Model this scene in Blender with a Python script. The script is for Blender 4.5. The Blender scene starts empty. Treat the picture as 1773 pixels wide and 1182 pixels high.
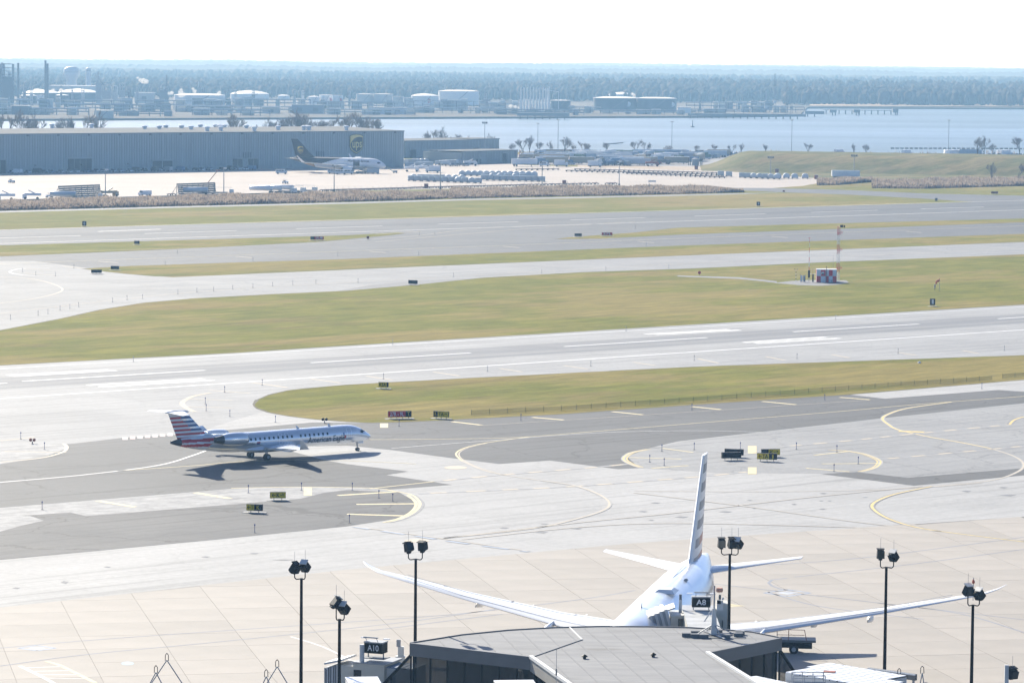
import bpy, math, random
from mathutils import Vector, Matrix
random.seed(7)
R_ = math.radians
scn = bpy.context.scene
COL = scn.collection

# ------------------------------------------------------------------ camera
FPX, CXP, CYP, CAMH, ROLL = 6200.0, 886.5, 591.0, 56.5, 0.009
PITCH = math.atan((CYP - 100.0) / FPX)
CROT = Matrix.Rotation(math.pi / 2 - PITCH, 3, 'X') @ Matrix.Rotation(ROLL, 3, 'Z')
cam_d = bpy.data.cameras.new('camera'); cam = bpy.data.objects.new('camera', cam_d); COL.objects.link(cam)
cam_d.sensor_width = 36.0; cam_d.lens = 36.0 * FPX / 1773.0
cam_d.clip_start = 1.0; cam_d.clip_end = 60000.0
cam.matrix_world = Matrix.Translation((0, 0, CAMH)) @ CROT.to_4x4()
scn.camera = cam

# ------------------------------------------------------------------ light
SUN_AZ, SUN_EL = R_(-25.0), R_(27.5)          # azimuth from +Y, negative = left
sdir = Vector((math.sin(SUN_AZ) * math.cos(SUN_EL), math.cos(SUN_AZ) * math.cos(SUN_EL), math.sin(SUN_EL)))
wd = bpy.data.worlds.new('World'); scn.world = wd; wd.use_nodes = True
nt = wd.node_tree; bg = nt.nodes['Background']
sky = nt.nodes.new('ShaderNodeTexSky'); sky.sky_type = 'NISHITA'; sky.sun_disc = False
sky.sun_elevation = SUN_EL; sky.sun_rotation = SUN_AZ
sky.altitude = 60.0; sky.air_density = 0.5; sky.dust_density = 1.0; sky.ozone_density = 5.0
nt.links.new(sky.outputs[0], bg.inputs[0]); bg.inputs[1].default_value = 0.105
sl = bpy.data.lights.new('sun', 'SUN'); sl.energy = 5.0; sl.angle = R_(0.5); sl.color = (1.0, 0.938, 0.80)
so = bpy.data.objects.new('sun', sl); COL.objects.link(so)
so.rotation_euler = sdir.to_track_quat('Z', 'Y').to_euler()
vs = scn.view_settings
vs.view_transform = 'Standard'; vs.look = 'None'; vs.gamma = 1.0; vs.use_curve_mapping = False
vs.exposure = 0.93
scn.cycles.use_denoising = True
scn.cycles.max_bounces = 6; scn.cycles.diffuse_bounces = 2; scn.cycles.glossy_bounces = 3
scn.cycles.transparent_max_bounces = 8; scn.cycles.volume_bounces = 0
scn.cycles.caustics_reflective = False; scn.cycles.caustics_refractive = False

# ------------------------------------------------------------------ helpers
def at(u, v, h=0.0):
    """world point seen at photo pixel (u, v) that lies at height h"""
    d = CROT @ Vector(((u - CXP) / FPX, -(v - CYP) / FPX, -1.0))
    t = (h - CAMH) / d.z
    return Vector((t * d.x, t * d.y, h))
def aty(u, v, Y):
    """world point seen at (u, v) at world depth Y"""
    d = CROT @ Vector(((u - CXP) / FPX, -(v - CYP) / FPX, -1.0))
    t = Y / d.y
    return Vector((t * d.x, Y, CAMH + t * d.z))
def ppm(u, v):
    """photo pixels per metre at the ground point (u, v)"""
    return FPX / at(u, v).y
def htop(u, vb, vt):
    """height of a thing whose foot is at (u, vb) and top at row vt"""
    return aty(u, vt, at(u, vb).y).z
RW = R_(41.7)                                   # runway bearing in the world
RD = Vector((math.cos(RW), math.sin(RW), 0)); RN = Vector((-math.sin(RW), math.cos(RW), 0))

def tag(o, label=None, cat=None, group=None, kind=None):
    if label: o['label'] = label
    if cat: o['category'] = cat
    if group: o['group'] = group
    if kind: o['kind'] = kind
    return o
def thing(name, label, cat, loc=(0, 0, 0), rz=0.0, group=None):
    o = bpy.data.objects.new(name, None); COL.objects.link(o)
    o.location = loc; o.rotation_euler = (0, 0, rz); o.empty_display_size = 0.5
    return tag(o, label, cat, group)
def dup(root, loc=None, rz=None, label=None, group=None, parent=None, scale=None):
    c = root.copy(); COL.objects.link(c)
    if parent is not None: c.parent = parent
    if loc is not None: c.location = loc
    if rz is not None: c.rotation_euler = (0, 0, rz)
    if scale is not None: c.scale = scale
    if label: c['label'] = label
    if group: c['group'] = group
    for ch in list(root.children): dup(ch, parent=c)
    return c
def place(proto, used, loc, rz, label, group=None, scale=None):
    if not used.get(proto.name):
        used[proto.name] = True
        proto.location = loc; proto.rotation_euler = (0, 0, rz); proto['label'] = label
        if group: proto['group'] = group
        if scale: proto.scale = scale
        return proto
    return dup(proto, loc, rz, label, group, scale=scale)
USED = {}

class MB:
    def __init__(s): s.v = []; s.f = []; s.m = []
    def add(s, vs_, fs, mi=0):
        b = len(s.v); s.v += [tuple(p) for p in vs_]
        for f in fs: s.f.append(tuple(b + i for i in f)); s.m.append(mi)
        return s
    def box(s, c, d, rz=0.0, mi=0, top=(1, 1), ry=0.0):
        x, y, z = d[0] / 2, d[1] / 2, d[2] / 2; tx, ty = top
        P = [(-x, -y, -z), (x, -y, -z), (x, y, -z), (-x, y, -z), (-x * tx, -y * ty, z), (x * tx, -y * ty, z), (x * tx, y * ty, z), (-x * tx, y * ty, z)]
        if ry:
            cc, ss = math.cos(ry), math.sin(ry); P = [(a * cc + e * ss, b, -a * ss + e * cc) for a, b, e in P]
        ca, sa = math.cos(rz), math.sin(rz)
        P = [(c[0] + a * ca - b * sa, c[1] + a * sa + b * ca, c[2] + e) for a, b, e in P]
        return s.add(P, [(3, 2, 1, 0), (4, 5, 6, 7), (0, 1, 5, 4), (1, 2, 6, 5), (2, 3, 7, 6), (3, 0, 4, 7)], mi)
    def tube(s, p0, p1, r0, r1=None, n=8, mi=0, cap=True):
        r1 = r0 if r1 is None else r1; p0 = Vector(p0); p1 = Vector(p1); ax = (p1 - p0)
        if ax.length < 1e-6: return s
        ax.normalize(); t = Vector((0, 0, 1)) if abs(ax.z) < 0.9 else Vector((1, 0, 0))
        a = ax.cross(t).normalized(); b = ax.cross(a)
        P = []
        for p, r in ((p0, r0), (p1, r1)):
            for i in range(n):
                g = 2 * math.pi * i / n; P.append(p + a * (r * math.cos(g)) + b * (r * math.sin(g)))
        fs = [(i, n + i, n + (i + 1) % n, (i + 1) % n) for i in range(n)]
        if cap: fs += [tuple(range(n)), tuple(range(2 * n - 1, n - 1, -1))]
        return s.add(P, fs, mi)
    def path(s, pts, r, n=6, mi=0):
        for a, b in zip(pts[:-1], pts[1:]): s.tube(a, b, r, n=n, mi=mi)
        return s
    def prism(s, poly, z0, z1, mi=0, bottom=True):
        n = len(poly); P = [(p[0], p[1], z0) for p in poly] + [(p[0], p[1], z1) for p in poly]
        fs = [tuple(range(n, 2 * n))] + [(i, (i + 1) % n, n + (i + 1) % n, n + i) for i in range(n)]
        if bottom: fs.append(tuple(range(n - 1, -1, -1)))
        return s.add(P, fs, mi)
    def sheet(s, poly, z, mi=0):
        return s.add([(p[0], p[1], z) for p in poly], [tuple(range(len(poly)))], mi)
    def lathe(s, prof, n=24, mi=0, c=(0, 0, 0)):
        P = []
        for r, z in prof:
            for i in range(n):
                g = 2 * math.pi * i / n; P.append((c[0] + r * math.cos(g), c[1] + r * math.sin(g), c[2] + z))
        fs = []
        for k in range(len(prof) - 1):
            for i in range(n):
                fs.append((k * n + i, k * n + (i + 1) % n, (k + 1) * n + (i + 1) % n, (k + 1) * n + i))
        fs.append(tuple(range((len(prof) - 1) * n, len(prof) * n)))
        return s.add(P, fs, mi)
    def loft(s, rings, n=32, mi=0, cap=True):
        """rings (s, yc, zc, rw, rh): ellipses along local -X (s = metres behind the nose)"""
        P = []
        for (q, yc, zc, rw, rh) in rings:
            for i in range(n):
                g = 2 * math.pi * i / n; P.append((-q, yc + rw * math.cos(g), zc + rh * math.sin(g)))
        fs = []
        for k in range(len(rings) - 1):
            for i in range(n):
                fs.append((k * n + i, k * n + (i + 1) % n, (k + 1) * n + (i + 1) % n, (k + 1) * n + i))
        if cap: fs += [tuple(range(n - 1, -1, -1)), tuple(range((len(rings) - 1) * n, len(rings) * n))]
        return s.add(P, fs, mi)
    def wing(s, secs, mi=0, up=(0, 0, 1)):
        """secs (le_s, y, z, chord, thickness): airfoil sections lofted; up = thickness axis"""
        U = Vector(up); prof = [(0, 0), (.03, .4), (.15, .85), (.35, 1), (.6, .75), (.85, .3), (1, .03), (.85, -.12), (.6, -.35), (.35, -.6), (.15, -.55), (.03, -.3)]
        n = len(prof); P = []
        for (ls, y, z, ch, th) in secs:
            for a, b in prof: P.append(Vector((-(ls + a * ch), y, z)) + U * (b * th / 2))
        fs = []
        for k in range(len(secs) - 1):
            for i in range(n): fs.append((k * n + i, k * n + (i + 1) % n, (k + 1) * n + (i + 1) % n, (k + 1) * n + i))
        fs += [tuple(range(n - 1, -1, -1)), tuple(range((len(secs) - 1) * n, len(secs) * n))]
        return s.add(P, fs, mi)
    def blob(s, c, r, n=6, k=3, jit=0.25, mi=0, rnd=random):
        P = [(c[0], c[1], c[2] - r[2])]; fs = []
        for j in range(k):
            ph = math.pi * (j + 1) / (k + 1)
            for i in range(n):
                g = 2 * math.pi * (i + 0.5 * j) / n; q = 1 + rnd.uniform(-jit, jit)
                P.append((c[0] + r[0] * q * math.sin(ph) * math.cos(g), c[1] + r[1] * q * math.sin(ph) * math.sin(g), c[2] - r[2] * q * math.cos(ph)))
        P.append((c[0], c[1], c[2] + r[2]))
        for i in range(n): fs.append((0, 1 + (i + 1) % n, 1 + i))
        for j in range(k - 1):
            for i in range(n): fs.append((1 + j * n + i, 1 + j * n + (i + 1) % n, 1 + (j + 1) * n + (i + 1) % n, 1 + (j + 1) * n + i))
        t = len(P) - 1; b0 = 1 + (k - 1) * n
        for i in range(n): fs.append((b0 + i, b0 + (i + 1) % n, t))
        return s.add(P, fs, mi)
    def build(s, name, mats, parent=None, smooth=False, loc=None, rz=None, angle=None):
        me = bpy.data.meshes.new(name); me.from_pydata(s.v, [], s.f)
        if not isinstance(mats, (list, tuple)): mats = [mats]
        for m in mats: me.materials.append(m)
        if len(mats) > 1: me.polygons.foreach_set('material_index', s.m)
        if smooth:
            me.polygons.foreach_set('use_smooth', [True] * len(me.polygons))
        me.update()
        if smooth and angle:
            try: me.set_sharp_from_angle(angle=R_(angle))
            except Exception: pass
        o = bpy.data.objects.new(name, me); COL.objects.link(o)
        if parent is not None: o.parent = parent
        if loc is not None: o.location = loc
        if rz is not None: o.rotation_euler = (0, 0, rz)
        return o
ZK = 0.2   # pavement sheets and paint lie 4 mm apart
def pix(poly, h=0.0): return [at(u, v, h) for u, v in poly]

def text_mesh(body, size, ext=0.0, align='CENTER', width=None, bold=0.012):
    cu = bpy.data.curves.new('lettering', 'FONT'); cu.body = body; cu.size = size
    cu.align_x = align; cu.align_y = 'CENTER'; cu.extrude = ext; cu.resolution_u = 3; cu.offset = size * bold
    o = bpy.data.objects.new('lettering', cu); COL.objects.link(o)
    bpy.context.view_layer.update()
    dg = bpy.context.evaluated_depsgraph_get()
    me = bpy.data.meshes.new_from_object(o.evaluated_get(dg)); bpy.data.objects.remove(o); bpy.data.curves.remove(cu)
    xs = [v.co.x for v in me.vertices]
    if xs and width:
        w = max(xs) - min(xs); k = width / w
        for v in me.vertices: v.co.x *= k
    return me
def text_obj(body, size, mat, parent, M, width=None, bold=0.0):
    me = text_mesh(body, size, 0.0, width=width); me.materials.clear(); me.materials.append(mat)
    if bold:
        pass
    me.transform(M); o = bpy.data.objects.new('lettering', me); COL.objects.link(o); o.parent = parent
    return o

# ------------------------------------------------------------------ materials
MATS = {}
def _nodes(name):
    m = bpy.data.materials.new(name); m.use_nodes = True
    t = m.node_tree; return m, t, t.nodes['Principled BSDF']
def pm(name, col, rough=0.6, var=0.12, scale=0.6, metal=0.0, col2=None, bump=0.0, orand=0.0, stretch=None, detail=4.0, rot=0.0, spec=None):
    """procedural: noise between two tones, optional stretch, bump and per-object tone"""
    if name in MATS: return MATS[name]
    m, t, b = _nodes(name); N, L = t.nodes, t.links
    tc = N.new('ShaderNodeTexCoord'); mp = N.new('ShaderNodeMapping'); nz = N.new('ShaderNodeTexNoise')
    mp.inputs['Scale'].default_value = stretch or (1, 1, 1); mp.inputs['Rotation'].default_value = (0, 0, rot)
    nz.inputs['Scale'].default_value = scale; nz.inputs['Detail'].default_value = detail; nz.inputs['Roughness'].default_value = 0.6
    L.new(tc.outputs['Object'], mp.inputs[0]); L.new(mp.outputs[0], nz.inputs[0])
    rp = N.new('ShaderNodeValToRGB'); c2 = col2 or tuple(min(1, c * (1 + var)) for c in col); c1 = col if col2 else tuple(c * (1 - var) for c in col)
    rp.color_ramp.elements[0].position = 0.3; rp.color_ramp.elements[1].position = 0.7
    rp.color_ramp.elements[0].color = (*c1, 1); rp.color_ramp.elements[1].color = (*c2, 1)
    L.new(nz.outputs[0], rp.inputs[0]); out = rp.outputs[0]
    if orand:
        oi = N.new('ShaderNodeObjectInfo'); mr = N.new('ShaderNodeMapRange'); mr.inputs[3].default_value = 1 - orand; mr.inputs[4].default_value = 1 + orand
        mx = N.new('ShaderNodeVectorMath'); mx.operation = 'SCALE'
        L.new(oi.outputs['Random'], mr.inputs[0]); L.new(out, mx.inputs[0]); L.new(mr.outputs[0], mx.inputs['Scale']); out = mx.outputs[0]
    L.new(out, b.inputs['Base Color']); b.inputs['Roughness'].default_value = rough; b.inputs['Metallic'].default_value = metal
    if spec is not None: b.inputs['Specular IOR Level'].default_value = spec
    if bump:
        bp = N.new('ShaderNodeBump'); bp.inputs['Strength'].default_value = bump; bp.inputs['Distance'].default_value = 0.05
        L.new(nz.outputs[0], bp.inputs['Height']); L.new(bp.outputs[0], b.inputs['Normal'])
    MATS[name] = m; return m

def pave(name, c1, c2, big=0.03, streak=0.35, joint=None, jrot=RW, jw=7.6, jl=7.6, fine=1.2, stain=0.0, rough=0.75, band=None, crack=0.0):
    """pavement: large blotches, streaks along the runway bearing, fine grain, faint slab joints, tyre stains"""
    m, t, b = _nodes(name); N, L = t.nodes, t.links
    tc = N.new('ShaderNodeTexCoord')
    def noise(scale, det, mapping=None, rot=0.0):
        z = N.new('ShaderNodeTexNoise'); z.inputs['Scale'].default_value = scale; z.inputs['Detail'].default_value = det; z.inputs['Roughness'].default_value = 0.62
        mp = N.new('ShaderNodeMapping'); mp.vector_type = 'POINT'
        r1 = N.new('ShaderNodeVectorRotate'); r1.rotation_type = 'Z_AXIS'; r1.inputs['Angle'].default_value = -rot
        L.new(tc.outputs['Object'], r1.inputs['Vector']); L.new(r1.outputs[0], mp.inputs[0]); mp.inputs['Scale'].default_value = mapping or (1, 1, 1)
        L.new(mp.outputs[0], z.inputs[0]); return z
    def mix(fac, a, bb, typ='MIX'):
        x = N.new('ShaderNodeMix'); x.data_type = 'RGBA'; x.blend_type = typ
        if isinstance(fac, float): x.inputs[0].default_value = fac
        else: L.new(fac, x.inputs[0])
        for s_, vv in ((6, a), (7, bb)):
            if isinstance(vv, tuple): x.inputs[s_].default_value = (*vv, 1)
            else: L.new(vv, x.inputs[s_])
        return x.outputs[2]
    def ramp(src, p0, p1):
        r = N.new('ShaderNodeMapRange'); r.interpolation_type = 'SMOOTHSTEP'; r.inputs[1].default_value = p0; r.inputs[2].default_value = p1
        L.new(src, r.inputs[0]); return r.outputs[0]
    n1 = noise(big, 6); n2 = noise(1.0, 5, (0.012, streak, 1), jrot); n3 = noise(fine, 3)
    col = mix(ramp(n1.outputs[0], 0.3, 0.7), c1, c2)
    dk = tuple(c * 0.72 for c in c1)
    col = mix(ramp(n2.outputs[0], 0.48, 0.75), col, dk)
    x = N.new('ShaderNodeMix'); x.data_type = 'RGBA'; x.blend_type = 'OVERLAY'; x.inputs[0].default_value = 0.22
    L.new(col, x.inputs[6]); L.new(n3.outputs[0], x.inputs[7]); col = x.outputs[2]
    if stain:
        n4 = noise(1.0, 6, (0.05, 0.16, 1), jrot + 0.3)
        f = N.new('ShaderNodeMath'); f.operation = 'MULTIPLY'; L.new(ramp(n4.outputs[0], 0.58, 0.74), f.inputs[0]); f.inputs[1].default_value = stain
        col = mix(f.outputs[0], col, tuple(c * 0.45 for c in c1))
    if band:   # worn rubber in the middle of a strip: (centre, half width, tone)
        r1 = N.new('ShaderNodeVectorRotate'); r1.rotation_type = 'Z_AXIS'; r1.inputs['Angle'].default_value = -RW
        L.new(tc.outputs['Object'], r1.inputs['Vector']); sp = N.new('ShaderNodeSeparateXYZ'); L.new(r1.outputs[0], sp.inputs[0])
        for cc, hw, tone, amt in band:
            a = N.new('ShaderNodeMath'); a.operation = 'SUBTRACT'; L.new(sp.outputs[1], a.inputs[0]); a.inputs[1].default_value = cc
            a2 = N.new('ShaderNodeMath'); a2.operation = 'ABSOLUTE'; L.new(a.outputs[0], a2.inputs[0])
            a3 = N.new('ShaderNodeMath'); a3.operation = 'MULTIPLY_ADD'; L.new(n2.outputs[0], a3.inputs[0]); a3.inputs[1].default_value = hw * 1.3; L.new(a2.outputs[0], a3.inputs[2])
            rr = ramp(a3.outputs[0], hw * 1.5, hw * 0.55)
            f = N.new('ShaderNodeMath'); f.operation = 'MULTIPLY'; L.new(rr, f.inputs[0]); f.inputs[1].default_value = amt
            col = mix(f.outputs[0], col, tone)
    if crack:   # sealed cracks wandering over the surface
        wn = noise(0.15, 4); va = N.new('ShaderNodeVectorMath'); va.operation = 'MULTIPLY_ADD'; L.new(wn.outputs['Color'], va.inputs[0]); va.inputs[1].default_value = (9, 9, 0); L.new(tc.outputs['Object'], va.inputs[2])
        vo = N.new('ShaderNodeTexVoronoi'); vo.feature = 'DISTANCE_TO_EDGE'; vo.inputs['Scale'].default_value = 0.045; L.new(va.outputs[0], vo.inputs['Vector'])
        f = N.new('ShaderNodeMath'); f.operation = 'MULTIPLY'; L.new(ramp(vo.outputs['Distance'], 0.011, 0.004), f.inputs[0]); f.inputs[1].default_value = crack
        col = mix(f.outputs[0], col, tuple(c * 0.4 for c in c1))
    if joint:
        br = N.new('ShaderNodeTexBrick'); br.offset = 0.0; br.inputs['Scale'].default_value = 1.0
        br.inputs['Brick Width'].default_value = jl; br.inputs['Row Height'].default_value = jw; br.inputs['Mortar Size'].default_value = 0.055; br.inputs['Mortar Smooth'].default_value = 0.6
        br.inputs['Color1'].default_value = (1, 1, 1, 1); br.inputs['Color2'].default_value = (0.93, 0.93, 0.93, 1); br.inputs['Mortar'].default_value = (joint, joint, joint, 1)
        r1 = N.new('ShaderNodeVectorRotate'); r1.rotation_type = 'Z_AXIS'; r1.inputs['Angle'].default_value = -jrot
        L.new(tc.outputs['Object'], r1.inputs['Vector']); L.new(r1.outputs[0], br.inputs[0])
        col = mix(1.0, col, br.outputs[0], 'MULTIPLY')
    L.new(col, b.inputs['Base Color']); b.inputs['Roughness'].default_value = rough; b.inputs['Specular IOR Level'].default_value = 0.16
    bp = N.new('ShaderNodeBump'); bp.inputs['Strength'].default_value = 0.25; bp.inputs['Distance'].default_value = 0.03
    L.new(n3.outputs[0], bp.inputs['Height']); L.new(bp.outputs[0], b.inputs['Normal'])
    MATS[name] = m; return m

def grass_mat(name, g1, g2, tan, brown, tf=0.5, s=1.0):
    m, t, b = _nodes(name); N, L = t.nodes, t.links
    tc = N.new('ShaderNodeTexCoord')
    def noise(scale, det, sc=(1, 1, 1), rot=0.0, off=0.0):
        r1 = N.new('ShaderNodeVectorRotate'); r1.rotation_type = 'Z_AXIS'; r1.inputs['Angle'].default_value = -rot
        mp = N.new('ShaderNodeMapping'); mp.inputs['Scale'].default_value = sc; mp.inputs['Location'].default_value = (off, off, 0)
        z = N.new('ShaderNodeTexNoise'); z.inputs['Scale'].default_value = scale; z.inputs['Detail'].default_value = det; z.inputs['Roughness'].default_value = 0.65
        L.new(tc.outputs['Object'], r1.inputs['Vector']); L.new(r1.outputs[0], mp.inputs[0]); L.new(mp.outputs[0], z.inputs[0]); return z.outputs[0]
    def ramp(src, p0, p1):
        r = N.new('ShaderNodeMapRange'); r.interpolation_type = 'SMOOTHSTEP'; r.inputs[1].default_value = p0; r.inputs[2].default_value = p1; L.new(src, r.inputs[0]); return r.outputs[0]
    def mix(fac, a, bb, typ='MIX'):
        x = N.new('ShaderNodeMix'); x.data_type = 'RGBA'; x.blend_type = typ
        if isinstance(fac, float): x.inputs[0].default_value = fac
        else: L.new(fac, x.inputs[0])
        for s_, vv in ((6, a), (7, bb)):
            if isinstance(vv, tuple): x.inputs[s_].default_value = (*vv, 1)
            else: L.new(vv, x.inputs[s_])
        return x.outputs[2]
    col = mix(ramp(noise(0.06 * s, 8), 0.42, 0.58), g1, g2)
    col = mix(ramp(noise(0.022 * s, 7, (0.5, 1.2, 1), RW, 50), 0.53 - 0.12 * tf, 0.64 - 0.12 * tf), col, tan)
    f = N.new('ShaderNodeMath'); f.operation = 'MULTIPLY'; f.inputs[1].default_value = 0.5; L.new(ramp(noise(0.03 * s, 9, (0.45, 1.3, 1), RW, 200), 0.56, 0.66), f.inputs[0])
    col = mix(f.outputs[0], col, brown)
    n3 = noise(0.55, 5, (0.3, 1.6, 1), RW); x = mix(0.45, mix(0.5, col, noise(0.2, 6, (0.25, 1.5, 1), RW + 0.25, 77), 'OVERLAY'), n3, 'OVERLAY')
    n5 = noise(1.0, 4, (0.004, 0.42, 1), RW + 0.02)
    x = mix(0.38, x, n5, 'OVERLAY')
    n4 = noise(2.2, 3); x = mix(0.3, x, n4, 'OVERLAY')
    L.new(x, b.inputs['Base Color']); b.inputs['Roughness'].default_value = 0.9; b.inputs['Specular IOR Level'].default_value = 0.04
    bp = N.new('ShaderNodeBump'); bp.inputs['Strength'].default_value = 0.6; bp.inputs['Distance'].default_value = 0.12
    L.new(n4, bp.inputs['Height']); L.new(bp.outputs[0], b.inputs['Normal'])
    MATS[name] = m; return m
# ------------------------------------------------------------------ palette
GRASS = grass_mat('grass', (0.142, 0.146, 0.017), (0.182, 0.172, 0.027), (0.228, 0.184, 0.052), (0.210, 0.145, 0.058), 0.55)
GRASS_FAR = grass_mat('grass_far', (0.148, 0.150, 0.026), (0.180, 0.168, 0.036), (0.235, 0.190, 0.062), (0.22, 0.15, 0.06), 0.5, 0.6)
BERM = grass_mat('berm_grass', (0.110, 0.115, 0.040), (0.150, 0.140, 0.055), (0.20, 0.165, 0.075), (0.17, 0.12, 0.06), 0.5, 1.5)
nr_c = at(0, 690).dot(RN) + 22.9
fr_c = at(0, 422).dot(RN) + 31.0
ASPH_FAR = pave('asphalt_weathered', (0.105, 0.107, 0.112), (0.132, 0.133, 0.136), band=[(fr_c, 14.0, (0.070, 0.072, 0.078), 0.75)], stain=0.35, crack=0.45)
ASPH = pave('asphalt_grey', (0.098, 0.099, 0.100), (0.122, 0.122, 0.123), streak=0.45, stain=0.35, crack=0.50)
ASPH_OLD = pave('asphalt_patched', (0.085, 0.086, 0.090), (0.122, 0.121, 0.121), big=0.08, streak=0.6, stain=0.6, crack=0.70)
CONC = pave('concrete_pale', (0.375, 0.372, 0.367), (0.43, 0.426, 0.42), joint=0.86, streak=0.5, stain=0.16, crack=0.12)
CONC_RW = pave('concrete_runway', (0.30, 0.30, 0.303), (0.365, 0.365, 0.366), joint=0.93, streak=0.6, stain=0.25, band=[(nr_c, 16.0, (0.18, 0.184, 0.196), 0.95), (nr_c - 8, 4.0, (0.14, 0.144, 0.155), 0.7), (nr_c + 7, 3.0, (0.15, 0.154, 0.165), 0.6)], crack=0.15)
CONC_TX = pave('concrete_taxiway', (0.245, 0.245, 0.248), (0.305, 0.305, 0.306), joint=0.93, streak=0.6, stain=0.35, crack=0.25)
CONC_MID = pave('concrete_worn', (0.275, 0.276, 0.278), (0.325, 0.325, 0.325), joint=0.92, streak=0.6, stain=0.25, crack=0.35)
CONC_ROUGH = pave('concrete_crumbled', (0.25, 0.25, 0.255), (0.39, 0.388, 0.385), big=0.3, streak=0.9, stain=0.6)
CARGO = pave('concrete_cargo_apron', (0.40, 0.355, 0.315), (0.45, 0.40, 0.355), joint=0.93, streak=0.4, stain=0.08)
GRAVEL = pm('gravel', (0.13, 0.13, 0.135), 0.9, 0.3, 0.9, col2=(0.22, 0.22, 0.225))
ROADM = pave('service_road_asphalt', (0.23, 0.23, 0.24), (0.27, 0.27, 0.28))
SLAB = pm('apron_slab_concrete', (0.330, 0.304, 0.273), 0.8, 0.1, 0.12, col2=(0.395, 0.360, 0.322), orand=0.06, detail=8, spec=0.3)
JOINT = pm('joint_filler', (0.16, 0.15, 0.14), 0.9)
YEL = pm('yellow_paint', (0.62, 0.47, 0.16), 0.7, 0.2, 1.2)
YELP = pm('pale_yellow_paint', (0.62, 0.53, 0.30), 0.7, 0.2, 1.2)
YELF = pm('faded_yellow_paint', (0.47, 0.405, 0.31), 0.7, 0.12, 0.8)
BLKP = pm('black_paint', (0.20, 0.20, 0.21), 0.75, 0.25, 0.8)
SOFTB = pm('worn_dark_border', (0.33, 0.325, 0.32), 0.75, 0.15, 0.8)
SOFTB2 = pm('dash_grey_blue', (0.25, 0.26, 0.285), 0.75, 0.2, 0.8)
BLUP = pm('blue_paint', (0.28, 0.33, 0.42), 0.75, 0.2, 0.8)
WHP = pm('white_paint', (0.72, 0.72, 0.72), 0.65, 0.1, 0.5)
REDP = pm('red_paint_faded', (0.50, 0.37, 0.36), 0.75, 0.2, 0.5)
WHITE = pm('white_enamel', (0.78, 0.79, 0.80), 0.35, 0.04, 0.4)
OFFW = pm('offwhite_metal', (0.62, 0.62, 0.60), 0.5, 0.08, 0.5)
CREAM = pm('cream_metal', (0.60, 0.57, 0.48), 0.5, 0.08, 0.5)
GREY = pm('grey_metal', (0.36, 0.37, 0.38), 0.5, 0.12, 0.6)
DGREY = pm('dark_grey_metal', (0.13, 0.135, 0.14), 0.55, 0.15, 0.6)
GALV = pm('galvanised_steel', (0.42, 0.44, 0.46), 0.4, 0.12, 0.8, metal=0.4)
BLACK = pm('black_enamel', (0.010, 0.0095, 0.0095), 0.6, 0.3, 0.8, spec=0.15)
NAVY = pm('navy_panel', (0.011, 0.013, 0.018), 0.6, 0.2, 0.8, spec=0.18)
RUBBER = pm('tyre_rubber', (0.022, 0.022, 0.023), 0.8, 0.3, 1.0)
GLASS = pm('dark_glass', (0.018, 0.026, 0.034), 0.08, 0.3, 0.5)
RED = pm('sign_red', (0.62, 0.02, 0.045), 0.5, 0.1, 0.8)
ORANGE = pm('orange_paint', (0.62, 0.10, 0.03), 0.55, 0.12, 0.8)
RUST = pm('rusty_red_paint', (0.28, 0.075, 0.05), 0.7, 0.25, 0.8)
SIGNY = pm('sign_yellow', (0.78, 0.56, 0.02), 0.5, 0.1, 0.8)
SIGNT = pm('sign_white_letter', (0.85, 0.85, 0.84), 0.5, 0.03)
PAD = pm('concrete_pad', (0.36, 0.355, 0.345), 0.85, 0.1, 0.7)
WOOD = pm('bark_grey_brown', (0.105, 0.085, 0.075), 0.9, 0.3, 2.0)
TWIG = pm('bare_twigs', (0.27, 0.225, 0.205), 0.9, 0.3, 2.0)
BLUEV = pm('blue_van_paint', (0.12, 0.22, 0.36), 0.4, 0.1)
BROWNV = pm('brown_van_paint', (0.085, 0.05, 0.03), 0.4, 0.15)

def strip(name, mat, poly, z, kind='structure'):
    o = MB().sheet(pix(poly), z * ZK).build(name, mat); o['kind'] = kind; return o

# ------------------------------------------------------------------ ground, river, far land
g = MB().sheet([(-9000, -150), (9000, -150), (9000, 20400), (-9000, 20400)], -2.6).build('ground', pm('river_bed_soil', (0.10, 0.09, 0.07), 0.95, 0.2, 0.02)); g['kind'] = 'structure'
bank = [at(-400, 259), at(200, 259), at(700, 261), at(1000, 264), at(1300, 266), at(1773, 268), at(2150, 270)]
gp = [(-3000, -140), (3000, -140), (3000, bank[-1].y + 250)] + [tuple(p) for p in reversed(bank)] + [(-3000, bank[0].y - 200)]
n_ = len(gp)
o = MB().prism(gp, -2.5, 0.0, bottom=False).build('airfield_ground', GRASS_FAR); o['kind'] = 'structure'

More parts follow.
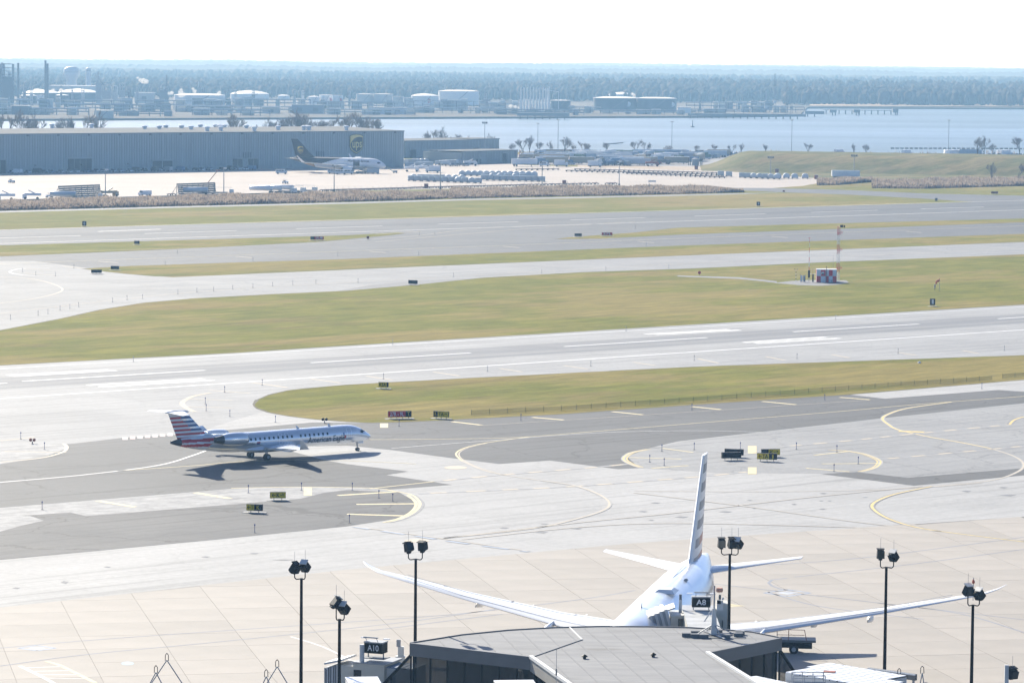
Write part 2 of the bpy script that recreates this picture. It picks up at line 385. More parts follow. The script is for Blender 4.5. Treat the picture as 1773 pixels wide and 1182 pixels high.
def water_mat():
    m, t, b = _nodes('river_water'); N, L = t.nodes, t.links
    tc = N.new('ShaderNodeTexCoord')
    def nz(sc, det, st):
        mp = N.new('ShaderNodeMapping'); mp.inputs['Scale'].default_value = st; z = N.new('ShaderNodeTexNoise'); z.inputs['Scale'].default_value = sc; z.inputs['Detail'].default_value = det
        L.new(tc.outputs['Object'], mp.inputs[0]); L.new(mp.outputs[0], z.inputs[0]); return z.outputs[0]
    a = nz(0.18, 5, (1, 0.6, 1)); c = nz(0.004, 5, (0.25, 1.0, 1))
    r = N.new('ShaderNodeMapRange'); r.inputs[1].default_value = 0.35; r.inputs[2].default_value = 0.65; r.inputs[3].default_value = 0.26; r.inputs[4].default_value = 0.42
    L.new(c, r.inputs[0]); L.new(r.outputs[0], b.inputs['Roughness'])
    b.inputs['Base Color'].default_value = (0.10, 0.15, 0.18, 1); b.inputs['IOR'].default_value = 1.33
    bp = N.new('ShaderNodeBump'); bp.inputs['Strength'].default_value = 1.0; bp.inputs['Distance'].default_value = 0.6
    L.new(a, bp.inputs['Height']); L.new(bp.outputs[0], b.inputs['Normal']); return m
WATER = water_mat()
o = MB().sheet([(-4000, 1500), (4000, 1500), (6000, 5200), (-6000, 5200)], -1.2).build('river', WATER); o['kind'] = 'structure'
FARL = pm('far_bank_soil', (0.06, 0.058, 0.052), 0.95, 0.25, 0.01, col2=(0.15, 0.13, 0.105), spec=0.1)
fs_ = [at(-700, 207), at(0, 207.5), at(450, 205), at(850, 203.5), at(1250, 202), at(1385, 200), at(1398, 186.5), at(1773, 188), at(2200, 191)]
poly = [tuple(p) for p in fs_] + [(7500, fs_[-1].y), (8900, 20300), (-8900, 20300), (-7500, fs_[0].y)]
o = MB().prism(poly, -2.5, 0.6, bottom=False).build('far_bank', FARL); o['kind'] = 'structure'
MARSH = pm('marsh_reed_tan', (0.40, 0.30, 0.19), 0.95, 0.2, 0.05)
for nm, pl in (('marsh', [(1402, 185.8), (1773, 187.0), (2100, 189), (2100, 184.6), (1773, 182.6), (1600, 181.8), (1402, 181.5)]),):
    q = pix(pl); o = MB().prism(q, 0.55, 1.9, bottom=False).build(nm, MARSH); o['kind'] = 'stuff'; tag(o, 'pale tan reed marsh along the far river bank', 'marsh')

# ------------------------------------------------------------------ airfield pavements (sheets, each a little above the last)
ln = lambda u: 690 - 0.0671 * u
strip('far_runway', ASPH_FAR, [(-300, 406.5), (0, 398), (600, 381.8), (1200, 364), (1773, 346.5), (2000, 339.5), (2000, 371), (1773, 379), (1173, 394), (1000, 425), (600, 420), (0, 427), (-300, 436)], 0.02)
strip('far_taxiway', ASPH_FAR, [(-300, 440), (0, 430), (300, 428), (560, 411), (760, 398), (1000, 394), (1100, 398), (1100, 406), (1773, 383), (2000, 374), (2000, 398), (1773, 408), (1173, 428), (600, 451), (150, 472), (-300, 478)], 0.04)
strip('middle_taxiway', CONC_TX, [(-300, 462), (0, 452), (60, 452), (150, 464), (215, 474), (300, 480), (600, 467), (1173, 443), (1773, 419), (2000, 409), (2000, 436), (1773, 443), (1173, 470), (837, 484), (600, 508), (338, 520), (100, 556), (0, 576), (-300, 645)], 0.06)
strip('runway', CONC_RW, [(-300, 643), (0, 630), (600, 596), (1200, 560), (1773, 525), (2000, 510), (2000, 605), (1773, 618), (1200, 638), (600, 670), (430, 720), (300, 760), (-300, 800)], 0.08)
D = [(-300, 799), (0, 775), (125, 768), (210, 758), (298, 753), (541, 731), (640, 732), (779, 727), (972, 717), (1200, 701), (1471, 683), (1532, 690), (1728, 675), (1773, 678), (2000, 668),
     (2000, 680), (1773, 698), (1535, 723), (1173, 764), (1126, 775), (1085, 790), (1107, 810), (1070, 812), (952, 797), (864, 803), (783, 793), (678, 779), (600, 771), (478, 774), (565, 797), (600, 803), (708, 816), (669, 822), (783, 839), (640, 850), (600, 846), (521, 843), (420, 845), (0, 880), (-300, 906)]
strip('taxiway_concrete', CONC, [(-300, 760), (300, 735), (400, 690), (560, 690), (660, 690), (972, 714), (1200, 698), (1471, 680), (1773, 656), (2000, 640), (2000, 876), (1773, 894), (1500, 912.6), (1100, 940), (600, 986), (105, 1040), (0, 1051), (-300, 1083)], 0.06)
strip('taxiway_asphalt', ASPH, D, 0.09)
strip('taxiway_shoulder', CONC_ROUGH, [(-300, 905), (0, 879), (420, 844.5), (521, 842.5), (644, 844), (690, 851), (600, 850), (521, 864), (440, 871), (149, 893.5), (122, 887.5), (0, 895.5), (-300, 918)], 0.11)
strip('taxiway_island', ASPH_OLD, [(-300, 917), (0, 895), (122, 887), (149, 893), (440, 870), (521, 863), (560, 853), (600, 848), (691, 852), (712, 864), (720, 874), (712, 886), (684, 898), (600, 911), (372, 934), (0, 969), (-300, 998)], 0.12)
strip('worn_pavement_patch', CONC_ROUGH, [(0, 892), (52, 893), (76, 901), (40, 909), (0, 920), (-40, 925), (-40, 895)], 0.135)
strip('apron_island', CONC_MID, [(1085, 790), (1126, 775), (1200, 762), (1535, 723), (1773, 698), (2000, 680), (2000, 792), (1773, 810), (1572, 827), (1484, 817), (1423, 820), (1230, 817.5), (1107, 810)], 0.10)
strip('asphalt_patch', ASPH, [(1423, 820.6), (1484, 817), (1572, 827), (1773, 810), (2000, 790), (2000, 804), (1773, 822.5), (1582, 840.5)], 0.12)
strip('worn_island', CONC_ROUGH, [(-60, 778), (0, 772), (105, 767.5), (118, 770), (115, 777), (70, 793), (0, 803), (-60, 806)], 0.12)
strip('gravel_shoulder', GRAVEL, [(572, 506), (640, 494), (722, 486), (900, 478), (1006, 471), (1200, 464), (1410, 455), (1500, 449), (1410, 458), (1200, 467), (1006, 473), (837, 484), (722, 497), (600, 505)], 0.10)
# cargo apron, roads
strip('cargo_apron', CARGO, [(-300, 312), (0, 296), (700, 284), (870, 284), (940, 287), (1100, 292), (1260, 297), (1340, 303), (1425, 309), (1440, 313), (1390, 322), (1320, 327), (1230, 326), (1000, 322.5), (850, 325), (600, 331), (480, 336), (0, 349), (-300, 357)], 0.02)
strip('service_road', ROADM, [(-300, 374), (0, 365.5), (300, 357.5), (600, 350.5), (830, 344), (1000, 341), (1250, 335.5), (1345, 333.5), (1345, 335), (1250, 337.5), (1000, 343.3), (830, 346.3), (600, 353), (300, 360), (0, 368.3), (-300, 377)], 0.03)
strip('taxi_link', ASPH_FAR, [(1200, 325), (1320, 325.5), (1460, 329), (1600, 335), (1773, 339), (2000, 343), (2000, 347), (1773, 350), (1690, 350), (1600, 344), (1470, 337), (1340, 332.5), (1270, 329)], 0.045)
strip('dirt_verge', pm('dry_dirt', (0.33, 0.255, 0.18), 0.95, 0.15, 0.03), [(1000, 286), (1220, 289), (1260, 297), (1100, 292), (1000, 289)], 0.06)
strip('parking_lot', ROADM, [(870, 285), (1010, 286), (1225, 289), (1260, 280), (1290, 272), (1773, 274), (2100, 276), (2100, 270.5), (1773, 269), (1300, 267), (900, 268), (720, 266), (700, 293)], 0.015)

GI = [('grass_strip', [(-300, 377), (0, 368.3), (300, 360), (600, 353), (830, 346.3), (1000, 343.3), (1250, 337.5), (1340, 334), (1470, 337.5), (1600, 344.5), (1684, 350), (1300, 361.2), (1200, 364), (600, 381.8), (0, 398), (-300, 406)], GRASS_FAR),
      ('grass_strip', [(-300, 434), (0, 425), (600, 407.5), (690, 402.5), (702, 404), (680, 407), (550, 419), (300, 431.5), (0, 444), (-300, 453)], GRASS),
      ('grass_strip', [(962, 414), (985, 411), (1100, 402.5), (1173, 394.5), (1400, 388), (1773, 378.5), (2000, 372), (2000, 378), (1773, 385), (1173, 406.5), (1040, 413.5)], GRASS),
      ('grass_strip', [(142, 465.5), (225, 460.5), (600, 448.5), (1173, 425.6), (1773, 405), (2000, 396), (2000, 409), (1773, 419), (1173, 442.5), (600, 466), (380, 475.5), (271, 478.5), (215, 474)], GRASS),
      ('grass_strip', [(-300, 640), (0, 571.8), (101, 552.5), (170, 537), (247, 524.4), (338, 516.6), (470, 509.5), (600, 503.5), (722, 493), (837, 481), (1006, 471.5), (1200, 465), (1410, 455), (1773, 440.5), (2000, 431), (2000, 513), (1773, 527.5), (1200, 562), (600, 598.5), (406, 611), (203, 621.6), (0, 632.5), (-300, 647)], GRASS),
      ('grass_strip', [(438, 700), (446, 692), (465, 683.5), (500, 675.5), (545, 671), (600, 666), (803, 655), (1200, 635), (1773, 615), (2000, 606), (2000, 642), (1773, 657.5), (1471, 683), (1200, 701), (972, 717), (779, 727), (690, 731), (640, 732), (600, 730), (545, 726), (500, 720.5), (465, 714), (445, 707)], GRASS)]
SOIL = pm('worn_soil_edge', (0.085, 0.075, 0.045), 0.95, 0.3, 0.4)
def ragged(P, step, jit, rnd_):
    out = []
    for a, b in zip(P, P[1:] + P[:1]):
        n = min(260, max(1, int((b - a).length / step))); d = (b - a).normalized(); nn = Vector((-d.y, d.x, 0))
        for k in range(n): out.append(a.lerp(b, k / n) + nn * rnd_.uniform(-jit, jit))
    return out
_rg = random.Random(77)
for nm, pl, mt in GI:
    P = pix(pl); far_ = P[len(P) // 2].y > 900; Q = ragged(P, 6.0 if far_ else 2.5, .3 if far_ else .16, _rg); o = MB().sheet(Q, 0.030).build(nm, mt); o['kind'] = 'structure'
    mb = MB(); C_ = [q.copy() for q in P]
    Q2 = ragged(P, 8.0 if far_ else 3.0, .12, _rg)
    for a, b in zip(Q2, Q2[1:] + Q2[:1]):
        d = (b - a).normalized(); nn = Vector((-d.y, d.x, 0)) * _rg.uniform(.12, .34); mb.add([(a.x - nn.x, a.y - nn.y, .0335), (b.x - nn.x, b.y - nn.y, .0335), (b.x + nn.x, b.y + nn.y, .0335), (a.x + nn.x, a.y + nn.y, .0335)], [(0, 1, 2, 3)])
    mb.build('soil_edge', SOIL, o)

# ------------------------------------------------------------------ terminal apron: single concrete slabs with recessed joints
AP = R_(11.7); A1 = Vector((math.cos(AP), math.sin(AP), 0)); A2 = Vector((-math.sin(AP), math.cos(AP), 0)); O_ = at(105, 1040)
Bq = [at(-300, 1083), at(0, 1051), at(105, 1040), at(600, 986), at(1100, 940), at(1500, 912.6), at(1773, 894), at(2000, 876)]
base = [tuple(p) for p in Bq] + [(110, 200), (-110, 200)]
o = MB().sheet(base, 0.003).build('apron_bed', JOINT); o['kind'] = 'structure'
apron = thing('apron', None, None); apron['kind'] = 'structure'
def clip(poly, a, n):
    out = []
    for i in range(len(poly)):
        p, q = poly[i], poly[(i + 1) % len(poly)]; dp, dq = (p - a).dot(n), (q - a).dot(n)
        if dp <= 0: out.append(p)
        if dp * dq < 0: out.append(p + (q - p) * (dp / (dp - dq)))
    return out
SZ, gap = 7.7, 0.022
for i in range(-3, 18):
    for j in range(-9, 9):
        c0 = O_ + A1 * (i * SZ) + A2 * (j * SZ)
        pl = [c0 + A1 * gap + A2 * gap, c0 + A1 * (SZ - gap) + A2 * gap, c0 + A1 * (SZ - gap) + A2 * (SZ - gap), c0 + A1 * gap + A2 * (SZ - gap)]
        for k in range(len(Bq) - 1):
            mid = (pl[0] + pl[2]) / 2
            if not (min(Bq[k].x, Bq[k + 1].x) - 12 < mid.x < max(Bq[k].x, Bq[k + 1].x) + 12): continue
            d = (Bq[k + 1] - Bq[k]).normalized(); nn = Vector((-d.y, d.x, 0)); pl = clip(pl, Bq[k], nn)
            if len(pl) < 3: break
        if len(pl) < 3: continue
        cc = sum(pl, Vector()) / len(pl)
        if abs(cc.x) > 64 or cc.y < 285: continue
        dz = random.uniform(-0.006, 0.006)
        MB().prism([p - cc for p in pl], 0.0, 0.034 + dz * .6, bottom=False).build('slab', SLAB, apron, loc=(cc.x, cc.y, 0.005))

# ------------------------------------------------------------------ painted markings
marks = thing('pavement_markings', None, None); marks['kind'] = 'structure'
def line(pts, w, mat, z=0.16, name='painted_line', dash=None):
    z = .047 + max(0, z - .16) * .2 if z <= .12 or max(q[1] for q in pts) > 905 else z * ZK
    P = pix(pts); mb = MB()
    # resample
    L_ = [0]
    for a, b in zip(P[:-1], P[1:]): L_.append(L_[-1] + (b - a).length)
    def ev(t):
        for k in range(len(P) - 1):
            if t <= L_[k + 1] or k == len(P) - 2:
                q = (t - L_[k]) / max(1e-6, L_[k + 1] - L_[k]); 
                p0 = P[max(0, k - 1)]; p1 = P[k]; p2 = P[k + 1]; p3 = P[min(len(P) - 1, k + 2)]
                return 0.5 * ((2 * p1) + (p2 - p0) * q + (2 * p0 - 5 * p1 + 4 * p2 - p3) * q * q + (3 * p1 - p0 - 3 * p2 + p3) * q ** 3)
    T = L_[-1]
    if dash: segs = []; t = 0
    if dash:
        while t < T: segs.append((t, min(T, t + dash[0]))); t += dash[0] + dash[1]
    else: segs = [(0, T)]
    for t0, t1 in segs:
        k = max(1, int((t1 - t0) / 2.0)) if len(P) > 2 else 1; k = min(k, 160); pr = None
        for i in range(k + 1):
            t = t0 + (t1 - t0) * i / k; p = ev(t); e = ev(min(T, t + 0.3)) - ev(max(0, t - 0.3)); e.z = 0; e.normalize(); nn = Vector((-e.y, e.x, 0)) * w / 2
            cur = (p - nn, p + nn)
            if pr: mb.add([(pr[0].x, pr[0].y, z), (cur[0].x, cur[0].y, z), (cur[1].x, cur[1].y, z), (pr[1].x, pr[1].y, z)], [(0, 1, 2, 3)])
            pr = cur
    return mb.build(name, mat, marks)
def offs(pts, du, dv): return [(a + du, b + dv) for a, b in pts]
def yline(pts, w=0.30, edge=0.9, mat=None, z=0.16):
    if edge: line(pts, edge, BLKP if edge > .7 else SOFTB, z, 'black_border')
    line(pts, w, mat or YEL, z + 0.01, 'yellow_line')
Y2 = [(918, 756), (880, 761), (837, 767.5), (803, 776), (789.5, 786), (800, 798), (830, 811.5), (860.6, 820), (938, 832), (992.6, 840), (1036.5, 855.5), (1055, 871), (1043, 884), (992.6, 899.5), (921.5, 914.7), (769, 931.6)]
yline([(640, 761), (770, 760), (898, 757), (1040, 746), (1200, 733), (1457, 712), (1572, 701.5), (1773, 686), (1900, 676)], 0.3, 0, YELP)
line([(678, 776), (857, 762), (1040, 749), (1200, 745.5), (1318, 748)], 0.22, WHP)
yline(Y2[:6], 0.3, 0, YELP); yline(Y2[5:10], 0.22, 0.5, YELF); yline(Y2[8:], 0.28, 0.65, YELF); yline(offs(Y2[2:8], 5, 0), 0.2, 0, YELF)
for q in ([(752, 833.5), (857, 823), (960, 814.5), (1040, 808), (1087, 803)], [(725, 854.5), (860, 848.5), (1006, 841), (1200, 826), (1295, 816.6)], [(1356, 773), (1478, 762), (1586, 750.6), (1748, 735)], [(1525, 795), (1647, 784), (1773, 772)]):
    line(q, 0.9, YELF, 0.16, 'yellow_line'); line(q, 0.75, SOFTB2, 0.175, 'dash_line', dash=(2.4, 2.4))
line([(640, 846), (752, 833.5)], 0.35, YELP)
line([(613, 912), (700, 925), (800, 940), (915, 955)], 0.8, BLUP, 0.16, 'dash_line', dash=(3.5, 2.0)); line([(613, 911), (915, 954)], 0.25, YELF, 0.17)
for q in ([(1121, 777.7), (1098, 782), (1087, 786), (1079, 794.6), (1090.7, 803), (1107.6, 809)], [(1440, 779), (1471, 781), (1498, 786), (1520, 794.6), (1525, 801), (1515, 810), (1491, 816.6)]):
    line(q, 0.24, YEL, 0.17, 'yellow_line'); line(offs(q, 6 if q[0][0] < 1200 else -6, 0), 0.2, YEL, 0.17, 'yellow_line'); line(q, .7, SOFTB, 0.16, 'black_border')
for a, b in (((1410, 788), (1474, 781)), ((1423, 803), (1525, 802)), ((1396, 810.5), (1471, 816.6)), ((1146.5, 776), (1200, 783)), ((1091, 792), (1180, 794.6)), ((1128, 810.5), (1192, 806))): line([a, b], 0.55, YELP, 0.18, 'shoulder_bar')
Y6 = [(1647, 696), (1572, 706.6), (1538.5, 716.8), (1528, 725), (1538.5, 735), (1555.5, 744), (1606, 755.7), (1664, 766), (1714.5, 776), (1755, 789.5), (1772, 803), (1762, 816.6), (1714.5, 832), (1613, 842), (1555, 854), (1525, 864), (1510, 874), (1515, 884), (1538.5, 898), (1579, 911), (1630, 920), (1773, 938), (1900, 952)]
yline(Y6[:9], 0.36, 0.7, YEL); yline(Y6[8:14], 0.26, 0.5, YELF); yline(Y6[13:], 0.36, 0.8, YEL)
yline([(1748, 735), (1756, 727), (1775, 721), (1800, 718)], 0.4, 1.0)
line([(1556, 746.5), (1600, 748)], 1.6, YEL, 0.185, 'yellow_line')
for q in ([(1098, 853), (1173, 862), (1308, 879), (1478, 903), (1630, 920)], [(769, 931.6), (1000, 905), (1173, 887.6), (1393, 862), (1596, 842)], [(1098, 850), (1350, 851), (1560, 846), (1700, 836)], [(800, 934), (1000, 913), (1173, 906), (1478, 913), (1613, 919)]):
    yline(q, 0.2, 0.5, YELF)
E1 = [(400, 845), (522, 843), (644, 845), (684, 850.5), (712.7, 856.5), (725, 866.7), (727, 875), (716.7, 887), (694.4, 898), (670, 904)]
line(E1, 0.35, YELP, 0.17); line(offs(E1[4:], -7, 0.6), 0.4, YELP, 0.17); line(offs(E1[4:], 3, 0.4), 0.7, BLKP, 0.165)
for a, b in (((585, 857.6), (684, 851.5)), ((617, 873), (723, 872)), ((601, 890), (702.5, 893)), ((169, 867), (233.5, 877.6)), ((338, 853), (399, 863))): line([a, b], 0.9, YELP, 0.18, 'shoulder_bar')
line([(-100, 845), (0, 835), (135, 823), (271, 806), (332, 789), (359, 779)], 0.42, WHP, 0.17); line([(203, 815), (338, 806), (420, 799), (560, 796.5), (720, 803)], 0.3, YELP, 0.17)
HA = [(362, 680), (338, 684.5), (325, 689), (313, 697.5), (320, 706), (335, 713)]
line(HA, 0.4, YELF, 0.17); line(offs(HA, 5, 0), 0.35, YELF, 0.17)
for a, b in (((328, 691), (403, 693)), ((321.5, 704), (403, 706)), ((362, 675.5), (433, 681)), ((0, 763), (60, 757)), ((7, 781.5), (115, 783))): line([a, b], 0.55, YELF, 0.18, 'shoulder_bar')
line([(0, 800), (70, 793), (108, 783), (116, 774), (110, 768)], 0.5, YELF, 0.17)
for a, b in (((434, 662), (498, 671)), ((538, 656), (590, 663)), ((634, 651), (679.5, 658)), ((750.6, 644), (796, 651)), ((865.6, 638), (904.6, 644)), ((977, 633), (1018, 639)), ((1096, 627), (1135, 633)), ((1208.5, 621), (1244, 628.8)), ((1326, 617.5), (1360, 624)), ((1440, 614), (1471, 619.6)), ((1555, 610.5), (1586, 615)), ((1667, 607), (1694, 612))): line([a, b], 0.7, YELF, 0.18, 'shoulder_bar')
for a, b in (((783, 730), (833.5, 736)), ((921.5, 722.5), (975.6, 727)), ((1060, 712.7), (1113, 718)), ((1198, 704), (1247.5, 709)), ((1320, 695), (1378, 700.5)), ((1454, 688), (1506, 692))): line([a, b], 0.9, YELP, 0.18, 'shoulder_bar')
line([(833, 736.5), (1113, 718.5), (1378, 701), (1506, 692.5)], 0.22, YELF, 0.17)
def square(u0, v0, u1, v1, mat=YELP, z=0.19):
    o = MB().sheet(pix([(u0, v1), (u1, v1), (u1, v0), (u0, v0)]), z * ZK).build('painted_square', mat, marks); return o
for q in ((526, 844, 540, 857.6), (1295, 772, 1310, 785), (1295, 809, 1310, 821), (658, 733, 672, 740.5)): square(*q)
# pink faded surface marking behind the jet, oval numbers
for k in range(7): square(212 + k * 13, 756.5 - k * 1.1, 221 + k * 13, 761.5 - k * 1.1, REDP if k % 2 else pm('pink_paint', (0.50, 0.43, 0.425), 0.7, 0.15), 0.18)
def oval(u, v, ru, rv, mat): 
    return MB().sheet(pix([(u + ru * math.cos(a), v - rv * math.sin(a)) for a in [2 * math.pi * k / 20 for k in range(20)]]), 0.034 if v < 1000 else .047).build('painted_oval', mat, marks)
oval(789, 809.5, 20, 3, YELF); oval(722, 936, 22, 3, YELF)
# runway paint
def rline(u0, v0, u1, v1, w, mat=WHP, z=0.17): return line([(u0, v0), (u1, v1)], w, mat, z, 'runway_stripe')
rline(-150, 700.1, 1950, 559.1, 0.9); rline(-150, 647.6, 1950, 520.6, 0.9, pm('worn_white_paint', (0.55, 0.56, 0.57), 0.7, 0.1))
for q in ((-180, 675, 12, 663), (39, 660, 355, 641), (538, 628, 815, 611), (977, 600, 1224, 584.6), (1373, 574.5, 1591, 561), (1728, 552, 1920, 540)): rline(*q, 0.9)
for q in ((13.5, 649.8, 190, 640.2), (20, 651.4, 200, 641.4), (152, 667, 352, 655.7), (172.6, 670, 369, 658), (1118, 578.8, 1262, 570.3), (1135, 579.2, 1281, 571.5), (1288, 593, 1430, 583.6), (1308, 594.6, 1454, 585.6)): rline(*q, 1.8)
rline(-150, 426.9, 1950, 357.8, 0.9); rline(-150, 402.7, 1950, 341.8, 0.9)
for k in range(-3, 12):
    a = at(250, 404.5) + RD * (61 * k); b = a + RD * 36.6; nn = RN * 0.45
    MB().add([tuple(a - nn), tuple(b - nn), tuple(b + nn), tuple(a + nn)], [(0, 1, 2, 3)]).build('runway_stripe', WHP, marks, loc=(0, 0, 0.034))
rline(170, 401, 278, 397, 1.4)
for k in range(7): a = 190 + k * 232; line([(a - (14 if k else 20), 452.6 - 8.25 * k * 1.05), (a + 14, 455 - 8.25 * k * 1.05)], 0.7, YELF, 0.18, 'shoulder_bar')
line([(-200, 464), (0, 457), (300, 446), (600, 435), (900, 424), (1173, 413), (1773, 391), (1950, 384)], 0.4, YELP, 0.17)
line([(0, 438), (440, 426), (690, 411), (830, 396), (1000, 388), (1200, 381)], 0.35, YELF, 0.17)
line([(650, 419), (820, 404), (960, 392.5), (1100, 384)], 0.35, YELF, 0.17)
line([(-100, 483), (0, 479.5), (60, 484), (100, 495), (105, 505), (60, 517), (0, 525)], 0.4, YELF, 0.17); line([(85, 464.5), (40, 465), (17, 470), (30, 475), (75, 478.5), (120, 479)], 0.5, WHP, 0.17)
for a, b in (((43, 465), (87, 467)), ((40, 473), (95, 477)), ((107, 460.5), (145, 465)), ((640, 404), (715, 400)), ((650, 406), (730, 401))): line([a, b], 0.6, YELF, 0.18, 'shoulder_bar')
line([(-100, 560), (0, 543), (150, 525), (320, 507), (500, 495), (800, 478), (1200, 456), (1773, 430)], 0.3, YELF, 0.17)
# tar patches on the concrete and on the apron, blue lead lines on the apron
for u, v, w, h in ((873, 914, 17, 2.4), (943, 907, 14, 2), (938, 921.5, 22, 3), (998, 915, 20, 2.4), (1113, 885.5, 16, 2.4), (1135, 870.5, 18, 2), (1180, 895, 24, 3), (1128, 900.5, 10, 1.8), (1425, 854, 12, 2.2), (1424, 881, 12, 2), (1375, 873, 10, 2), (1306, 880, 8, 1.6), (1422, 867, 8, 1.4), (1436, 867, 8, 1.4), (1498, 861, 10, 1.6), (1673, 850.5, 18, 3), (1745, 857.5, 30, 3), (1737, 844, 16, 2), (1256, 886, 24, 3), (1298, 866, 10, 1.6), (112, 1008, 14, 5), (186, 981.5, 14, 2.4), (356, 964, 16, 2.6), (440, 958, 16, 2.4), (28, 1018, 14, 3), (490, 969, 40, 1.6), (1745, 985, 30, 3)):
    sh = [(u - w / 2, v), (u - w * .1, v - h / 2), (u + w / 2, v - h * .2), (u + w * .15, v + h / 2)]
    MB().sheet(pix(sh), 0.0325).build('tar_patch', pm('tar_patch', (0.16, 0.165, 0.18), 0.8, 0.3, 0.6), marks)
APB = pm('apron_blue_grey_line', (0.22, 0.235, 0.28), 0.8, 0.15, 0.6)
for q in ([(0, 1153), (150, 1133), (400, 1109), (700, 1077), (905, 1047)], [(0, 1122), (200, 1105), (560, 1080), (800, 1062), (1010, 1037), (1100, 1022)], [(640, 1092), (870, 1063)], [(1330, 978), (1500, 965), (1773, 930)], [(1375, 999), (1560, 979), (1773, 951)], [(1230, 1010), (1420, 1032), (1773, 1073)], [(1520, 1044), (1660, 1062), (1773, 1095)], [(1330, 1025), (1420, 1050), (1600, 1072)]):
    line(q, 0.28, APB, 0.10, 'lead_line')
line([(503, 1102), (560, 1120), (612, 1146)], 0.3, pm('pink_white_paint', (0.6, 0.55, 0.55), 0.7, 0.1), 0.10); line([(35, 1153), (62, 1166), (92, 1182), (110, 1195)], 0.4, WHP, 0.10); line([(80, 1145), (100, 1150), (165, 1182)], 0.45, YELP, 0.10)
for k in range(4): line([(42 + 12 * k, 1156 + 6 * k), (105 + 14 * k, 1154 + 7 * k)], 0.15, WHP, 0.10)
def gatebox(u, v, w, h):
    for a, b in (((u - w, v), (u, v - h)), ((u, v - h), (u + w, v)), ((u + w, v), (u, v + h)), ((u, v + h), (u - w, v))): line([a, b], 0.4, BLUP, 0.105, 'lead_line')
    MB().sheet(pix([(u - w * .5, v), (u, v - h * .5), (u + w * .5, v), (u, v + h * .5)]), 0.0445).build('painted_square', pm('pale_blue_paint', (0.45, 0.48, 0.54), 0.7, 0.2, 0.8), marks)
gatebox(1363, 1026.5, 40, 6); gatebox(64, 1122, 32, 4.5); oval(221, 1148.5, 11, 3, pm('blue_stain_paint', (0.28, 0.40, 0.52), 0.7, 0.2))
line([(1363, 1001), (1338, 1003.5), (1331, 1010), (1345, 1018), (1375, 1024)], 0.35, APB, 0.105); line([(1250, 1045), (1275, 1047), (1282, 1050), (1250, 1051)], 0.8, YELP, 0.10)
# ------------------------------------------------------------------ aircraft
SILV = pm('silver_mica_paint', (0.84, 0.87, 0.90), 0.24, 0.03, 0.3, metal=0.55)
A_RED = pm('livery_red', (0.52, 0.02, 0.04), 0.35, 0.05); A_BLUE = pm('livery_blue', (0.012, 0.07, 0.24), 0.35, 0.05)
A_WHITE = pm('livery_white', (0.80, 0.81, 0.82), 0.35, 0.02); A_DK = pm('livery_lettering', (0.035, 0.045, 0.065), 0.4, 0.1)
ENG_IN = pm('engine_dark', (0.03, 0.03, 0.035), 0.5, 0.2); ALU = pm('bare_aluminium', (0.55, 0.56, 0.58), 0.25, 0.06, 0.5, metal=0.9)
DARKT = pm('tail_cone_grey', (0.05, 0.055, 0.065), 0.4, 0.15)

def remat(o, fn):
    me = o.data
    for p in me.polygons: p.material_index = fn(p.center)
def interp(rings, n):
    out = []
    for k in range(len(rings) - 1):
        a, b = rings[k], rings[k + 1]; m = max(1, int(n * (b[0] - a[0])))
        for i in range(m):
            t = i / m; out.append(tuple(a[j] + (b[j] - a[j]) * t for j in range(5)))
    out.append(rings[-1]); return out
def smooth_rings(rings, step):
    """Catmull-Rom through the control rings"""
    out = []
    for k in range(len(rings) - 1):
        p0, p1, p2, p3 = rings[max(0, k - 1)], rings[k], rings[k + 1], rings[min(len(rings) - 1, k + 2)]
        m = max(1, int((p2[0] - p1[0]) / step))
        for i in range(m):
            t = i / m; r = [p1[0] + (p2[0] - p1[0]) * t]
            for j in range(1, 5):
                # finite-difference hermite on s
                d1 = (p2[j] - p0[j]) / max(1e-6, p2[0] - p0[0]); d2 = (p3[j] - p1[j]) / max(1e-6, p3[0] - p1[0]); h = p2[0] - p1[0]
                r.append((2 * t ** 3 - 3 * t ** 2 + 1) * p1[j] + (t ** 3 - 2 * t ** 2 + t) * h * d1 + (-2 * t ** 3 + 3 * t ** 2) * p2[j] + (t ** 3 - t ** 2) * h * d2)
            r[3] = max(r[3], 0.02); r[4] = max(r[4], 0.02); out.append(tuple(r))
    out.append(rings[-1]); return out
def ring_at(rs, s):
    for a, b in zip(rs[:-1], rs[1:]):
        if a[0] <= s <= b[0]:
            t = (s - a[0]) / max(1e-6, b[0] - a[0]); return [a[j] + (b[j] - a[j]) * t for j in range(5)]
    return list(rs[-1])
def skin_patch(rs, s0, s1, a0, a1, side, off=0.012, ns=4, na=4):
    """quad patch lying on the fuselage skin between stations s0..s1 and angles a0..a1 (deg above the waterline)"""
    mb = MB(); P = []
    for i in range(ns + 1):
        r = ring_at(rs, s0 + (s1 - s0) * i / ns)
        for j in range(na + 1):
            g = R_(a0 + (a1 - a0) * j / na); P.append((-r[0], side * (r[3] + off) * math.cos(g), r[2] + (r[4] + off) * math.sin(g)))
    fs = []
    for i in range(ns):
        for j in range(na):
            q = (i * (na + 1) + j, (i + 1) * (na + 1) + j, (i + 1) * (na + 1) + j + 1, i * (na + 1) + j + 1)
            fs.append(q if side < 0 else q[::-1])
    return mb.add(P, fs)
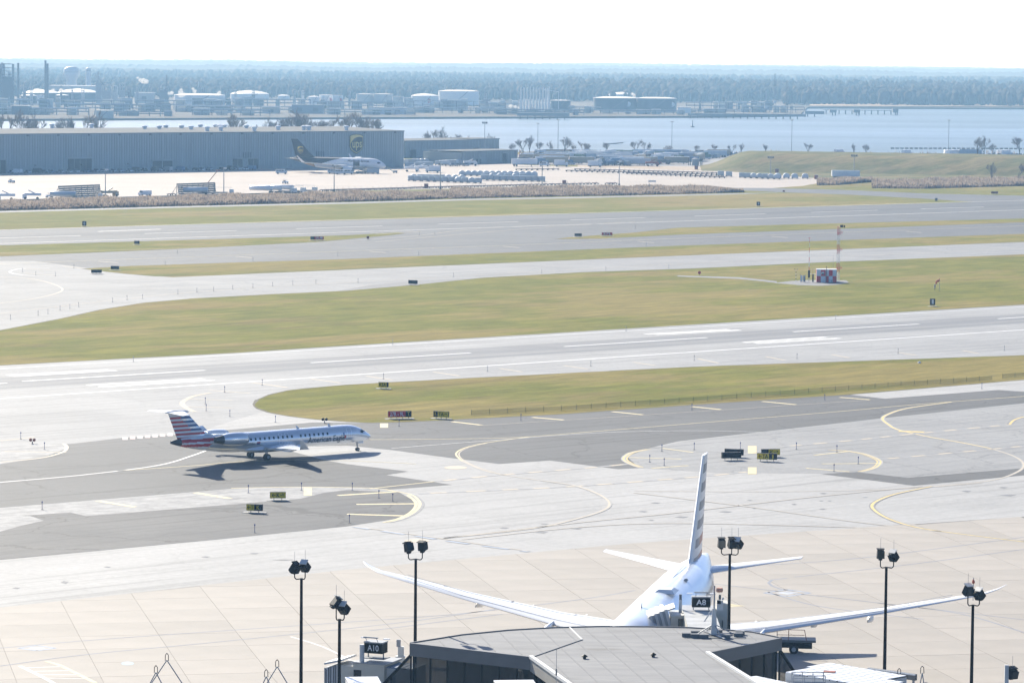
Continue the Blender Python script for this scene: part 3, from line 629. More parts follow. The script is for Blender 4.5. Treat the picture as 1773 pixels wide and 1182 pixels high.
def skin_text(body, size, rs, s_mid, z_mid, side, mat, parent, width, off=0.015):
    me = text_mesh(body, size, width=width); me.materials.clear(); me.materials.append(mat)
    import bmesh
    bm = bmesh.new(); bm.from_mesh(me)
    for k in range(-9, 10): bmesh.ops.bisect_plane(bm, geom=bm.verts[:] + bm.edges[:] + bm.faces[:], plane_co=(0, k * size / 13, 0), plane_no=(0, 1, 0))
    bm.to_mesh(me); bm.free()
    for v in me.vertices:
        s = s_mid - v.co.x * (1 if side < 0 else -1); r = ring_at(rs, s); z = z_mid + v.co.y
        q = max(-0.98, min(0.98, (z - r[2]) / r[4])); v.co = (-s, side * ((r[3]) * math.sqrt(1 - q * q) + off), z)
    o = bpy.data.objects.new('lettering', me); COL.objects.link(o); o.parent = parent; return o
def wheel(parent, s, y, r, w, pname='wheel'):
    mb = MB().tube((-s, y - w / 2, r), (-s, y + w / 2, r), r, n=18)
    o = mb.build(pname, RUBBER, parent, smooth=True, angle=40)
    MB().tube((-s, y - w / 2 - .02, r), (-s, y + w / 2 + .02, r), r * 0.5, n=12).build('rim', GREY, o)
    return o

def fin_mesh(secs, y_half, bands, fn):
    """vertical fin from (z, le_s, chord, thick) with many spanwise rows so that livery bands fall on face edges"""
    rows = []
    for i in range(bands + 1):
        z = secs[0][0] + (secs[-1][0] - secs[0][0]) * i / bands
        for a, b in zip(secs[:-1], secs[1:]):
            if a[0] <= z <= b[0] + 1e-6:
                t = (z - a[0]) / (b[0] - a[0]); rows.append((z, a[1] + (b[1] - a[1]) * t, a[2] + (b[2] - a[2]) * t, a[3] + (b[3] - a[3]) * t)); break
    prof = [(0, 0), (.05, .45), (.15, .8), (.3, 1), (.42, .95), (.5, .88), (.58, .8), (.66, .68), (.75, .5), (.87, .27), (1, .04)]
    P = []; n = len(prof)
    for z, le, ch, th in rows:
        for sg in (1, -1):
            for a, b in prof: P.append((-(le + a * ch), sg * b * th / 2, z))
    fs = []
    for k in range(len(rows) - 1):
        for sg in (0, 1):
            for i in range(n - 1):
                q = (k * 2 * n + sg * n + i, k * 2 * n + sg * n + i + 1, (k + 1) * 2 * n + sg * n + i + 1, (k + 1) * 2 * n + sg * n + i)
                fs.append(q if sg else q[::-1])
    t = (len(rows) - 1) * 2 * n
    fs.append(tuple([t + i for i in range(n)] + [t + n + i for i in range(n - 1, -1, -1)]))
    mb = MB().add(P, fs)
    for fi, f in enumerate(mb.f):
        c = [sum(mb.v[i][j] for i in f) / len(f) for j in range(3)]; zz = c[2]; 
        row = None
        for a, b in zip(secs[:-1], secs[1:]):
            if a[0] <= zz <= b[0] + 1e-6: t = (zz - a[0]) / (b[0] - a[0]); le = a[1] + (b[1] - a[1]) * t; ch = a[2] + (b[2] - a[2]) * t
        mb.m[fi] = fn((zz - secs[0][0]) / (secs[-1][0] - secs[0][0]), (-c[0] - le) / ch)
    return mb

# --- regional jet on the taxiway
mg = at(448, 794); ng = at(621, 780); hd = math.atan2(ng.y - mg.y, ng.x - mg.x)
nose = mg + Vector((math.cos(hd), math.sin(hd), 0)) * 19.9
crj = thing('regional_jet', 'silver twin-engine regional jet with flag-striped T-tail taxiing on the asphalt', 'airplane', nose, hd)
RS = smooth_rings([(0, 0, 1.98, .03, .03), (0.25, 0, 2.0, .33, .27), (0.9, 0, 2.1, .66, .58), (2.0, 0, 2.33, 1.0, .96), (3.3, 0, 2.5, 1.25, 1.24), (4.6, 0, 2.55, 1.345, 1.345), (8, 0, 2.55, 1.345, 1.345), (23, 0, 2.55, 1.345, 1.345), (26, 0, 2.62, 1.31, 1.28), (29.5, 0, 2.86, 1.05, 1.03), (32.4, 0, 3.08, .70, .70), (33.9, 0, 3.2, .45, .45), (34.9, 0, 3.25, .2, .2)], 0.25)
def crj_body(c):
    s, z = -c.x, c.z
    if s > 33.3: return 4
    if s > 28.2 and s < 33.3 and z < 4.2:
        lim = 28.2 + (3.4 - z) * 0.9
        if s > lim:
            k = z
            if 3.12 < k < 3.55: return 1
            if 2.45 < k < 2.85: return 1
            if 1.8 < k: return 3
    return 0
body = MB().loft(RS, 56).build('fuselage', [SILV, A_RED, A_BLUE, A_WHITE, DARKT], crj, smooth=True); remat(body, crj_body)
def crj_fin(t, q):
    k = int(t * 13)
    if k >= 12: return 0
    fr = q < 0.55 - 0.25 * (1 - t)
    if k % 2 == 0: return 2 if (fr and t > .25) else 1
    return 3 if not fr else (0 if k % 4 == 1 else 3)
fin = fin_mesh([(3.55, 27.2, 6.6, .42), (4.0, 28.9, 5.1, .40), (7.3, 32.3, 3.1, .26)], 0, 39, crj_fin).build('fin', [SILV, A_RED, A_BLUE, A_WHITE], crj)
MB().loft([(24.6, 0, 3.7, .05, .05), (25.2, 0, 3.92, .16, .2), (27.8, 0, 4.02, .16, .3), (29.2, 0, 4.1, .1, .2)], 10).build('dorsal_fairing', SILV, crj, smooth=True)
MB().loft(smooth_rings([(31.9, 0, 7.35, .05, .05), (32.5, 0, 7.37, .24, .22), (34.5, 0, 7.4, .26, .24), (35.9, 0, 7.42, .05, .05)], .3), 12).build('tail_bullet', A_WHITE, crj, smooth=True)
for sg in (1, -1):
    MB().wing([(32.6, 0, 7.42, 2.9, .26), (34.6, sg * 4.1, 7.36, 1.4, .13), (34.9, sg * 4.28, 7.36, 1.0, .08)]).build('tailplane', A_WHITE, crj, smooth=True, angle=50)
    w = MB().wing([(13.6, sg * 0.9, 1.72, 6.4, .75), (15.3, sg * 2.6, 1.78, 4.4, .55), (17.2, sg * 6.0, 2.0, 3.0, .34), (19.5, sg * 11.3, 2.38, 1.7, .18)]).build('wing', SILV, crj, smooth=True, angle=50)
    MB().wing([(19.55, sg * 11.25, 2.36, 1.65, .14), (20.1, sg * 11.6, 2.75, 1.25, .12), (21.1, sg * 11.85, 3.75, .55, .07)], up=(0, 1, 0.25)).build('winglet', SILV, w, smooth=True, angle=50)
    for yy in (3.4, 6.0, 8.6): MB().loft([(18.2 + (yy - 3.4) * .28, sg * yy, 1.72 + yy * .035, .04, .04), (19.3 + (yy - 3.4) * .28, sg * yy, 1.62 + yy * .035, .13, .13), (21.2 + (yy - 3.4) * .2, sg * yy, 1.72 + yy * .035, .03, .03)], 8).build('flap_fairing', SILV, w, smooth=True)
    e = MB().loft(smooth_rings([(23.9, sg * 2.35, 3.35, .72, .74), (24.2, sg * 2.35, 3.35, .84, .86), (25.4, sg * 2.35, 3.36, .92, .94), (26.9, sg * 2.35, 3.38, .86, .88), (27.9, sg * 2.35, 3.4, .66, .68)], .2), 24, cap=False).build('engine_nacelle', SILV, crj, smooth=True)
    MB().loft([(23.85, sg * 2.35, 3.35, .74, .76), (23.75, sg * 2.35, 3.35, .70, .72), (23.9, sg * 2.35, 3.35, .64, .66)], 24, cap=False).build('inlet_lip', ALU, e, smooth=True)
    MB().loft([(24.5, sg * 2.35, 3.35, .62, .64), (24.55, sg * 2.35, 3.35, .62, .64)], 24).build('fan', ENG_IN, e)
    MB().loft([(27.6, sg * 2.35, 3.4, .62, .64), (28.5, sg * 2.35, 3.41, .50, .51), (29.1, sg * 2.35, 3.42, .40, .41)], 24).build('exhaust_nozzle', ENG_IN if sg > 0 else DARKT, e, smooth=True, angle=40)
    MB().wing([(24.9, sg * 1.0, 3.1, 3.0, .45), (25.0, sg * 1.75, 3.3, 2.7, .4)]).build('pylon', SILV, e, smooth=True, angle=50)
MB().loft(smooth_rings([(11.2, 0, 1.5, .1, .06), (13.0, 0, 1.46, 1.1, .42), (16, 0, 1.42, 1.5, .52), (20, 0, 1.42, 1.5, .52), (22.6, 0, 1.55, 1.0, .4), (24.5, 0, 1.65, .1, .06)], .5), 20).build('belly_fairing', SILV, crj, smooth=True)
for sd in (-1, 1):
    for k in range(22):
        if k in (7,): continue
        s = 8.6 + k * 0.79 if k < 14 else 8.6 + k * .79
        skin_patch(RS, s, s + .3, 11, 27, sd, ns=1, na=3).build('window', GLASS, crj)
    for s0, s1, a0, a1 in ((1.72, 2.3, 33, 58), (2.02, 2.62, 17, 38), (1.38, 1.86, 42, 68)): skin_patch(RS, s0, s1, a0, a1, sd, ns=4, na=4).build('cockpit_window', GLASS, crj)
    for s0, wd_ in ((4.4, .8), (15.6, .55), (16.7, .55)):
        for q in ((s0, s0 + .05, -22, 44), (s0 + wd_, s0 + wd_ + .05, -22, 44), (s0, s0 + wd_, -23, -21), (s0, s0 + wd_, 43, 45)): skin_patch(RS, *q, sd, ns=1, na=6).build('door_outline', A_WHITE if s0 > 10 else A_WHITE, crj)
    skin_patch(RS, 4.35, 5.3, -31, -26, sd, ns=2, na=1).build('door_sill', DGREY, crj)
skin_text('American Eagle', 1.25, RS, 8.9, 2.22, -1, A_DK, crj, 6.6); skin_text('American Eagle', 1.25, RS, 8.9, 2.22, 1, A_DK, crj, 6.6)
skin_text('N535NN', .5, RS, 22.6, 2.35, -1, A_DK, crj, 1.9)
for k, (m_, a0, a1) in enumerate(((A_RED, -6, 2), (A_BLUE, -14, -6))): skin_patch(RS, 20.6 + .1 * k, 21.2, a0, a1, -1).build('flag_decal', m_, crj)
eg = MB(); eg = skin_patch(RS, 5.75, 5.95, -2, 18, -1, off=.016); eg.build('eagle_decal', A_BLUE, crj); skin_patch(RS, 5.45, 5.72, -16, 2, -1, off=.016).build('eagle_decal', A_RED, crj)
def gear(parent, s, y, top, r, w, n2, mat=GREY, gap=.28):
    st = MB().tube((-s, y, r * .6), (-s, y, top), .09 * r / .4, n=8).tube((-s - r * 1.2, y, top - .1), (-s, y, r * 1.3), .05, n=6).build('gear_strut', mat, parent)
    for k in range(n2): wheel(parent, s, y + (k - (n2 - 1) / 2) * gap * 2, r, w)
gear(crj, 2.35, 0, 1.7, .26, .16, 2, gap=.14); gear(crj, 19.9, 1.95, 1.6, .45, .26, 2, gap=.2); gear(crj, 19.9, -1.95, 1.6, .45, .26, 2, gap=.2)
MB().box((-2.0, 0.34, 1.35), (.9, .03, .5)).box((-2.0, -0.34, 1.35), (.9, .03, .5)).build('gear_door', SILV, crj)
MB().wing([(7.2, 0, 3.87, .5, .05), (7.5, 0, 4.25, .28, .03)], up=(0, 1, 0)).build('antenna', A_WHITE, crj); MB().wing([(12.8, 0, 3.87, .5, .05), (13.2, 0, 4.3, .28, .03)], up=(0, 1, 0)).build('antenna', A_WHITE, crj)

# --- wide-body at the gate, nose hidden behind the concourse
TL, TR = at(630, 972, 8.1), at(1737, 1005, 8.1); tm = (TL + TR) / 2; ax = (TR - TL); ax.z = 0; ax.normalize()
h7 = math.atan2(-ax.x, ax.y) - R_(2.6); fwd = Vector((math.cos(h7), math.sin(h7), 0))
n7 = tm + fwd * 37.0; n7.z = 0
wb = thing('widebody_jet', 'white and silver wide-body jet parked nose-in at the gate with long upswept wings', 'airplane', n7, h7)
R7 = smooth_rings([(0, 0, 4.3, .05, .05), (0.6, 0, 4.35, .8, .75), (2, 0, 4.6, 1.6, 1.55), (4, 0, 4.9, 2.3, 2.3), (7, 0, 5.05, 2.8, 2.85), (9.5, 0, 5.1, 2.885, 2.97), (16, 0, 5.1, 2.885, 2.97), (36, 0, 5.1, 2.885, 2.97), (41, 0, 5.35, 2.7, 2.72), (46, 0, 5.9, 2.1, 2.05), (50.5, 0, 6.5, 1.3, 1.25), (54, 0, 6.95, .62, .6), (56, 0, 7.15, .15, .15)], .5)
SILV7 = pm('pearl_silver_paint', (0.84, 0.87, 0.90), 0.25, 0.02, 0.2, metal=0.4)
MB().loft(R7, 64).build('fuselage', SILV7, wb, smooth=True)
def f7(t, q):
    if q < .13 or t > .94: return 3
    k = int(t * 12); 
    if k % 2: return 3
    return 2 if (t > .32 or q < .5) else 1
G_FIN = pm('livery_grey_blue', (0.16, 0.20, 0.27), 0.35, 0.05); TAN_FIN = pm('livery_worn_red', (0.32, 0.09, 0.08), 0.35, 0.05)
fin_mesh([(7.4, 41.8, 10.5, .75), (8.4, 43.6, 8.7, .7), (17.5, 52.0, 3.6, .35)], 0, 48, f7).build('fin', [SILV7, TAN_FIN, G_FIN, A_WHITE], wb)
for sg in (1, -1):
    w = MB().wing([(17.0, sg * 2.0, 4.1, 13.0, 1.9), (20.0, sg * 5.0, 4.35, 9.6, 1.3), (23.6, sg * 10.0, 4.75, 7.0, .85), (29.2, sg * 19.5, 5.9, 4.2, .5), (32.9, sg * 26.3, 6.9, 2.6, .3), (34.3, sg * 28.8, 7.3, 1.7, .2), (35.7, sg * 30.1, 7.65, 1.0, .12), (36.8, sg * 30.8, 7.95, .3, .05)]).build('wing', A_WHITE, wb, smooth=True, angle=55)
    for yy in (8.0, 13.5, 18.5): MB().loft([(23.5 + yy * .40, sg * yy, 3.6 + yy * .07, .06, .06), (26 + yy * .40, sg * yy, 3.5 + yy * .07, .32, .34), (29.2 + yy * .36, sg * yy, 3.85 + yy * .07, .04, .05)], 10).build('flap_fairing', A_WHITE, w, smooth=True)
    MB().wing([(44.8, sg * 1.0, 6.7, 6.2, .7), (48.6, sg * 5.2, 7.1, 3.9, .4), (52.3, sg * 9.9, 7.55, 1.9, .18)]).build('tailplane', A_WHITE, wb, smooth=True, angle=55)
    e = MB().loft(smooth_rings([(14.6, sg * 9.75, 2.75, 1.5, 1.5), (15.0, sg * 9.75, 2.75, 1.72, 1.72), (17.5, sg * 9.75, 2.8, 1.82, 1.82), (20.0, sg * 9.75, 2.9, 1.5, 1.5), (21.3, sg * 9.75, 2.95, 1.2, 1.2)], .35), 32, cap=False).build('engine_nacelle', A_WHITE, wb, smooth=True)
    MB().loft([(15.6, sg * 9.75, 2.75, 1.45, 1.45), (15.7, sg * 9.75, 2.75, 1.45, 1.45)], 32).build('fan', ENG_IN, e)
    MB().loft([(20.9, sg * 9.75, 2.95, .95, .95), (23.2, sg * 9.75, 3.0, .4, .4)], 20).build('exhaust_cone', DARKT, e, smooth=True)
    MB().wing([(16.5, sg * 9.75, 4.2, 8, .5), (18.5, sg * 9.75, 5.0, 6, .5)], up=(0, 1, 0)).build('pylon', A_WHITE, e, smooth=True)
    gear(wb, 25.5, sg * 4.9, 4.0, .65, .5, 2, gap=.5); gear(wb, 27.0, sg * 4.9, 4.0, .65, .5, 2, gap=.5)
    for k in range(60):
        s = 6.5 + k * .62
        if s < 44: skin_patch(R7, s, s + .3, 10, 20, sg, ns=1, na=2).build('window', GLASS, wb)
gear(wb, 4.6, 0, 3.2, .5, .35, 2, gap=.3)
MB().loft(smooth_rings([(14, 0, 2.6, .3, .1), (17, 0, 2.4, 2.4, .8), (23, 0, 2.3, 3.0, 1.0), (29, 0, 2.4, 2.6, .9), (33, 0, 2.8, .3, .1)], 1), 20).build('belly_fairing', SILV7, wb, smooth=True)
MB().box((-24.5, .6, 8.12), (2.6, 2.0, .34), top=(.62, .6)).build('satcom_radome', A_WHITE, wb); MB().box((-33, 1.2, 7.93), (.8, .4, .2), top=(.5, .4)).build('antenna', GREY, wb)
MB().wing([(13.5, 0, 8.0, .7, .06), (14.0, 0, 8.55, .4, .04)], up=(0, 1, 0)).build('antenna', DGREY, wb)
for sg in (1, -1):
    SEC = [(17.0, 2.0, 4.1, 13.0, 1.9), (20.0, 5.0, 4.35, 9.6, 1.3), (23.6, 10.0, 4.75, 7.0, .85), (29.2, 19.5, 5.9, 4.2, .5), (32.9, 26.0, 7.05, 2.6, .3)]
    for fr, zf in ((.72, .56), (.12, .80)):
        MB().path([(-(a + c * fr), sg * y, z + t_ * zf / 2 + .006) for a, y, z, c, t_ in SEC], .02, n=4).build('panel_gap', pm('gap_grey', (.45, .46, .48), .6, .1), wb)
    for (a, y, z, c, t_) in ((22.6, 8.6, 4.64, 7.6, .95), (26.6, 15, 5.37, 5.5, .65), (30.6, 22, 6.3, 3.6, .4)):
        MB().path([(-(a + c * .72), sg * y, z + t_ * .56 / 2 + .01), (-(a + c * .97), sg * y, z + t_ * .06)], .03, n=4).build('panel_gap', pm('gap_grey', (.45, .46, .48), .6, .1), wb)
    for s0, wd_ in ((6.0, 1.1), (16.5, 1.1), (30.0, 1.1), (42.5, 1.0)):
        for q in ((s0, s0 + .07, -8, 34), (s0 + wd_, s0 + wd_ + .07, -8, 34), (s0, s0 + wd_, 33, 34.5)): skin_patch(R7, *q, sg, ns=1, na=6).build('door_outline', GREY, wb)
for s0 in (12.5, 20, 27.5, 35, 40.5):
    skin_patch(R7, s0, s0 + .06, 60, 120, 1, ns=1, na=12).build('skin_joint', pm('skin_joint_grey', (.55, .57, .6), .4, .05), wb)
MB().tube((-30, 0, 8.0), (-44, 0, 8.35), .035, n=6).build('crown_seam', A_WHITE, wb)

# --- cargo jet by the warehouse
UB = pm('cargo_brown', (0.040, 0.032, 0.030), 0.35, 0.1, 0.2); GOLD = pm('cargo_gold', (0.75, 0.55, 0.08), 0.4, 0.05); UTAN = pm('cargo_tan', (0.42, 0.27, 0.14), 0.45, 0.1)
h6 = R_(-27); gp6 = at(584, 299)
f6 = Vector((math.cos(h6), math.sin(h6), 0)); n6 = at(668, 301) ; 
frt = thing('cargo_jet', 'brown and white cargo jet with a shield on its tail parked before the warehouse', 'airplane', n6, h6)
R6 = smooth_rings([(0, 0, 3.6, .05, .05), (.6, 0, 3.65, .8, .8), (2, 0, 3.95, 1.5, 1.5), (4.2, 0, 4.35, 2.1, 2.2), (7, 0, 4.6, 2.45, 2.6), (10, 0, 4.65, 2.51, 2.7), (34, 0, 4.65, 2.51, 2.7), (40, 0, 5.0, 2.3, 2.35), (46, 0, 5.7, 1.5, 1.55), (51, 0, 6.2, .7, .75), (53.6, 0, 6.45, .15, .2)], .6)
def c6(c):
    s, z = -c.x, c.z; q = (z - 4.6) / 2.7
    if s > 24 + 10 * max(0, 0.95 - q) and q > -.1: return 1
    if s > 39 and -.75 < q < -.15: return 2
    return 0
bd = MB().loft(R6, 48).build('fuselage', [A_WHITE, UB, UTAN], frt, smooth=True); remat(bd, c6)
fin_mesh([(7.0, 38.5, 11.5, .6), (8.2, 41.2, 9.6, .6), (15.9, 49.4, 3.7, .3)], 0, 10, lambda t, q: 0).build('fin', UB, frt)
for sg in (1, -1):
    w = MB().wing([(15.5, sg * 2, 3.2, 12, 1.5), (20, sg * 8, 3.7, 7.4, .9), (27.5, sg * 19, 4.8, 4, .45), (31, sg * 23.8, 5.3, 2.3, .25)]).build('wing', OFFW, frt, smooth=True, angle=55)
    MB().wing([(31, sg * 23.7, 5.3, 2.2, .2), (32.3, sg * 24.4, 6.4, 1.6, .15), (34.6, sg * 25.3, 8.6, .6, .08)], up=(0, 1, .2)).build('winglet', A_WHITE, w, smooth=True, angle=55)
    MB().wing([(45.5, sg * .7, 6.0, 5.4, .5), (50.2, sg * 9.2, 6.8, 1.9, .2)]).build('tailplane', OFFW, frt, smooth=True, angle=55)
    e = MB().loft(smooth_rings([(13.5, sg * 7.9, 2.0, 1.2, 1.2), (14, sg * 7.9, 2.0, 1.38, 1.38), (16.5, sg * 7.9, 2.05, 1.38, 1.38), (18.8, sg * 7.9, 2.1, 1.0, 1.0)], .4), 24, cap=False).build('engine_nacelle', A_WHITE, frt, smooth=True)
    MB().loft([(14.3, sg * 7.9, 2.0, 1.15, 1.15), (14.4, sg * 7.9, 2.0, 1.15, 1.15)], 24).build('fan', ENG_IN, e)
    MB().loft([(18.5, sg * 7.9, 2.1, .85, .85), (20.5, sg * 7.9, 2.15, .3, .3)], 16).build('exhaust_cone', DARKT, e)
    MB().wing([(15, sg * 7.9, 3.0, 7, .4), (17, sg * 7.9, 3.9, 5, .4)], up=(0, 1, 0)).build('pylon', A_WHITE, e)
    gear(frt, 26, sg * 4.6, 3, .58, .4, 2, gap=.5)
    for a0, a1, s0, s1 in ((28, 46, 2.3, 3.3), (18, 36, 2.9, 3.8)): skin_patch(R6, s0, s1, a0, a1, sg, off=.03).build('cockpit_window', GLASS, frt)
gear(frt, 4.5, 0, 2.6, .48, .3, 2, gap=.3)
skin_patch(R6, 13.2, 16.6, -24, 16, -1, off=.03, ns=4, na=6).build('cargo_door_opening', ENG_IN, frt); skin_patch(R6, 13.2, 16.6, 62, 88, -1, off=.5, ns=3, na=3).build('cargo_door', A_WHITE, frt)
skin_text('Worldwide Services', 1.5, R6, 14.0, 5.9, -1, UB, frt, 12.0, off=.04)
skin_patch(R6, 7, 22, 20.5, 22.5, -1, off=.03, ns=10, na=1).build('cheatline', UB, frt)
def shield(M, w, parent, board, gold, body_text, tsize):
    """parcel shield lying in local XZ, facing -Y, transformed by M"""
    def poly(k, z, sx=1.0):
        P = [(-.5, .42), (-.3, .5), (0, .53), (.3, .5), (.5, .42), (.5, -.18), (.42, -.36), (.25, -.5), (0, -.62), (-.25, -.5), (-.42, -.36), (-.5, -.18)]
        return [(a * w * k, b * w * k, z) for a, b in P]
    def mk(nm, pts, mat, z0, z1):
        mb = MB().prism([(p[0], p[1]) for p in pts][::1], z0, z1); mb.v = [tuple(M @ Vector(v)) for v in mb.v]; return mb.build(nm, mat, parent)
    mk('shield_border', poly(1.0, 0), board, 0, .12 * w / 7); mk('shield_rim', poly(.93, 0), gold, .12 * w / 7, .2 * w / 7); mk('shield_face', poly(.87, 0), board, .2 * w / 7, .28 * w / 7)
    sw = [(-.43, .37), (-.26, .435), (0, .46), (.26, .435), (.43, .37), (.43, .33), (.2, .36), (0, .335), (-.2, .25), (-.36, .1), (-.43, -.02)]
    mk('shield_swoosh', [(a * w, b * w) for a, b in sw][::-1], gold, .28 * w / 7, .36 * w / 7)
    me = text_mesh(body_text, tsize, width=w * .68); me.materials.clear(); me.materials.append(gold)
    for v in me.vertices: v.co = M @ Vector((v.co.x + .02 * w, v.co.y - .04 * w, .4 * w / 7))
    o = bpy.data.objects.new('lettering', me); COL.objects.link(o); o.parent = parent
M6 = Matrix.Translation((-47.6, -.36, 10.7)) @ Matrix.Rotation(R_(90), 4, 'X')
shield(M6, 3.4, frt, UB, GOLD, 'ups', 2.4)
# ------------------------------------------------------------------ concourse in the foreground
RH = 9.0
def roofmat():
    m, t, b = _nodes('roof_membrane'); N, L = t.nodes, t.links
    tc = N.new('ShaderNodeTexCoord'); nz = N.new('ShaderNodeTexNoise'); nz.inputs['Scale'].default_value = 0.5; nz.inputs['Detail'].default_value = 7
    mp = N.new('ShaderNodeMapping'); mp.inputs['Scale'].default_value = (0.5, 1.4, 1); L.new(tc.outputs['Object'], mp.inputs[0]); L.new(mp.outputs[0], nz.inputs[0])
    rp = N.new('ShaderNodeValToRGB'); rp.color_ramp.elements[0].position = .3; rp.color_ramp.elements[1].position = .72
    rp.color_ramp.elements[0].color = (.155, .157, .165, 1); rp.color_ramp.elements[1].color = (.225, .227, .235, 1); L.new(nz.outputs[0], rp.inputs[0])
    n2 = N.new('ShaderNodeTexNoise'); n2.inputs['Scale'].default_value = 0.22; n2.inputs['Detail'].default_value = 5
    m2 = N.new('ShaderNodeMapping'); m2.inputs['Location'].default_value = (-3.3, 8.2, 0); m2.inputs['Scale'].default_value = (.5, 2, 1); L.new(tc.outputs['Object'], m2.inputs[0]); L.new(m2.outputs[0], n2.inputs[0])
    mr = N.new('ShaderNodeMapRange'); mr.inputs[1].default_value = .6; mr.inputs[2].default_value = .78; mr.inputs[4].default_value = .6; L.new(n2.outputs[0], mr.inputs[0])
    mx = N.new('ShaderNodeMix'); mx.data_type = 'RGBA'; L.new(mr.outputs[0], mx.inputs[0]); L.new(rp.outputs[0], mx.inputs[6]); mx.inputs[7].default_value = (.10, .095, .09, 1)
    # soot patch with a shape of its own near the middle of the deck
    c0 = at(1045, 1123, RH); sb = N.new('ShaderNodeVectorMath'); sb.operation = 'SUBTRACT'; L.new(tc.outputs['Object'], sb.inputs[0]); sb.inputs[1].default_value = c0
    ml_ = N.new('ShaderNodeVectorMath'); ml_.operation = 'MULTIPLY'; L.new(sb.outputs[0], ml_.inputs[0]); ml_.inputs[1].default_value = (.33, 1.1, 0)
    le = N.new('ShaderNodeVectorMath'); le.operation = 'LENGTH'; L.new(ml_.outputs[0], le.inputs[0])
    ad = N.new('ShaderNodeMath'); ad.operation = 'ADD'; L.new(le.outputs['Value'], ad.inputs[0]); L.new(nz.outputs[0], ad.inputs[1])
    m3 = N.new('ShaderNodeMapRange'); m3.interpolation_type = 'SMOOTHSTEP'; m3.inputs[1].default_value = 1.55; m3.inputs[2].default_value = .55; m3.inputs[4].default_value = .75; L.new(ad.outputs[0], m3.inputs[0])
    x3 = N.new('ShaderNodeMix'); x3.data_type = 'RGBA'; L.new(m3.outputs[0], x3.inputs[0]); L.new(mx.outputs[2], x3.inputs[6]); x3.inputs[7].default_value = (.085, .08, .075, 1)
    L.new(x3.outputs[2], b.inputs['Base Color']); b.inputs['Roughness'].default_value = .75; return m
ROOF = roofmat(); FASC = pm('fascia_bronze_grey', (0.17, 0.165, 0.16), 0.5, 0.08, 0.5); CAP = pm('white_coping', (0.72, 0.72, 0.70), 0.5, 0.04)
tb = thing('concourse', 'grey flat-roofed glass concourse end with sloping glazed ends in the foreground', 'building', (0, 0, 0))
L0, L1, L2_, L3 = at(712, 1113, RH), at(922, 1137, RH), at(1222, 1130, RH), at(1350, 1104, RH)
far_e = [at(u, v, RH) for u, v in ((1300, 1094), (1250, 1090), (1190, 1086.5), (1120, 1085), (1040, 1084.5), (960, 1086.5), (880, 1091), (800, 1099))]
nearL, nearR = at(1068, 1240, RH), at(1400, 1240, RH)
roof = [L0, L1, nearL, nearR, L2_, L3] + far_e
roof_o = MB().prism(roof, RH - .06, RH).build('roof', ROOF, tb)
# membrane seams: lapped sheets lying proud of the deck, clipped to the roof outline
sd_ = (at(1110, 1180, RH) - at(1010, 1092, RH)); sd_.z = 0; sd_.normalize(); sn_ = Vector((-sd_.y, sd_.x, 0))
seam_m = pm('seam_strip', (0.165, 0.167, 0.178), 0.8, 0.2, 0.8)
def inside(p):
    c = False; n = len(roof)
    for i in range(n):
        a, b = roof[i], roof[(i + 1) % n]
        if (a.y > p.y) != (b.y > p.y) and p.x < (b.x - a.x) * (p.y - a.y) / (b.y - a.y) + a.x: c = not c
    return c
for k in range(-14, 20):
    base_p = at(1010, 1120, RH) + sn_ * (k * 1.85); run = []
    for q in range(-60, 61):
        p = base_p + sd_ * (q * .5)
        if inside(p + sd_ * .6) and inside(p - sd_ * .6): run.append(p)
        else:
            if len(run) > 4: a, b = run[0], run[-1]; mid = (a + b) / 2; MB().box((0, 0, .006), ((b - a).length, .13, .012)).build('membrane_seam', seam_m, roof_o, loc=(mid.x, mid.y, RH), rz=math.atan2(sd_.y, sd_.x))
            run = []
    if len(run) > 4: a, b = run[0], run[-1]; mid = (a + b) / 2; MB().box((0, 0, .006), ((b - a).length, .13, .012)).build('membrane_seam', seam_m, roof_o, loc=(mid.x, mid.y, RH), rz=math.atan2(sd_.y, sd_.x))
def wallstrip(a, b, z0, z1, t, name, mat, parent, out=0.0):
    d = b - a; d.z = 0; l = d.length; d.normalize(); n = Vector((d.y, -d.x, 0)); c = (a + b) / 2 + n * out
    return MB().box((0, 0, 0), (l, t, z1 - z0)).build(name, mat, parent, loc=(c.x, c.y, (z0 + z1) / 2), rz=math.atan2(d.y, d.x))
# fascias
wallstrip(L0, L1, RH - 1.0, RH + .06, .24, 'fascia', FASC, tb, .12); wallstrip(L2_, L3, RH - 1.0, RH + .06, .24, 'fascia', FASC, tb, .12)
wallstrip(L1, nearL, RH - 1.1, RH - .1, .2, 'fascia', pm('fascia_cream', (.36, .345, .31), .55, .08), tb, .1); wallstrip(nearR, L2_, RH - 1.1, RH - .1, .2, 'fascia', FASC, tb, .1)
wallstrip(L1, nearL, RH - .08, RH + .16, .32, 'coping', CAP, tb, .14); wallstrip(nearR, L2_, RH - .08, RH + .16, .32, 'coping', CAP, tb, .14)
for a, b in zip([L3] + far_e, far_e + [L0]): wallstrip(a, b, RH - .7, RH + .09, .12, 'fascia', FASC, tb, .06)
# ridge joint lines on the deck
for pts in ([(985, 1084.6), (1008, 1107)], [(1008, 1107), (922, 1137)]):
    a, b = at(*pts[0], RH), at(*pts[1], RH); d = b - a; mid = (a + b) / 2
    MB().box((0, 0, .03), (d.length, .12, .06)).build('roof_ridge', CAP if pts[0][0] == 985 else DGREY, roof_o, loc=(mid.x, mid.y, RH), rz=math.atan2(d.y, d.x))
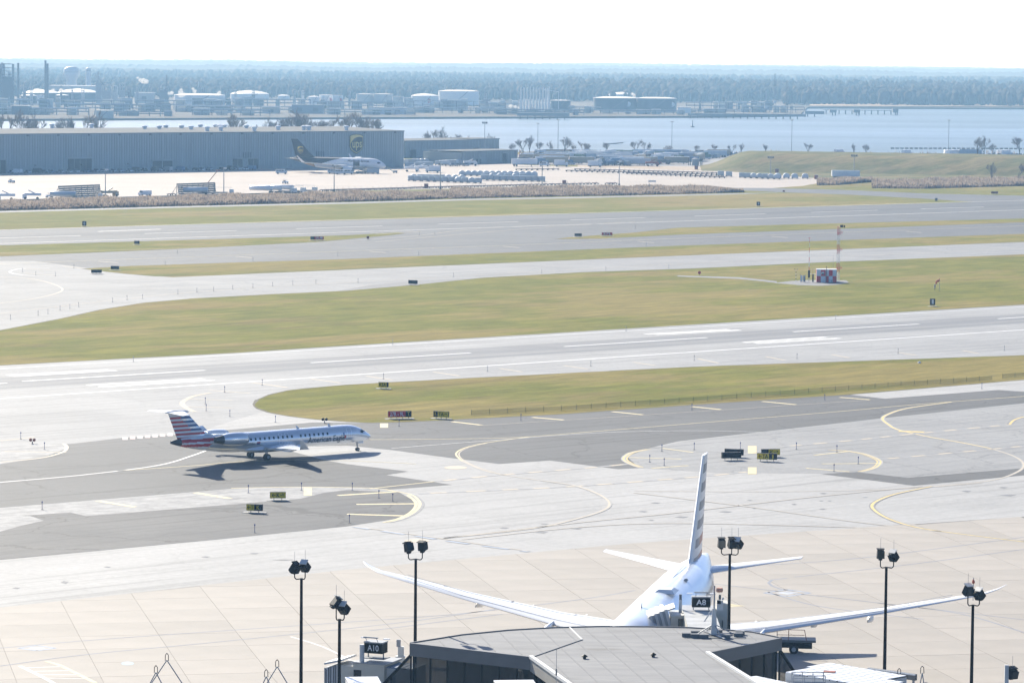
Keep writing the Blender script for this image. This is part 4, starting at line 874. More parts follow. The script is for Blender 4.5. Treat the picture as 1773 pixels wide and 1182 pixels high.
# glazing: panes between mullions, set back under the fascia
TGL = pm('tinted_glazing', (0.03, 0.042, 0.05), 0.06, 0.15, 0.3, metal=0.0)
def tinted():
    m, t, b = _nodes('tinted_glass'); N, L = t.nodes, t.links
    b.inputs['Base Color'].default_value = (.014, .022, .026, 1); b.inputs['Roughness'].default_value = .04; b.inputs['Metallic'].default_value = 0
    b.inputs['Transmission Weight'].default_value = .0; b.inputs['Alpha'].default_value = .82; return m
TINT = tinted()
def glazed(a, b, npan, z0, z1, setb=.35, name='window_pane'):
    d = b - a; d.z = 0; l = d.length; d.normalize(); n = Vector((d.y, -d.x, 0)); w = l / npan; rz = math.atan2(d.y, d.x)
    for k in range(npan):
        c = a + d * (w * (k + .5)) - n * setb
        MB().box((0, 0, 0), (w - .1, .04, z1 - z0 - .1)).build(name, TINT, tb, loc=(c.x, c.y, (z0 + z1) / 2), rz=rz)
    for k in range(npan + 1):
        c = a + d * (w * k) - n * setb; MB().box((0, 0, 0), (.1, .16, z1 - z0)).build('mullion', BLACK, tb, loc=(c.x, c.y, (z0 + z1) / 2), rz=rz)
    for z in (z0, z1 - .05):
        c = (a + b) / 2 - n * setb; MB().box((0, 0, 0), (l, .18, .12)).build('rail', BLACK, tb, loc=(c.x, c.y, z), rz=rz)
glazed(L0, L1, 7, 4.2, RH - 1.0); glazed(L2_, L3, 6, 4.2, RH - 1.0); glazed(L1, nearL, 9, 4.2, RH - 1.1)
# the sloping triangular glass ends
def triend(top, dirv, parent, mirror):
    d = dirv.normalized(); foot = top + d * 3.9; z0, z1 = 4.2, RH - .95
    P = [Vector((top.x, top.y, z1)), Vector((top.x, top.y, z0)), Vector((foot.x, foot.y, z0))]
    midt = (P[0] + P[2]) / 2; midb = Vector((midt.x, midt.y, z0))
    MB().add([P[0], P[1], midb, midt], [(0, 1, 2, 3)]).build('window_pane', TINT, parent); MB().add([midt, midb, P[2]], [(0, 1, 2)]).build('window_pane', TINT, parent)
    MB().tube(P[0], P[2], .13, n=6).build('mullion', BLACK, parent); MB().tube(P[0], P[1], .09, n=6).build('mullion', BLACK, parent); MB().tube(midt, midb, .07, n=6).build('mullion', BLACK, parent); MB().tube(P[1], P[2], .09, n=6).build('rail', BLACK, parent)
triend(L0, (L0 - L1), tb, False); triend(L3, (L3 - L2_), tb, True)
# inside: floor, back wall, seats seen through the glass; plinth below
inn = [p + (sum(roof, Vector()) / len(roof) - p) * .04 for p in roof]
MB().prism(inn, 3.9, 4.1).build('floor', pm('dark_carpet', (.05, .055, .06), .9, .2), tb); MB().prism(inn, RH - 1.15, RH - 1.1).build('ceiling', pm('ceiling_panel', (.30, .30, .29), .9, .05), tb)
MB().prism(inn, .02, 3.9).build('base_wall', pm('blue_base_cladding', (.16, .24, .36), .5, .1, .5), tb)
wallstrip(L0 + (L1 - L0) * .1 + Vector((2, 5, 0)), L1 + Vector((1.5, 3.5, 0)), 4.1, 7.7, .2, 'partition', DGREY, tb); wallstrip(L2_ + Vector((-2.2, 3.0, 0)), L3 + Vector((-3.2, 2.2, 0)), 4.1, 7.7, .2, 'partition', DGREY, tb)
for k in range(5):
    c = L0.lerp(L1, .2 + .15 * k) + Vector((.9, 2.2, 0)); MB().box((c.x, c.y, 4.5), (1.6, .6, .12)).box((c.x, c.y + .28, 4.85), (1.6, .1, .6)).build('seat', BLACK, tb)

# small things standing on the roof
for i, (u, v, lb) in enumerate(((1012, 1139.5, 'small black roof vent cap near the sooty roof stain'), (1131, 1136.5, 'small black roof vent cap in the middle of the grey roof'))):
    p = at(u, v, RH); o = thing('roof_vent', lb, 'roof vent', p); MB().lathe([(.13, 0), (.13, .18)], 10).build('pipe', BLACK, o); MB().lathe([(.24, .15), (.26, .2), (.05, .34)], 10).build('cap', BLACK, o)
p = at(1236, 1100, RH); rm = thing('roof_camera_mast', 'white camera mast on a ballasted cross frame on the grey roof', 'mast', p)
MB().tube((0, 0, .1), (0, 0, 2.3), .28, .16, n=10).build('post', OFFW, rm, smooth=True, angle=40); MB().tube((0, 0, 2.3), (0, 0, 4.2), .07, n=8).build('mast_tube', GREY, rm)
MB().tube((.1, 0, 1.9), (.75, 0, 3.2), .09, n=6).tube((-.25, 0, 2.1), (-.8, 0, 1.2), .06, n=6).build('bracket', OFFW, rm); MB().box((.45, -.2, 2.6), (.5, .5, .8)).build('control_box', OFFW, rm); MB().box((.35, -.5, 2.9), (.3, .18, .3)).build('camera', BLACK, rm); MB().lathe([(.25, 0), (.3, .15), (.25, .35)], 12, c=(.4, -.3, 3.7)).build('beacon', pm('salmon_plastic', (.6, .3, .2), .5, .1), rm)
for a in range(4):
    g = math.pi / 2 * a + .35; d = Vector((math.cos(g), math.sin(g), 0)); MB().tube((0, 0, .12), tuple(d * 2.3 + Vector((0, 0, .12))), .07, n=6).build('frame_arm', GREY, rm)
    MB().tube((0, 0, 1.0), tuple(d * 1.6 + Vector((0, 0, .15))), .05, n=6).build('brace', GREY, rm)
for bx, by in ((-2.3, -.6), (-1.5, .6), (-.9, -1.2), (.9, -1.2), (2.0, -.3), (2.2, .7), (.4, 1.3), (-1.6, -1.0)): MB().box((bx, by, .17), (.75, .5, .3)).build('ballast_block', DGREY, rm)
MB().box((0, 0, .015), (5.0, 2.8, .03)).build('protection_mat', DGREY, rm)
p = at(963, 1182, RH); wa = thing('whip_antenna', 'thin whip antenna beside the pale roof coping', 'antenna', p); MB().tube((0, 0, 0), (0, 0, 2.6), .02, n=5).build('rod', GREY, wa); MB().lathe([(.06, 0), (.06, .5)], 8, c=(0, 0, .6)).build('coil', DGREY, wa)

# ------------------------------------------------------------------ apron floodlight poles
def lamp_head(parent, c, yaw, tilt, open_=False):
    M = Matrix.Translation(c) @ Matrix.Rotation(yaw, 4, 'Z') @ Matrix.Rotation(tilt, 4, 'X')
    mb = MB().box((0, 0, 0), (.64, .56, .7), top=(.85, .85)); mb.v = [tuple(M @ Vector(v)) for v in mb.v]; h = mb.build('lamp_housing', NAVY, parent)
    mb = MB().box((0, -.36, 0), (.60, .05, .62)); mb.v = [tuple(M @ Vector(v)) for v in mb.v]; mb.build('lens', GLASS, h)
    mb = MB().box((0, .1, .44), (.64, .5, .06)); mb.v = [tuple(M @ Vector(v)) for v in mb.v]; mb.build('lamp_visor', OFFW if open_ else NAVY, h)
    mb = MB().box((0, .1, -.44), (.3, .3, .16)); mb.v = [tuple(M @ Vector(v)) for v in mb.v]; mb.build('driver_box', NAVY, h)
    MB().tube(Vector(c) + Vector((0, 0, .3)), Vector(c) + Vector((0, 0, 1.35)), .012, n=4).build('lightning_rod', GREY, parent)
def flood(u, vt, h, heads, label, extra=None):
    d = aty(u, vt, 100.0); 
    t = (h - CAMH) / (d.z - CAMH); p = Vector((d.x * t, d.y * t, 0))
    o = thing('floodlight_pole', label, 'light pole', p, 0, 'apron floodlight poles')
    MB().tube((0, 0, .02), (0, 0, h - .9), .17, .11, n=12).build('pole', BLACK, o, smooth=True, angle=40); MB().lathe([(.4, .02), (.4, .08), (.24, .3)], 12).build('base_plate', BLACK, o)
    for (dx, dz, yaw, tilt, op) in heads:
        lamp_head(o, (dx, 0, h + dz), yaw, tilt, op)
        MB().path([(0, 0, h - .95), (dx * .75, 0, h - 1.0), (dx, 0, h - .85), (dx, 0, h + dz - .4)], .05, n=6).build('lamp_arm', BLACK, o)
    return o
HH = 15.5
PA = flood(522, 981, HH, [(-.55, -.1, .9, .55, False), (.3, .05, -.5, .75, True)], 'black floodlight pole left of the A10 sign with two tilted lamps')
PB = flood(588, 1050, HH, [(-.25, .3, 2.2, .7, True), (.35, -.1, -.6, .8, True)], 'shortest-looking black floodlight pole beside the A10 jet bridge')
PC = flood(720, 948, HH, [(-.62, .05, .6, -.4, False), (.55, .15, 2.6, -.25, False)], 'black floodlight pole behind the left corner of the concourse roof')
PD = flood(1264, 940, HH, [(-.72, .0, .1, .1, False), (.15, 0, .2, .35, False), (.7, .0, -.6, .8, True)], 'black three-lamp floodlight pole beside the parked jet')
PE = flood(1535, 962, HH, [(-.5, .15, .0, 0, False), (.6, 0, -.7, .6, True)], 'black floodlight pole in front of the right wing with a dome camera')
PF = flood(1685, 1026, HH, [(-.4, .2, .6, .4, True), (.5, -.1, -.8, .6, True)], 'black floodlight pole by the right wing tip with a red beacon')
MB().tube((0, 0, HH - .6), (0, 0, HH + 1.2), .03, n=6).build('beacon_rod', GREY, PF); MB().lathe([(.09, 0), (.12, .12), (.06, .3)], 10, c=(0, 0, HH + .75)).build('beacon', ORANGE, PF)
MB().box((.35, -.1, 5.6), (.4, .06, .06)).build('camera_bracket', OFFW, PE); MB().lathe([(.16, 0), (.2, .2), (.1, .34)], 12, c=(.55, -.1, 5.25)).build('camera', OFFW, PE)
MB().box((-.55, -.1, 4.35), (.9, .35, .12)).tube((-.45, -.1, 4.3), (-.3, -.1, 3.3), .12, n=8).box((-.25, -.1, 2.6), (.35, .3, 1.2)).build('camera_arm', OFFW, PE)
MB().box((-.75, -.1, 3.6), (.8, .5, .45), top=(.3, .6)).tube((-.5, -.1, 3.3), (-.1, 0, 2.6), .08, n=6).build('camera', OFFW, PA); MB().box((.35, -.1, 2.0), (.45, .3, .8)).build('control_box', OFFW, PA)

# ------------------------------------------------------------------ jet bridges and gate signs
def ribbed(name, label, p, ln_, w, h, rz, z0, n, mat=OFFW, cat='walkway', pitch=0.0, legs=True):
    o = thing(name, label, cat, p, rz)
    MB().box((0, 0, z0 + h / 2), (ln_, w, h)).build('tunnel', mat, o)
    for k in range(n):
        x = -ln_ / 2 + ln_ * (k + .5) / n; MB().box((x, 0, z0 + h + .05), (ln_ / n - .12, w + .06, .09)).build('roof_panel', WHITE, o)
        MB().box((x - ln_ / n / 2, 0, z0 + h + .03), (.09, w + .1, .05)).build('rib', BLACK, o)
    if legs:
        for sx in (-1, 1): MB().box((sx * ln_ * .4, 0, z0 / 2), (.4, .4, z0)).build('support_leg', GREY, o)
    return o
def gate_sign(o, text, c, w, h, dep, two=False):
    b = MB().box(c, (w, dep, h)).build('sign_box', BLACK, o)
    M = Matrix.Translation((c[0], c[1] - dep / 2 - .012, c[2])) @ Matrix.Rotation(math.pi / 2, 4, 'X'); text_obj(text, h * .82, SIGNT, b, M, width=w * (.52 if len(text) < 3 else .62))
    if two:
        M = Matrix.Translation((c[0] - w / 2 - .012, c[1], c[2])) @ Matrix.Rotation(-math.pi / 2, 4, 'Z') @ Matrix.Rotation(math.pi / 2, 4, 'X'); text_obj(text, h * .8, SIGNT, b, M, width=dep * .8)
    MB().box((c[0], c[1], c[2] + h / 2 + .05), (w + .06, dep + .06, .1)).build('sign_cap', GREY, o)
    for s_ in (-1, 1):
        MB().tube((c[0] + s_ * w * .3, c[1] - dep / 2, c[2] + h / 2), (c[0] + s_ * w * .3, c[1] - dep / 2 - .5, c[2] + h / 2 + .55), .025, n=5).build('lamp_bracket', GREY, o)
        MB().box((c[0] + s_ * w * .62, c[1] - .1, c[2] + h / 2 + .35), (.5, .3, .06)).build('lamp', WHITE, o)
        MB().box((c[0] + s_ * w * .42, c[1], c[2] - h / 2 - .2), (.08, .08, .4)).build('sign_leg', GREY, o)
    MB().box((c[0], c[1] - dep / 2 - .5, c[2] + h / 2 + .55), (w * .8, .12, .1)).build('lamp_rail', GREY, o)
    MB().box((c[0], c[1], c[2] - h / 2 - .42), (w * 1.25, dep * 1.2, .06)).build('sign_platform', DGREY, o)
p8 = Vector((aty(1212, 1050, 311).x, 311, 0))
jb = thing('jet_bridge', 'cream jet bridge with grey bellows against the wide-body jet below the A8 sign', 'jet bridge', p8)
MB().box((-.1, -6.2, 6.9), (2.7, 12.6, 2.7), ry=0).build('tunnel', CREAM, jb)
for k in range(17): MB().box((-.1, -12.2 + k * .72, 8.32), (2.75, .50, .14)).build('roof_panel', OFFW, jb); MB().box((-.1, -11.84 + k * .72, 8.27), (2.72, .2, .05)).build('rib', DGREY, jb)
MB().box((0.1, 1.2, 6.7), (3.0, 3.0, 3.2)).build('rotunda_cab', CREAM, jb); MB().box((0.1, 1.2, 8.37), (3.2, 3.2, .12)).build('cab_roof', GREY, jb)
MB().box((-1.95, .2, 6.6), (1.3, 2.8, 2.9)).build('cab_wing', CREAM, jb); MB().box((-1.95, .2, 8.1), (1.4, 2.9, .1)).build('cab_roof', OFFW, jb)
MB().box((-1.75, -1.24, 7.3), (.4, .06, 1.1)).build('cab_window', GLASS, jb); MB().box((1.95, -.3, 7.0), (.06, .9, 1.3)).build('cab_window', GLASS, jb)
for k in range(8):
    a = k / 7; MB().box((-2.75 - 1.6 * a, .4 + .4 * a, 7.0 - .5 * a), (.27, 2.9 - .14 * (k % 2), 3.4 - .5 * a - .14 * (k % 2)), rz=.12, ry=-.28).build('bellows_fold', GREY if k % 2 else OFFW, jb)
MB().box((-2.6, .3, 8.62), (.8, 2.6, .14), ry=-.35).build('bellows_hood', OFFW, jb)
gate_sign(jb, 'A8', (.1, .2, 9.12), 1.62, .84, .7)
for sx in (-1.7, 1.75): MB().tube((sx, .4, 7.6), (sx, .4, 9.3), .16, .13, n=8).build('camera_post', OFFW, jb); MB().box((sx, .4, 9.5), (.22, .22, .5)).build('camera', DGREY, jb)
MB().box((1.95, .4, 7.3), (1.0, 2.0, 3.6)).build('equipment_cabinet', CREAM, jb)
for sx in (-1.0, 1.0): MB().tube((sx, 1.0, .02), (sx, 1.0, 4.9), .22, n=8).build('lift_column', GREY, jb); 
MB().box((0, 1.0, .6), (3.4, .6, .5)).build('drive_axle', DGREY, jb); MB().tube((-.2, -12.1, .02), (-.2, -12.1, 5.3), .5, n=10).build('support_column', GREY, jb)
p10 = Vector((aty(645, 1135, 292).x, 292, 0))
jc = thing('jet_bridge', 'grey jet bridge cab beside the concourse corner below the A10 sign', 'jet bridge', p10)
gate_sign(jc, 'A10', (.3, 0, 8.05), 1.62, .85, 1.1, two=True); jc.rotation_euler = (0, 0, R_(-22))
MB().box((.1, .6, 5.4), (2.8, 3.2, 2.8)).build('rotunda_cab', CREAM, jc); MB().box((.2, .6, 6.86), (3.0, 3.4, .1)).build('cab_roof', GREY, jc)
MB().box((2.6, .8, 5.2), (2.6, 2.6, 2.6)).build('tunnel', OFFW, jc)
for k in range(5): MB().box((1.6 + k * .52, .8, 6.55), (.42, 2.66, .1)).build('roof_panel', BLUP if k < 4 else OFFW, jc)
MB().box((-1.9, .5, 5.2), (1.5, 2.7, 2.6)).build('cab_wing', CREAM, jc)
for k in range(6): MB().box((-2.8 - .22 * k, .45, 5.1 - .03 * k), (.12, 2.7, 2.8 - .06 * k)).build('bellows_fold', GREY if k % 2 else OFFW, jc)
MB().box((-3.1, .4, 6.75), (1.7, 2.8, .16), ry=-.25).build('bellows_hood', OFFW, jc); MB().tube((-.62, -.75, 4.0), (-.62, -.75, 8.35), .2, n=10).build('camera_post', OFFW, jc); MB().tube((0.2, .6, .02), (.2, .6, 4.0), .4, n=10).build('support_column', GREY, jc)
MB().box((-.9, -.98, 5.5), (.7, .05, 1.5)).build('cab_window', GLASS, jc)
p = Vector((aty(693, 1150, 300).x, 300, 0)); o = thing('equipment_mast', 'stacked white equipment mast behind the sloping glass end', 'mast', p)
MB().tube((0, 0, .02), (0, 0, 5.2), .3, n=8).build('post', OFFW, o); MB().box((0, 0, 5.6), (.8, .6, .8)).build('control_box', OFFW, o); MB().box((.05, 0, 6.4), (.5, .4, .8)).build('control_box', OFFW, o); MB().box((-.15, 0, 7.1), (.35, .3, .6)).build('camera', GREY, o)
def wk(u, v, Y, ln_, w, h, rz, n, label):
    q = aty(u, v, Y); return ribbed('covered_walkway', label, (q.x, q.y, 0), ln_, w, h, rz, q.z - h, n)
wk(633, 1186, 274, 7.0, 2.5, 2.6, R_(98), 10, 'white ribbed jet bridge tunnel left of the glass corner'); wk(897, 1190, 268, 6.0, 3.0, 2.6, R_(97), 8, 'white ribbed walkway roof below the dark glazing'); wk(1347, 1188, 271, 8.5, 3.0, 2.6, R_(128), 11, 'white ribbed walkway roof beside the right coping'); wk(1462, 1173, 271, 9.0, 3.4, 3.0, R_(134), 12, 'larger white ribbed walkway with a rust patch on its roof'); wk(1482, 1163, 279, 8.0, 2.8, 2.8, R_(134), 10, 'farther white ribbed walkway behind the rust-patched one')
q = aty(1418, 1181, 268.2); o = MB().box((0, 0, 0), (.9, .7, .03), rz=.6).build('rust_patch', RUST, [c for c in bpy.data.objects if c.get('label', '').startswith('larger white ribbed')][0]); o.matrix_parent_inverse.identity(); o.location = (2.2, -.8, aty(1462, 1173, 271).z + .13)
def aframe(u, vt, Y, wd_, label, rz=0.0, col=GREY):
    q = aty(u, vt, Y); o = thing('cable_frame', label, 'frame', (q.x, Y, 0), rz); H_ = q.z
    for s_ in (-1, 1): MB().tube((0, 0, H_ - .55), (s_ * wd_, 0, H_ - 4.2), .045, n=6).build('leg', col, o); MB().tube((s_ * wd_, 0, H_ - 4.2), (s_ * wd_, 0, .02), .045, n=6).build('leg', col, o)
    MB().path([(-.13, 0, H_ - .6), (-.12, 0, H_ - .15), (0, 0, H_), (.12, 0, H_ - .15), (.13, 0, H_ - .6)], .03, n=5).build('eye_loop', BLACK, o); return o
aframe(289, 1130, 277, 2.4, 'taller A-shaped steel frame at the left bottom edge'); aframe(270, 1151, 274, 1.9, 'lower A-shaped steel frame overlapping the taller one'); aframe(480, 1141, 276, 2.2, 'A-shaped steel frame just left of the tall floodlight pole'); aframe(461, 1158, 273, 1.6, 'small A-shaped steel frame left of the floodlight pole foot'); aframe(1597, 1152, 277, .62, 'narrow A-shaped steel frame right of the dome-camera pole'); aframe(1557, 1156, 279, .35, 'tiny looped steel frame close to the dome-camera pole')
# low rail and bucket things bottom right
q = aty(1545, 1166, 280); o = thing('jet_bridge_rail', 'black and white guard rail tray at the foot of the dome-camera pole', 'rail', (q.x, 280, 0), R_(-40)); MB().box((0, 0, q.z), (4.5, .25, .5)).build('tray', DGREY, o); MB().box((0, -.16, q.z + .2), (4.5, .06, .1)).build('edge_strip', WHITE, o); MB().tube((-2, 0, 0.02), (-2, 0, q.z), .1, n=6).build('leg', GREY, o); MB().tube((2, 0, 0.02), (2, 0, q.z), .1, n=6).build('leg', GREY, o)
q = aty(1753, 1165, 270); o = thing('floodlight', 'dark floodlight on a white bracket in the bottom right corner', 'floodlight', (q.x, 270, 0)); lamp_head(o, (0, 0, q.z), .5, .3); MB().box((-.45, 0, q.z - .2), (.3, .3, 1.7)).build('bracket', OFFW, o); MB().tube((-.3, 0, .02), (-.3, 0, q.z - .8), .1, n=8).build('post', GREY, o)
q = aty(1400, 1166, 268); o = thing('service_stair', 'galvanised railing cage of a service stair right of the glazing', 'stair', (q.x, 268, 0))
for sx in (-1.2, -.4, .4, 1.2):
    for sy in (-.8, .8): MB().tube((sx, sy, q.z - 3.2), (sx, sy, q.z), .04, n=5).build('post', GALV, o)
for zz in (0, -.5, -1.0):
    for sy in (-.8, .8): MB().tube((-1.2, sy, q.z + zz), (1.2, sy, q.z + zz), .035, n=5).build('rail', GALV, o)
MB().box((0, 0, q.z - 3.2), (2.6, 1.8, .1)).build('landing', GALV, o); MB().box((0, 0, (q.z - 3.25) / 2), (.5, .5, q.z - 3.3)).build('support_column', GALV, o)
# deck loader by the right engine
pl_ = at(1374, 1129); dl = thing('deck_loader', 'flat-deck ground loader with hand rails beside the right engine', 'loader truck', pl_, R_(-4))
MB().box((-1.0, 0, 1.25), (6.2, 2.0, .22)).build('deck', DGREY, dl); MB().box((-1.6, 0, .8), (4.4, 1.2, .5)).build('chassis', NAVY, dl); MB().box((1.1, 0, .75), (1.3, 1.4, .5)).build('engine_box', NAVY, dl)
for sx in (-2.8, 0.0):
    for sy in (-.85, .85):
        w_ = MB().tube((sx, sy - .16, .45), (sx, sy + .16, .45), .45, n=16).build('wheel', RUBBER, dl); MB().tube((sx, sy - .18, .45), (sx, sy + .18, .45), .22, n=10).build('rim', GREY, w_)
for sx in (-1.6, -.5, 1.0): MB().tube((sx + (.2 if sx > .5 else 0), -.95, 1.36), (sx, -.95, 2.35), .035, n=5).build('rail_post', RUST, dl)
for zz in (1.85, 2.35): MB().tube((-1.6, -.95, zz), (1.0, -.95, zz), .03, n=5).build('rail', RUST, dl)
# ------------------------------------------------------------------ airfield signs
def af_sign(u, v, w, h, panels, label, rz=0.0, pad=True, dep=.35, clear=.28, name='taxiway_sign', cat='sign'):
    """panels: (text, background material, letter material, share of the width)"""
    o = thing(name, label, cat, at(u, v) + Vector((0, 0, .032)), rz)
    MB().box((0, 0, clear + h / 2), (w, dep, h)).build('housing', NAVY, o)
    x = -w / 2; tot = sum(p[3] for p in panels)
    for tx, bgm, fg, sh in panels:
        pw = w * sh / tot
        b = MB().box((x + pw / 2, -dep / 2 - .015, clear + h / 2), (pw - .03, .03, h - .06)).build('panel', bgm, o)
        if tx:
            M = Matrix.Translation((x + pw / 2, -dep / 2 - .04, clear + h / 2 - .01)) @ Matrix.Rotation(math.pi / 2, 4, 'X'); text_obj(tx, h * .95, fg, b, M, width=pw * (.8 if len(tx) > 1 else .4))
        x += pw
    n = max(2, int(w / .8))
    for k in range(n): MB().tube((-w / 2 + w * (k + .5) / n, 0, 0), (-w / 2 + w * (k + .5) / n, 0, clear + .03), .04, n=6).build('leg', DGREY, o)
    if pad: MB().box((0, 0, .02), (w + .9, 1.1, .05)).build('concrete_pad', PAD, o)
    return o
af_sign(692, 725, 3.7, .95, [('27R - 9L', RED, SIGNT, 2.9), ('T', NAVY, SIGNY, 1)], 'red runway hold sign reading 27R - 9L with a black T panel', R_(12))
af_sign(764, 725, 2.5, .9, [('K', NAVY, SIGNY, .8), ('TA→', SIGNY, BLACK, 2)], 'black and yellow TA arrow sign right of the red runway sign', R_(-18))
af_sign(664, 673, 1.7, .85, [('K5A', SIGNY, BLACK, 2.6), ('', NAVY, SIGNY, .5)], 'yellow K5A sign on the near grass tip by the runway', R_(-8))
af_sign(481, 866, 2.0, .8, [('←K→', SIGNY, BLACK, 1)], 'yellow K sign with two arrows on the dark island', R_(8), dep=.5)
af_sign(441, 887.5, 2.0, .8, [('←T', SIGNY, BLACK, 1), ('K', NAVY, SIGNY, 1)], 'yellow and black T arrow sign on the dark island', R_(-12), dep=.5)
af_sign(1266, 796.5, 2.8, .85, [('', NAVY, SIGNY, 1)], 'nearer of two dark sign backs left of the pale squares', R_(14), pad=False, dep=.5)
af_sign(1271, 791, 2.7, .85, [('', NAVY, SIGNY, 1)], 'farther of two dark sign backs left of the pale squares', R_(-16), pad=False, dep=.5)
af_sign(1328, 798.5, 2.8, .85, [('←TA', SIGNY, BLACK, 1.6), ('J', NAVY, SIGNY, 1)], 'yellow TA arrow sign with black J panel on the pale island', R_(-12), pad=False, dep=.5)
af_sign(1334, 791, 2.7, .85, [('', NAVY, SIGNY, .8), ('K→', SIGNY, BLACK, 1.4)], 'yellow K arrow sign just behind the TA arrow sign', R_(12), pad=False, dep=.5)
af_sign(715, 493.5, 2.4, .9, [('', NAVY, SIGNY, 1)], 'dark sign on the gravel shoulder of the middle taxiway', R_(-25))
af_sign(167, 474.5, 2.7, .85, [('', NAVY, SIGNY, 1)], 'dark sign at the tip of the grass strip, left of the pair', R_(14))
af_sign(199, 468, 2.2, .85, [('', NAVY, SIGNY, 1)], 'dark sign at the tip of the grass strip, right of the pair', R_(-12))
af_sign(549, 416.5, 4.1, .95, [('', NAVY, SIGNY, 1), ('27L-9R', RED, SIGNT, 2.4)], 'dark red runway hold sign on the grass beside the far runway', R_(10))
af_sign(1001, 410.5, 2.3, .85, [('', NAVY, SIGNY, 1)], 'dark sign at the left tip of the far right grass island', R_(10))
af_sign(1051, 409, 3.4, .9, [('27L', RED, SIGNT, 1)], 'dark red sign on the far right grass island', R_(8))
af_sign(237, 424, 1.6, .9, [('', DGREY, SIGNY, 1), ('', NAVY, SIGNY, .4)], 'small dark sign with a pale pad by the far runway', R_(-20))
for (u, v, lb, tx) in ((146, 392.5, 'small dark distance board beyond the far runway, at the left', '6'), (1313, 357.5, 'small dark distance board beyond the far runway, at the right', '4'), (1614.5, 530.5, 'dark distance board with a white numeral 1 beside the near runway', '1')):
    af_sign(u, v, 1.35 if u < 1600 else 1.2, 1.5, [(tx, NAVY, SIGNT, 1)], lb, R_(6), name='distance_board')
af_sign(1722, 336.5, 3.0, .9, [('', RUST, SIGNY, 1)], 'orange-red sign on the grass at the far right', R_(5)); af_sign(1621, 349, 1.0, 1.1, [('', DGREY, SIGNY, 1)], 'tiny dark marker at the right end of the far grass strip', R_(5), pad=False)
af_sign(1357, 333.5, .9, .7, [('', RUST, SIGNY, 1)], 'tiny orange marker beside the far service road', 0, pad=False); af_sign(637, 415, .8, .8, [('', RUST, SIGNY, 1)], 'tiny orange marker at the tip of the far grass strip', 0, pad=False)
o = thing('road_sign', 'small round red sign on a post in the middle grass', 'sign', at(1211, 477) + Vector((0, 0, .032))); MB().tube((0, 0, 0), (0, 0, .7), .05, n=6).build('post', DGREY, o); MB().tube((0, -.04, .75), (0, .04, .75), .42, n=8).build('plate', RED, o); MB().box((0, -.06, .75), (.5, .03, .14)).build('bar', DGREY, o)
# round low signal lamps
for u, v, lb in ((56, 768, 'low red guard lamp pair beside the worn left island'), (562, 732, 'low dark guard lamp pair beyond the regional jet')):
    o = thing('guard_light', lb, 'runway light', at(u, v) + Vector((0, 0, .026))); MB().tube((0, 0, 0), (0, 0, .35), .08, n=6).build('post', DGREY, o)
    for s_ in (-1, 1): MB().lathe([(.05, 0), (.22, .12), (.22, .4), (.05, .48)], 10, c=(s_ * .26, 0, .3)).build('lamp', RUST if u < 100 else BLACK, o)

# ------------------------------------------------------------------ edge lights
BLUEL = pm('blue_light_lens', (.03, .06, .25), .3, .1)
def edge_light(proto_mat, nm, lb, grp, h):
    o = thing(nm, lb, 'edge light', (0, 0, 0), 0, grp); MB().tube((0, 0, 0), (0, 0, h), .035, n=6).build('stake', proto_mat, o); MB().lathe([(.16, 0), (.16, .05)], 8).build('base', DGREY, o); MB().lathe([(.08, 0), (.09, .1), (.04, .2)], 8, c=(0, 0, h)).build('lens', proto_mat, o); return o
tl = edge_light(BLUEL, 'taxiway_edge_light', 'thin blue taxiway edge light on a stake beside the pavement', 'blue taxiway edge lights', .85)
for u, v in ((73, 882), (430, 853), (522, 849), (610, 849), (441, 922), (605, 905), (656, 862), (680, 868), (355.5, 699), (357, 711), (389, 679), (398, 721), (477, 731), (454, 667), (36, 760), (77, 778), (691, 738), (902, 728), (1198, 710), (1428, 693), (1700, 673), (1146, 781.5), (1125, 800), (1150, 806), (1202, 778.5), (1282, 777.5), (1379, 778), (1449, 783), (1486, 803), (1444, 816)):
    place(tl, USED, at(u, v) + Vector((0, 0, .026)), 0, tl['label'])
ml = edge_light(GREY, 'runway_edge_light', 'thin grey runway edge light on a stake beside the pavement', 'grey runway edge lights', .8)
for u, v in ((664, 656), (844, 643), (1023, 634), (1202, 624), (1380, 621), (1555, 612), (1739, 607), (231, 626), (680, 597), (1084, 573), (1447, 553), (18, 553), (66, 546), (83, 543), (104, 537), (121, 534), (136, 531), (195, 523), (220, 519), (247, 517), (308, 509), (341, 506), (370, 504), (403, 501), (438, 498), (472, 495.5), (507, 493), (547, 491), (620, 489), (785, 479), (938, 473), (1049, 468), (1158, 464), (128, 464), (62, 477), (286, 458), (438, 452), (585, 443), (725, 441), (307, 439), (39, 471), (96, 478), (753, 407), (726, 407), (1119, 425), (1100, 396)):
    place(ml, USED, at(u, v) + Vector((0, 0, .026)), 0, ml['label'])

# ------------------------------------------------------------------ checkered equipment shelter, masts and windsock
ps = at(1431, 489) + Vector((0, 0, .032)); SW_, SH_ = 5.1, 3.2
pads = strip('gravel_pad', GRAVEL, [(1340, 490), (1370, 486.5), (1400, 485), (1465, 485.5), (1470, 489), (1452, 493), (1420, 495), (1385, 494)], 0.17)
strip('gravel_track', GRAVEL, [(1173, 477), (1280, 480), (1345, 487), (1345, 490), (1280, 483), (1173, 479)], 0.165)
sh = thing('equipment_shelter', 'red and white checkered equipment shelter on the middle grass', 'shelter', ps, R_(-3))
MB().box((0, 1.6, SH_ / 2), (SW_ - .08, 3.2, SH_ - .04)).build('shelter_body', OFFW, sh); CHW = pm('checker_white', (.75, .76, .78), .5, .05); CHR = pm('checker_red', (.68, .015, .04), .5, .08)
cols_ = [1.1, 1.2, .8, 1.0, 1.0]; sc_ = SW_ / sum(cols_)
x = -SW_ / 2
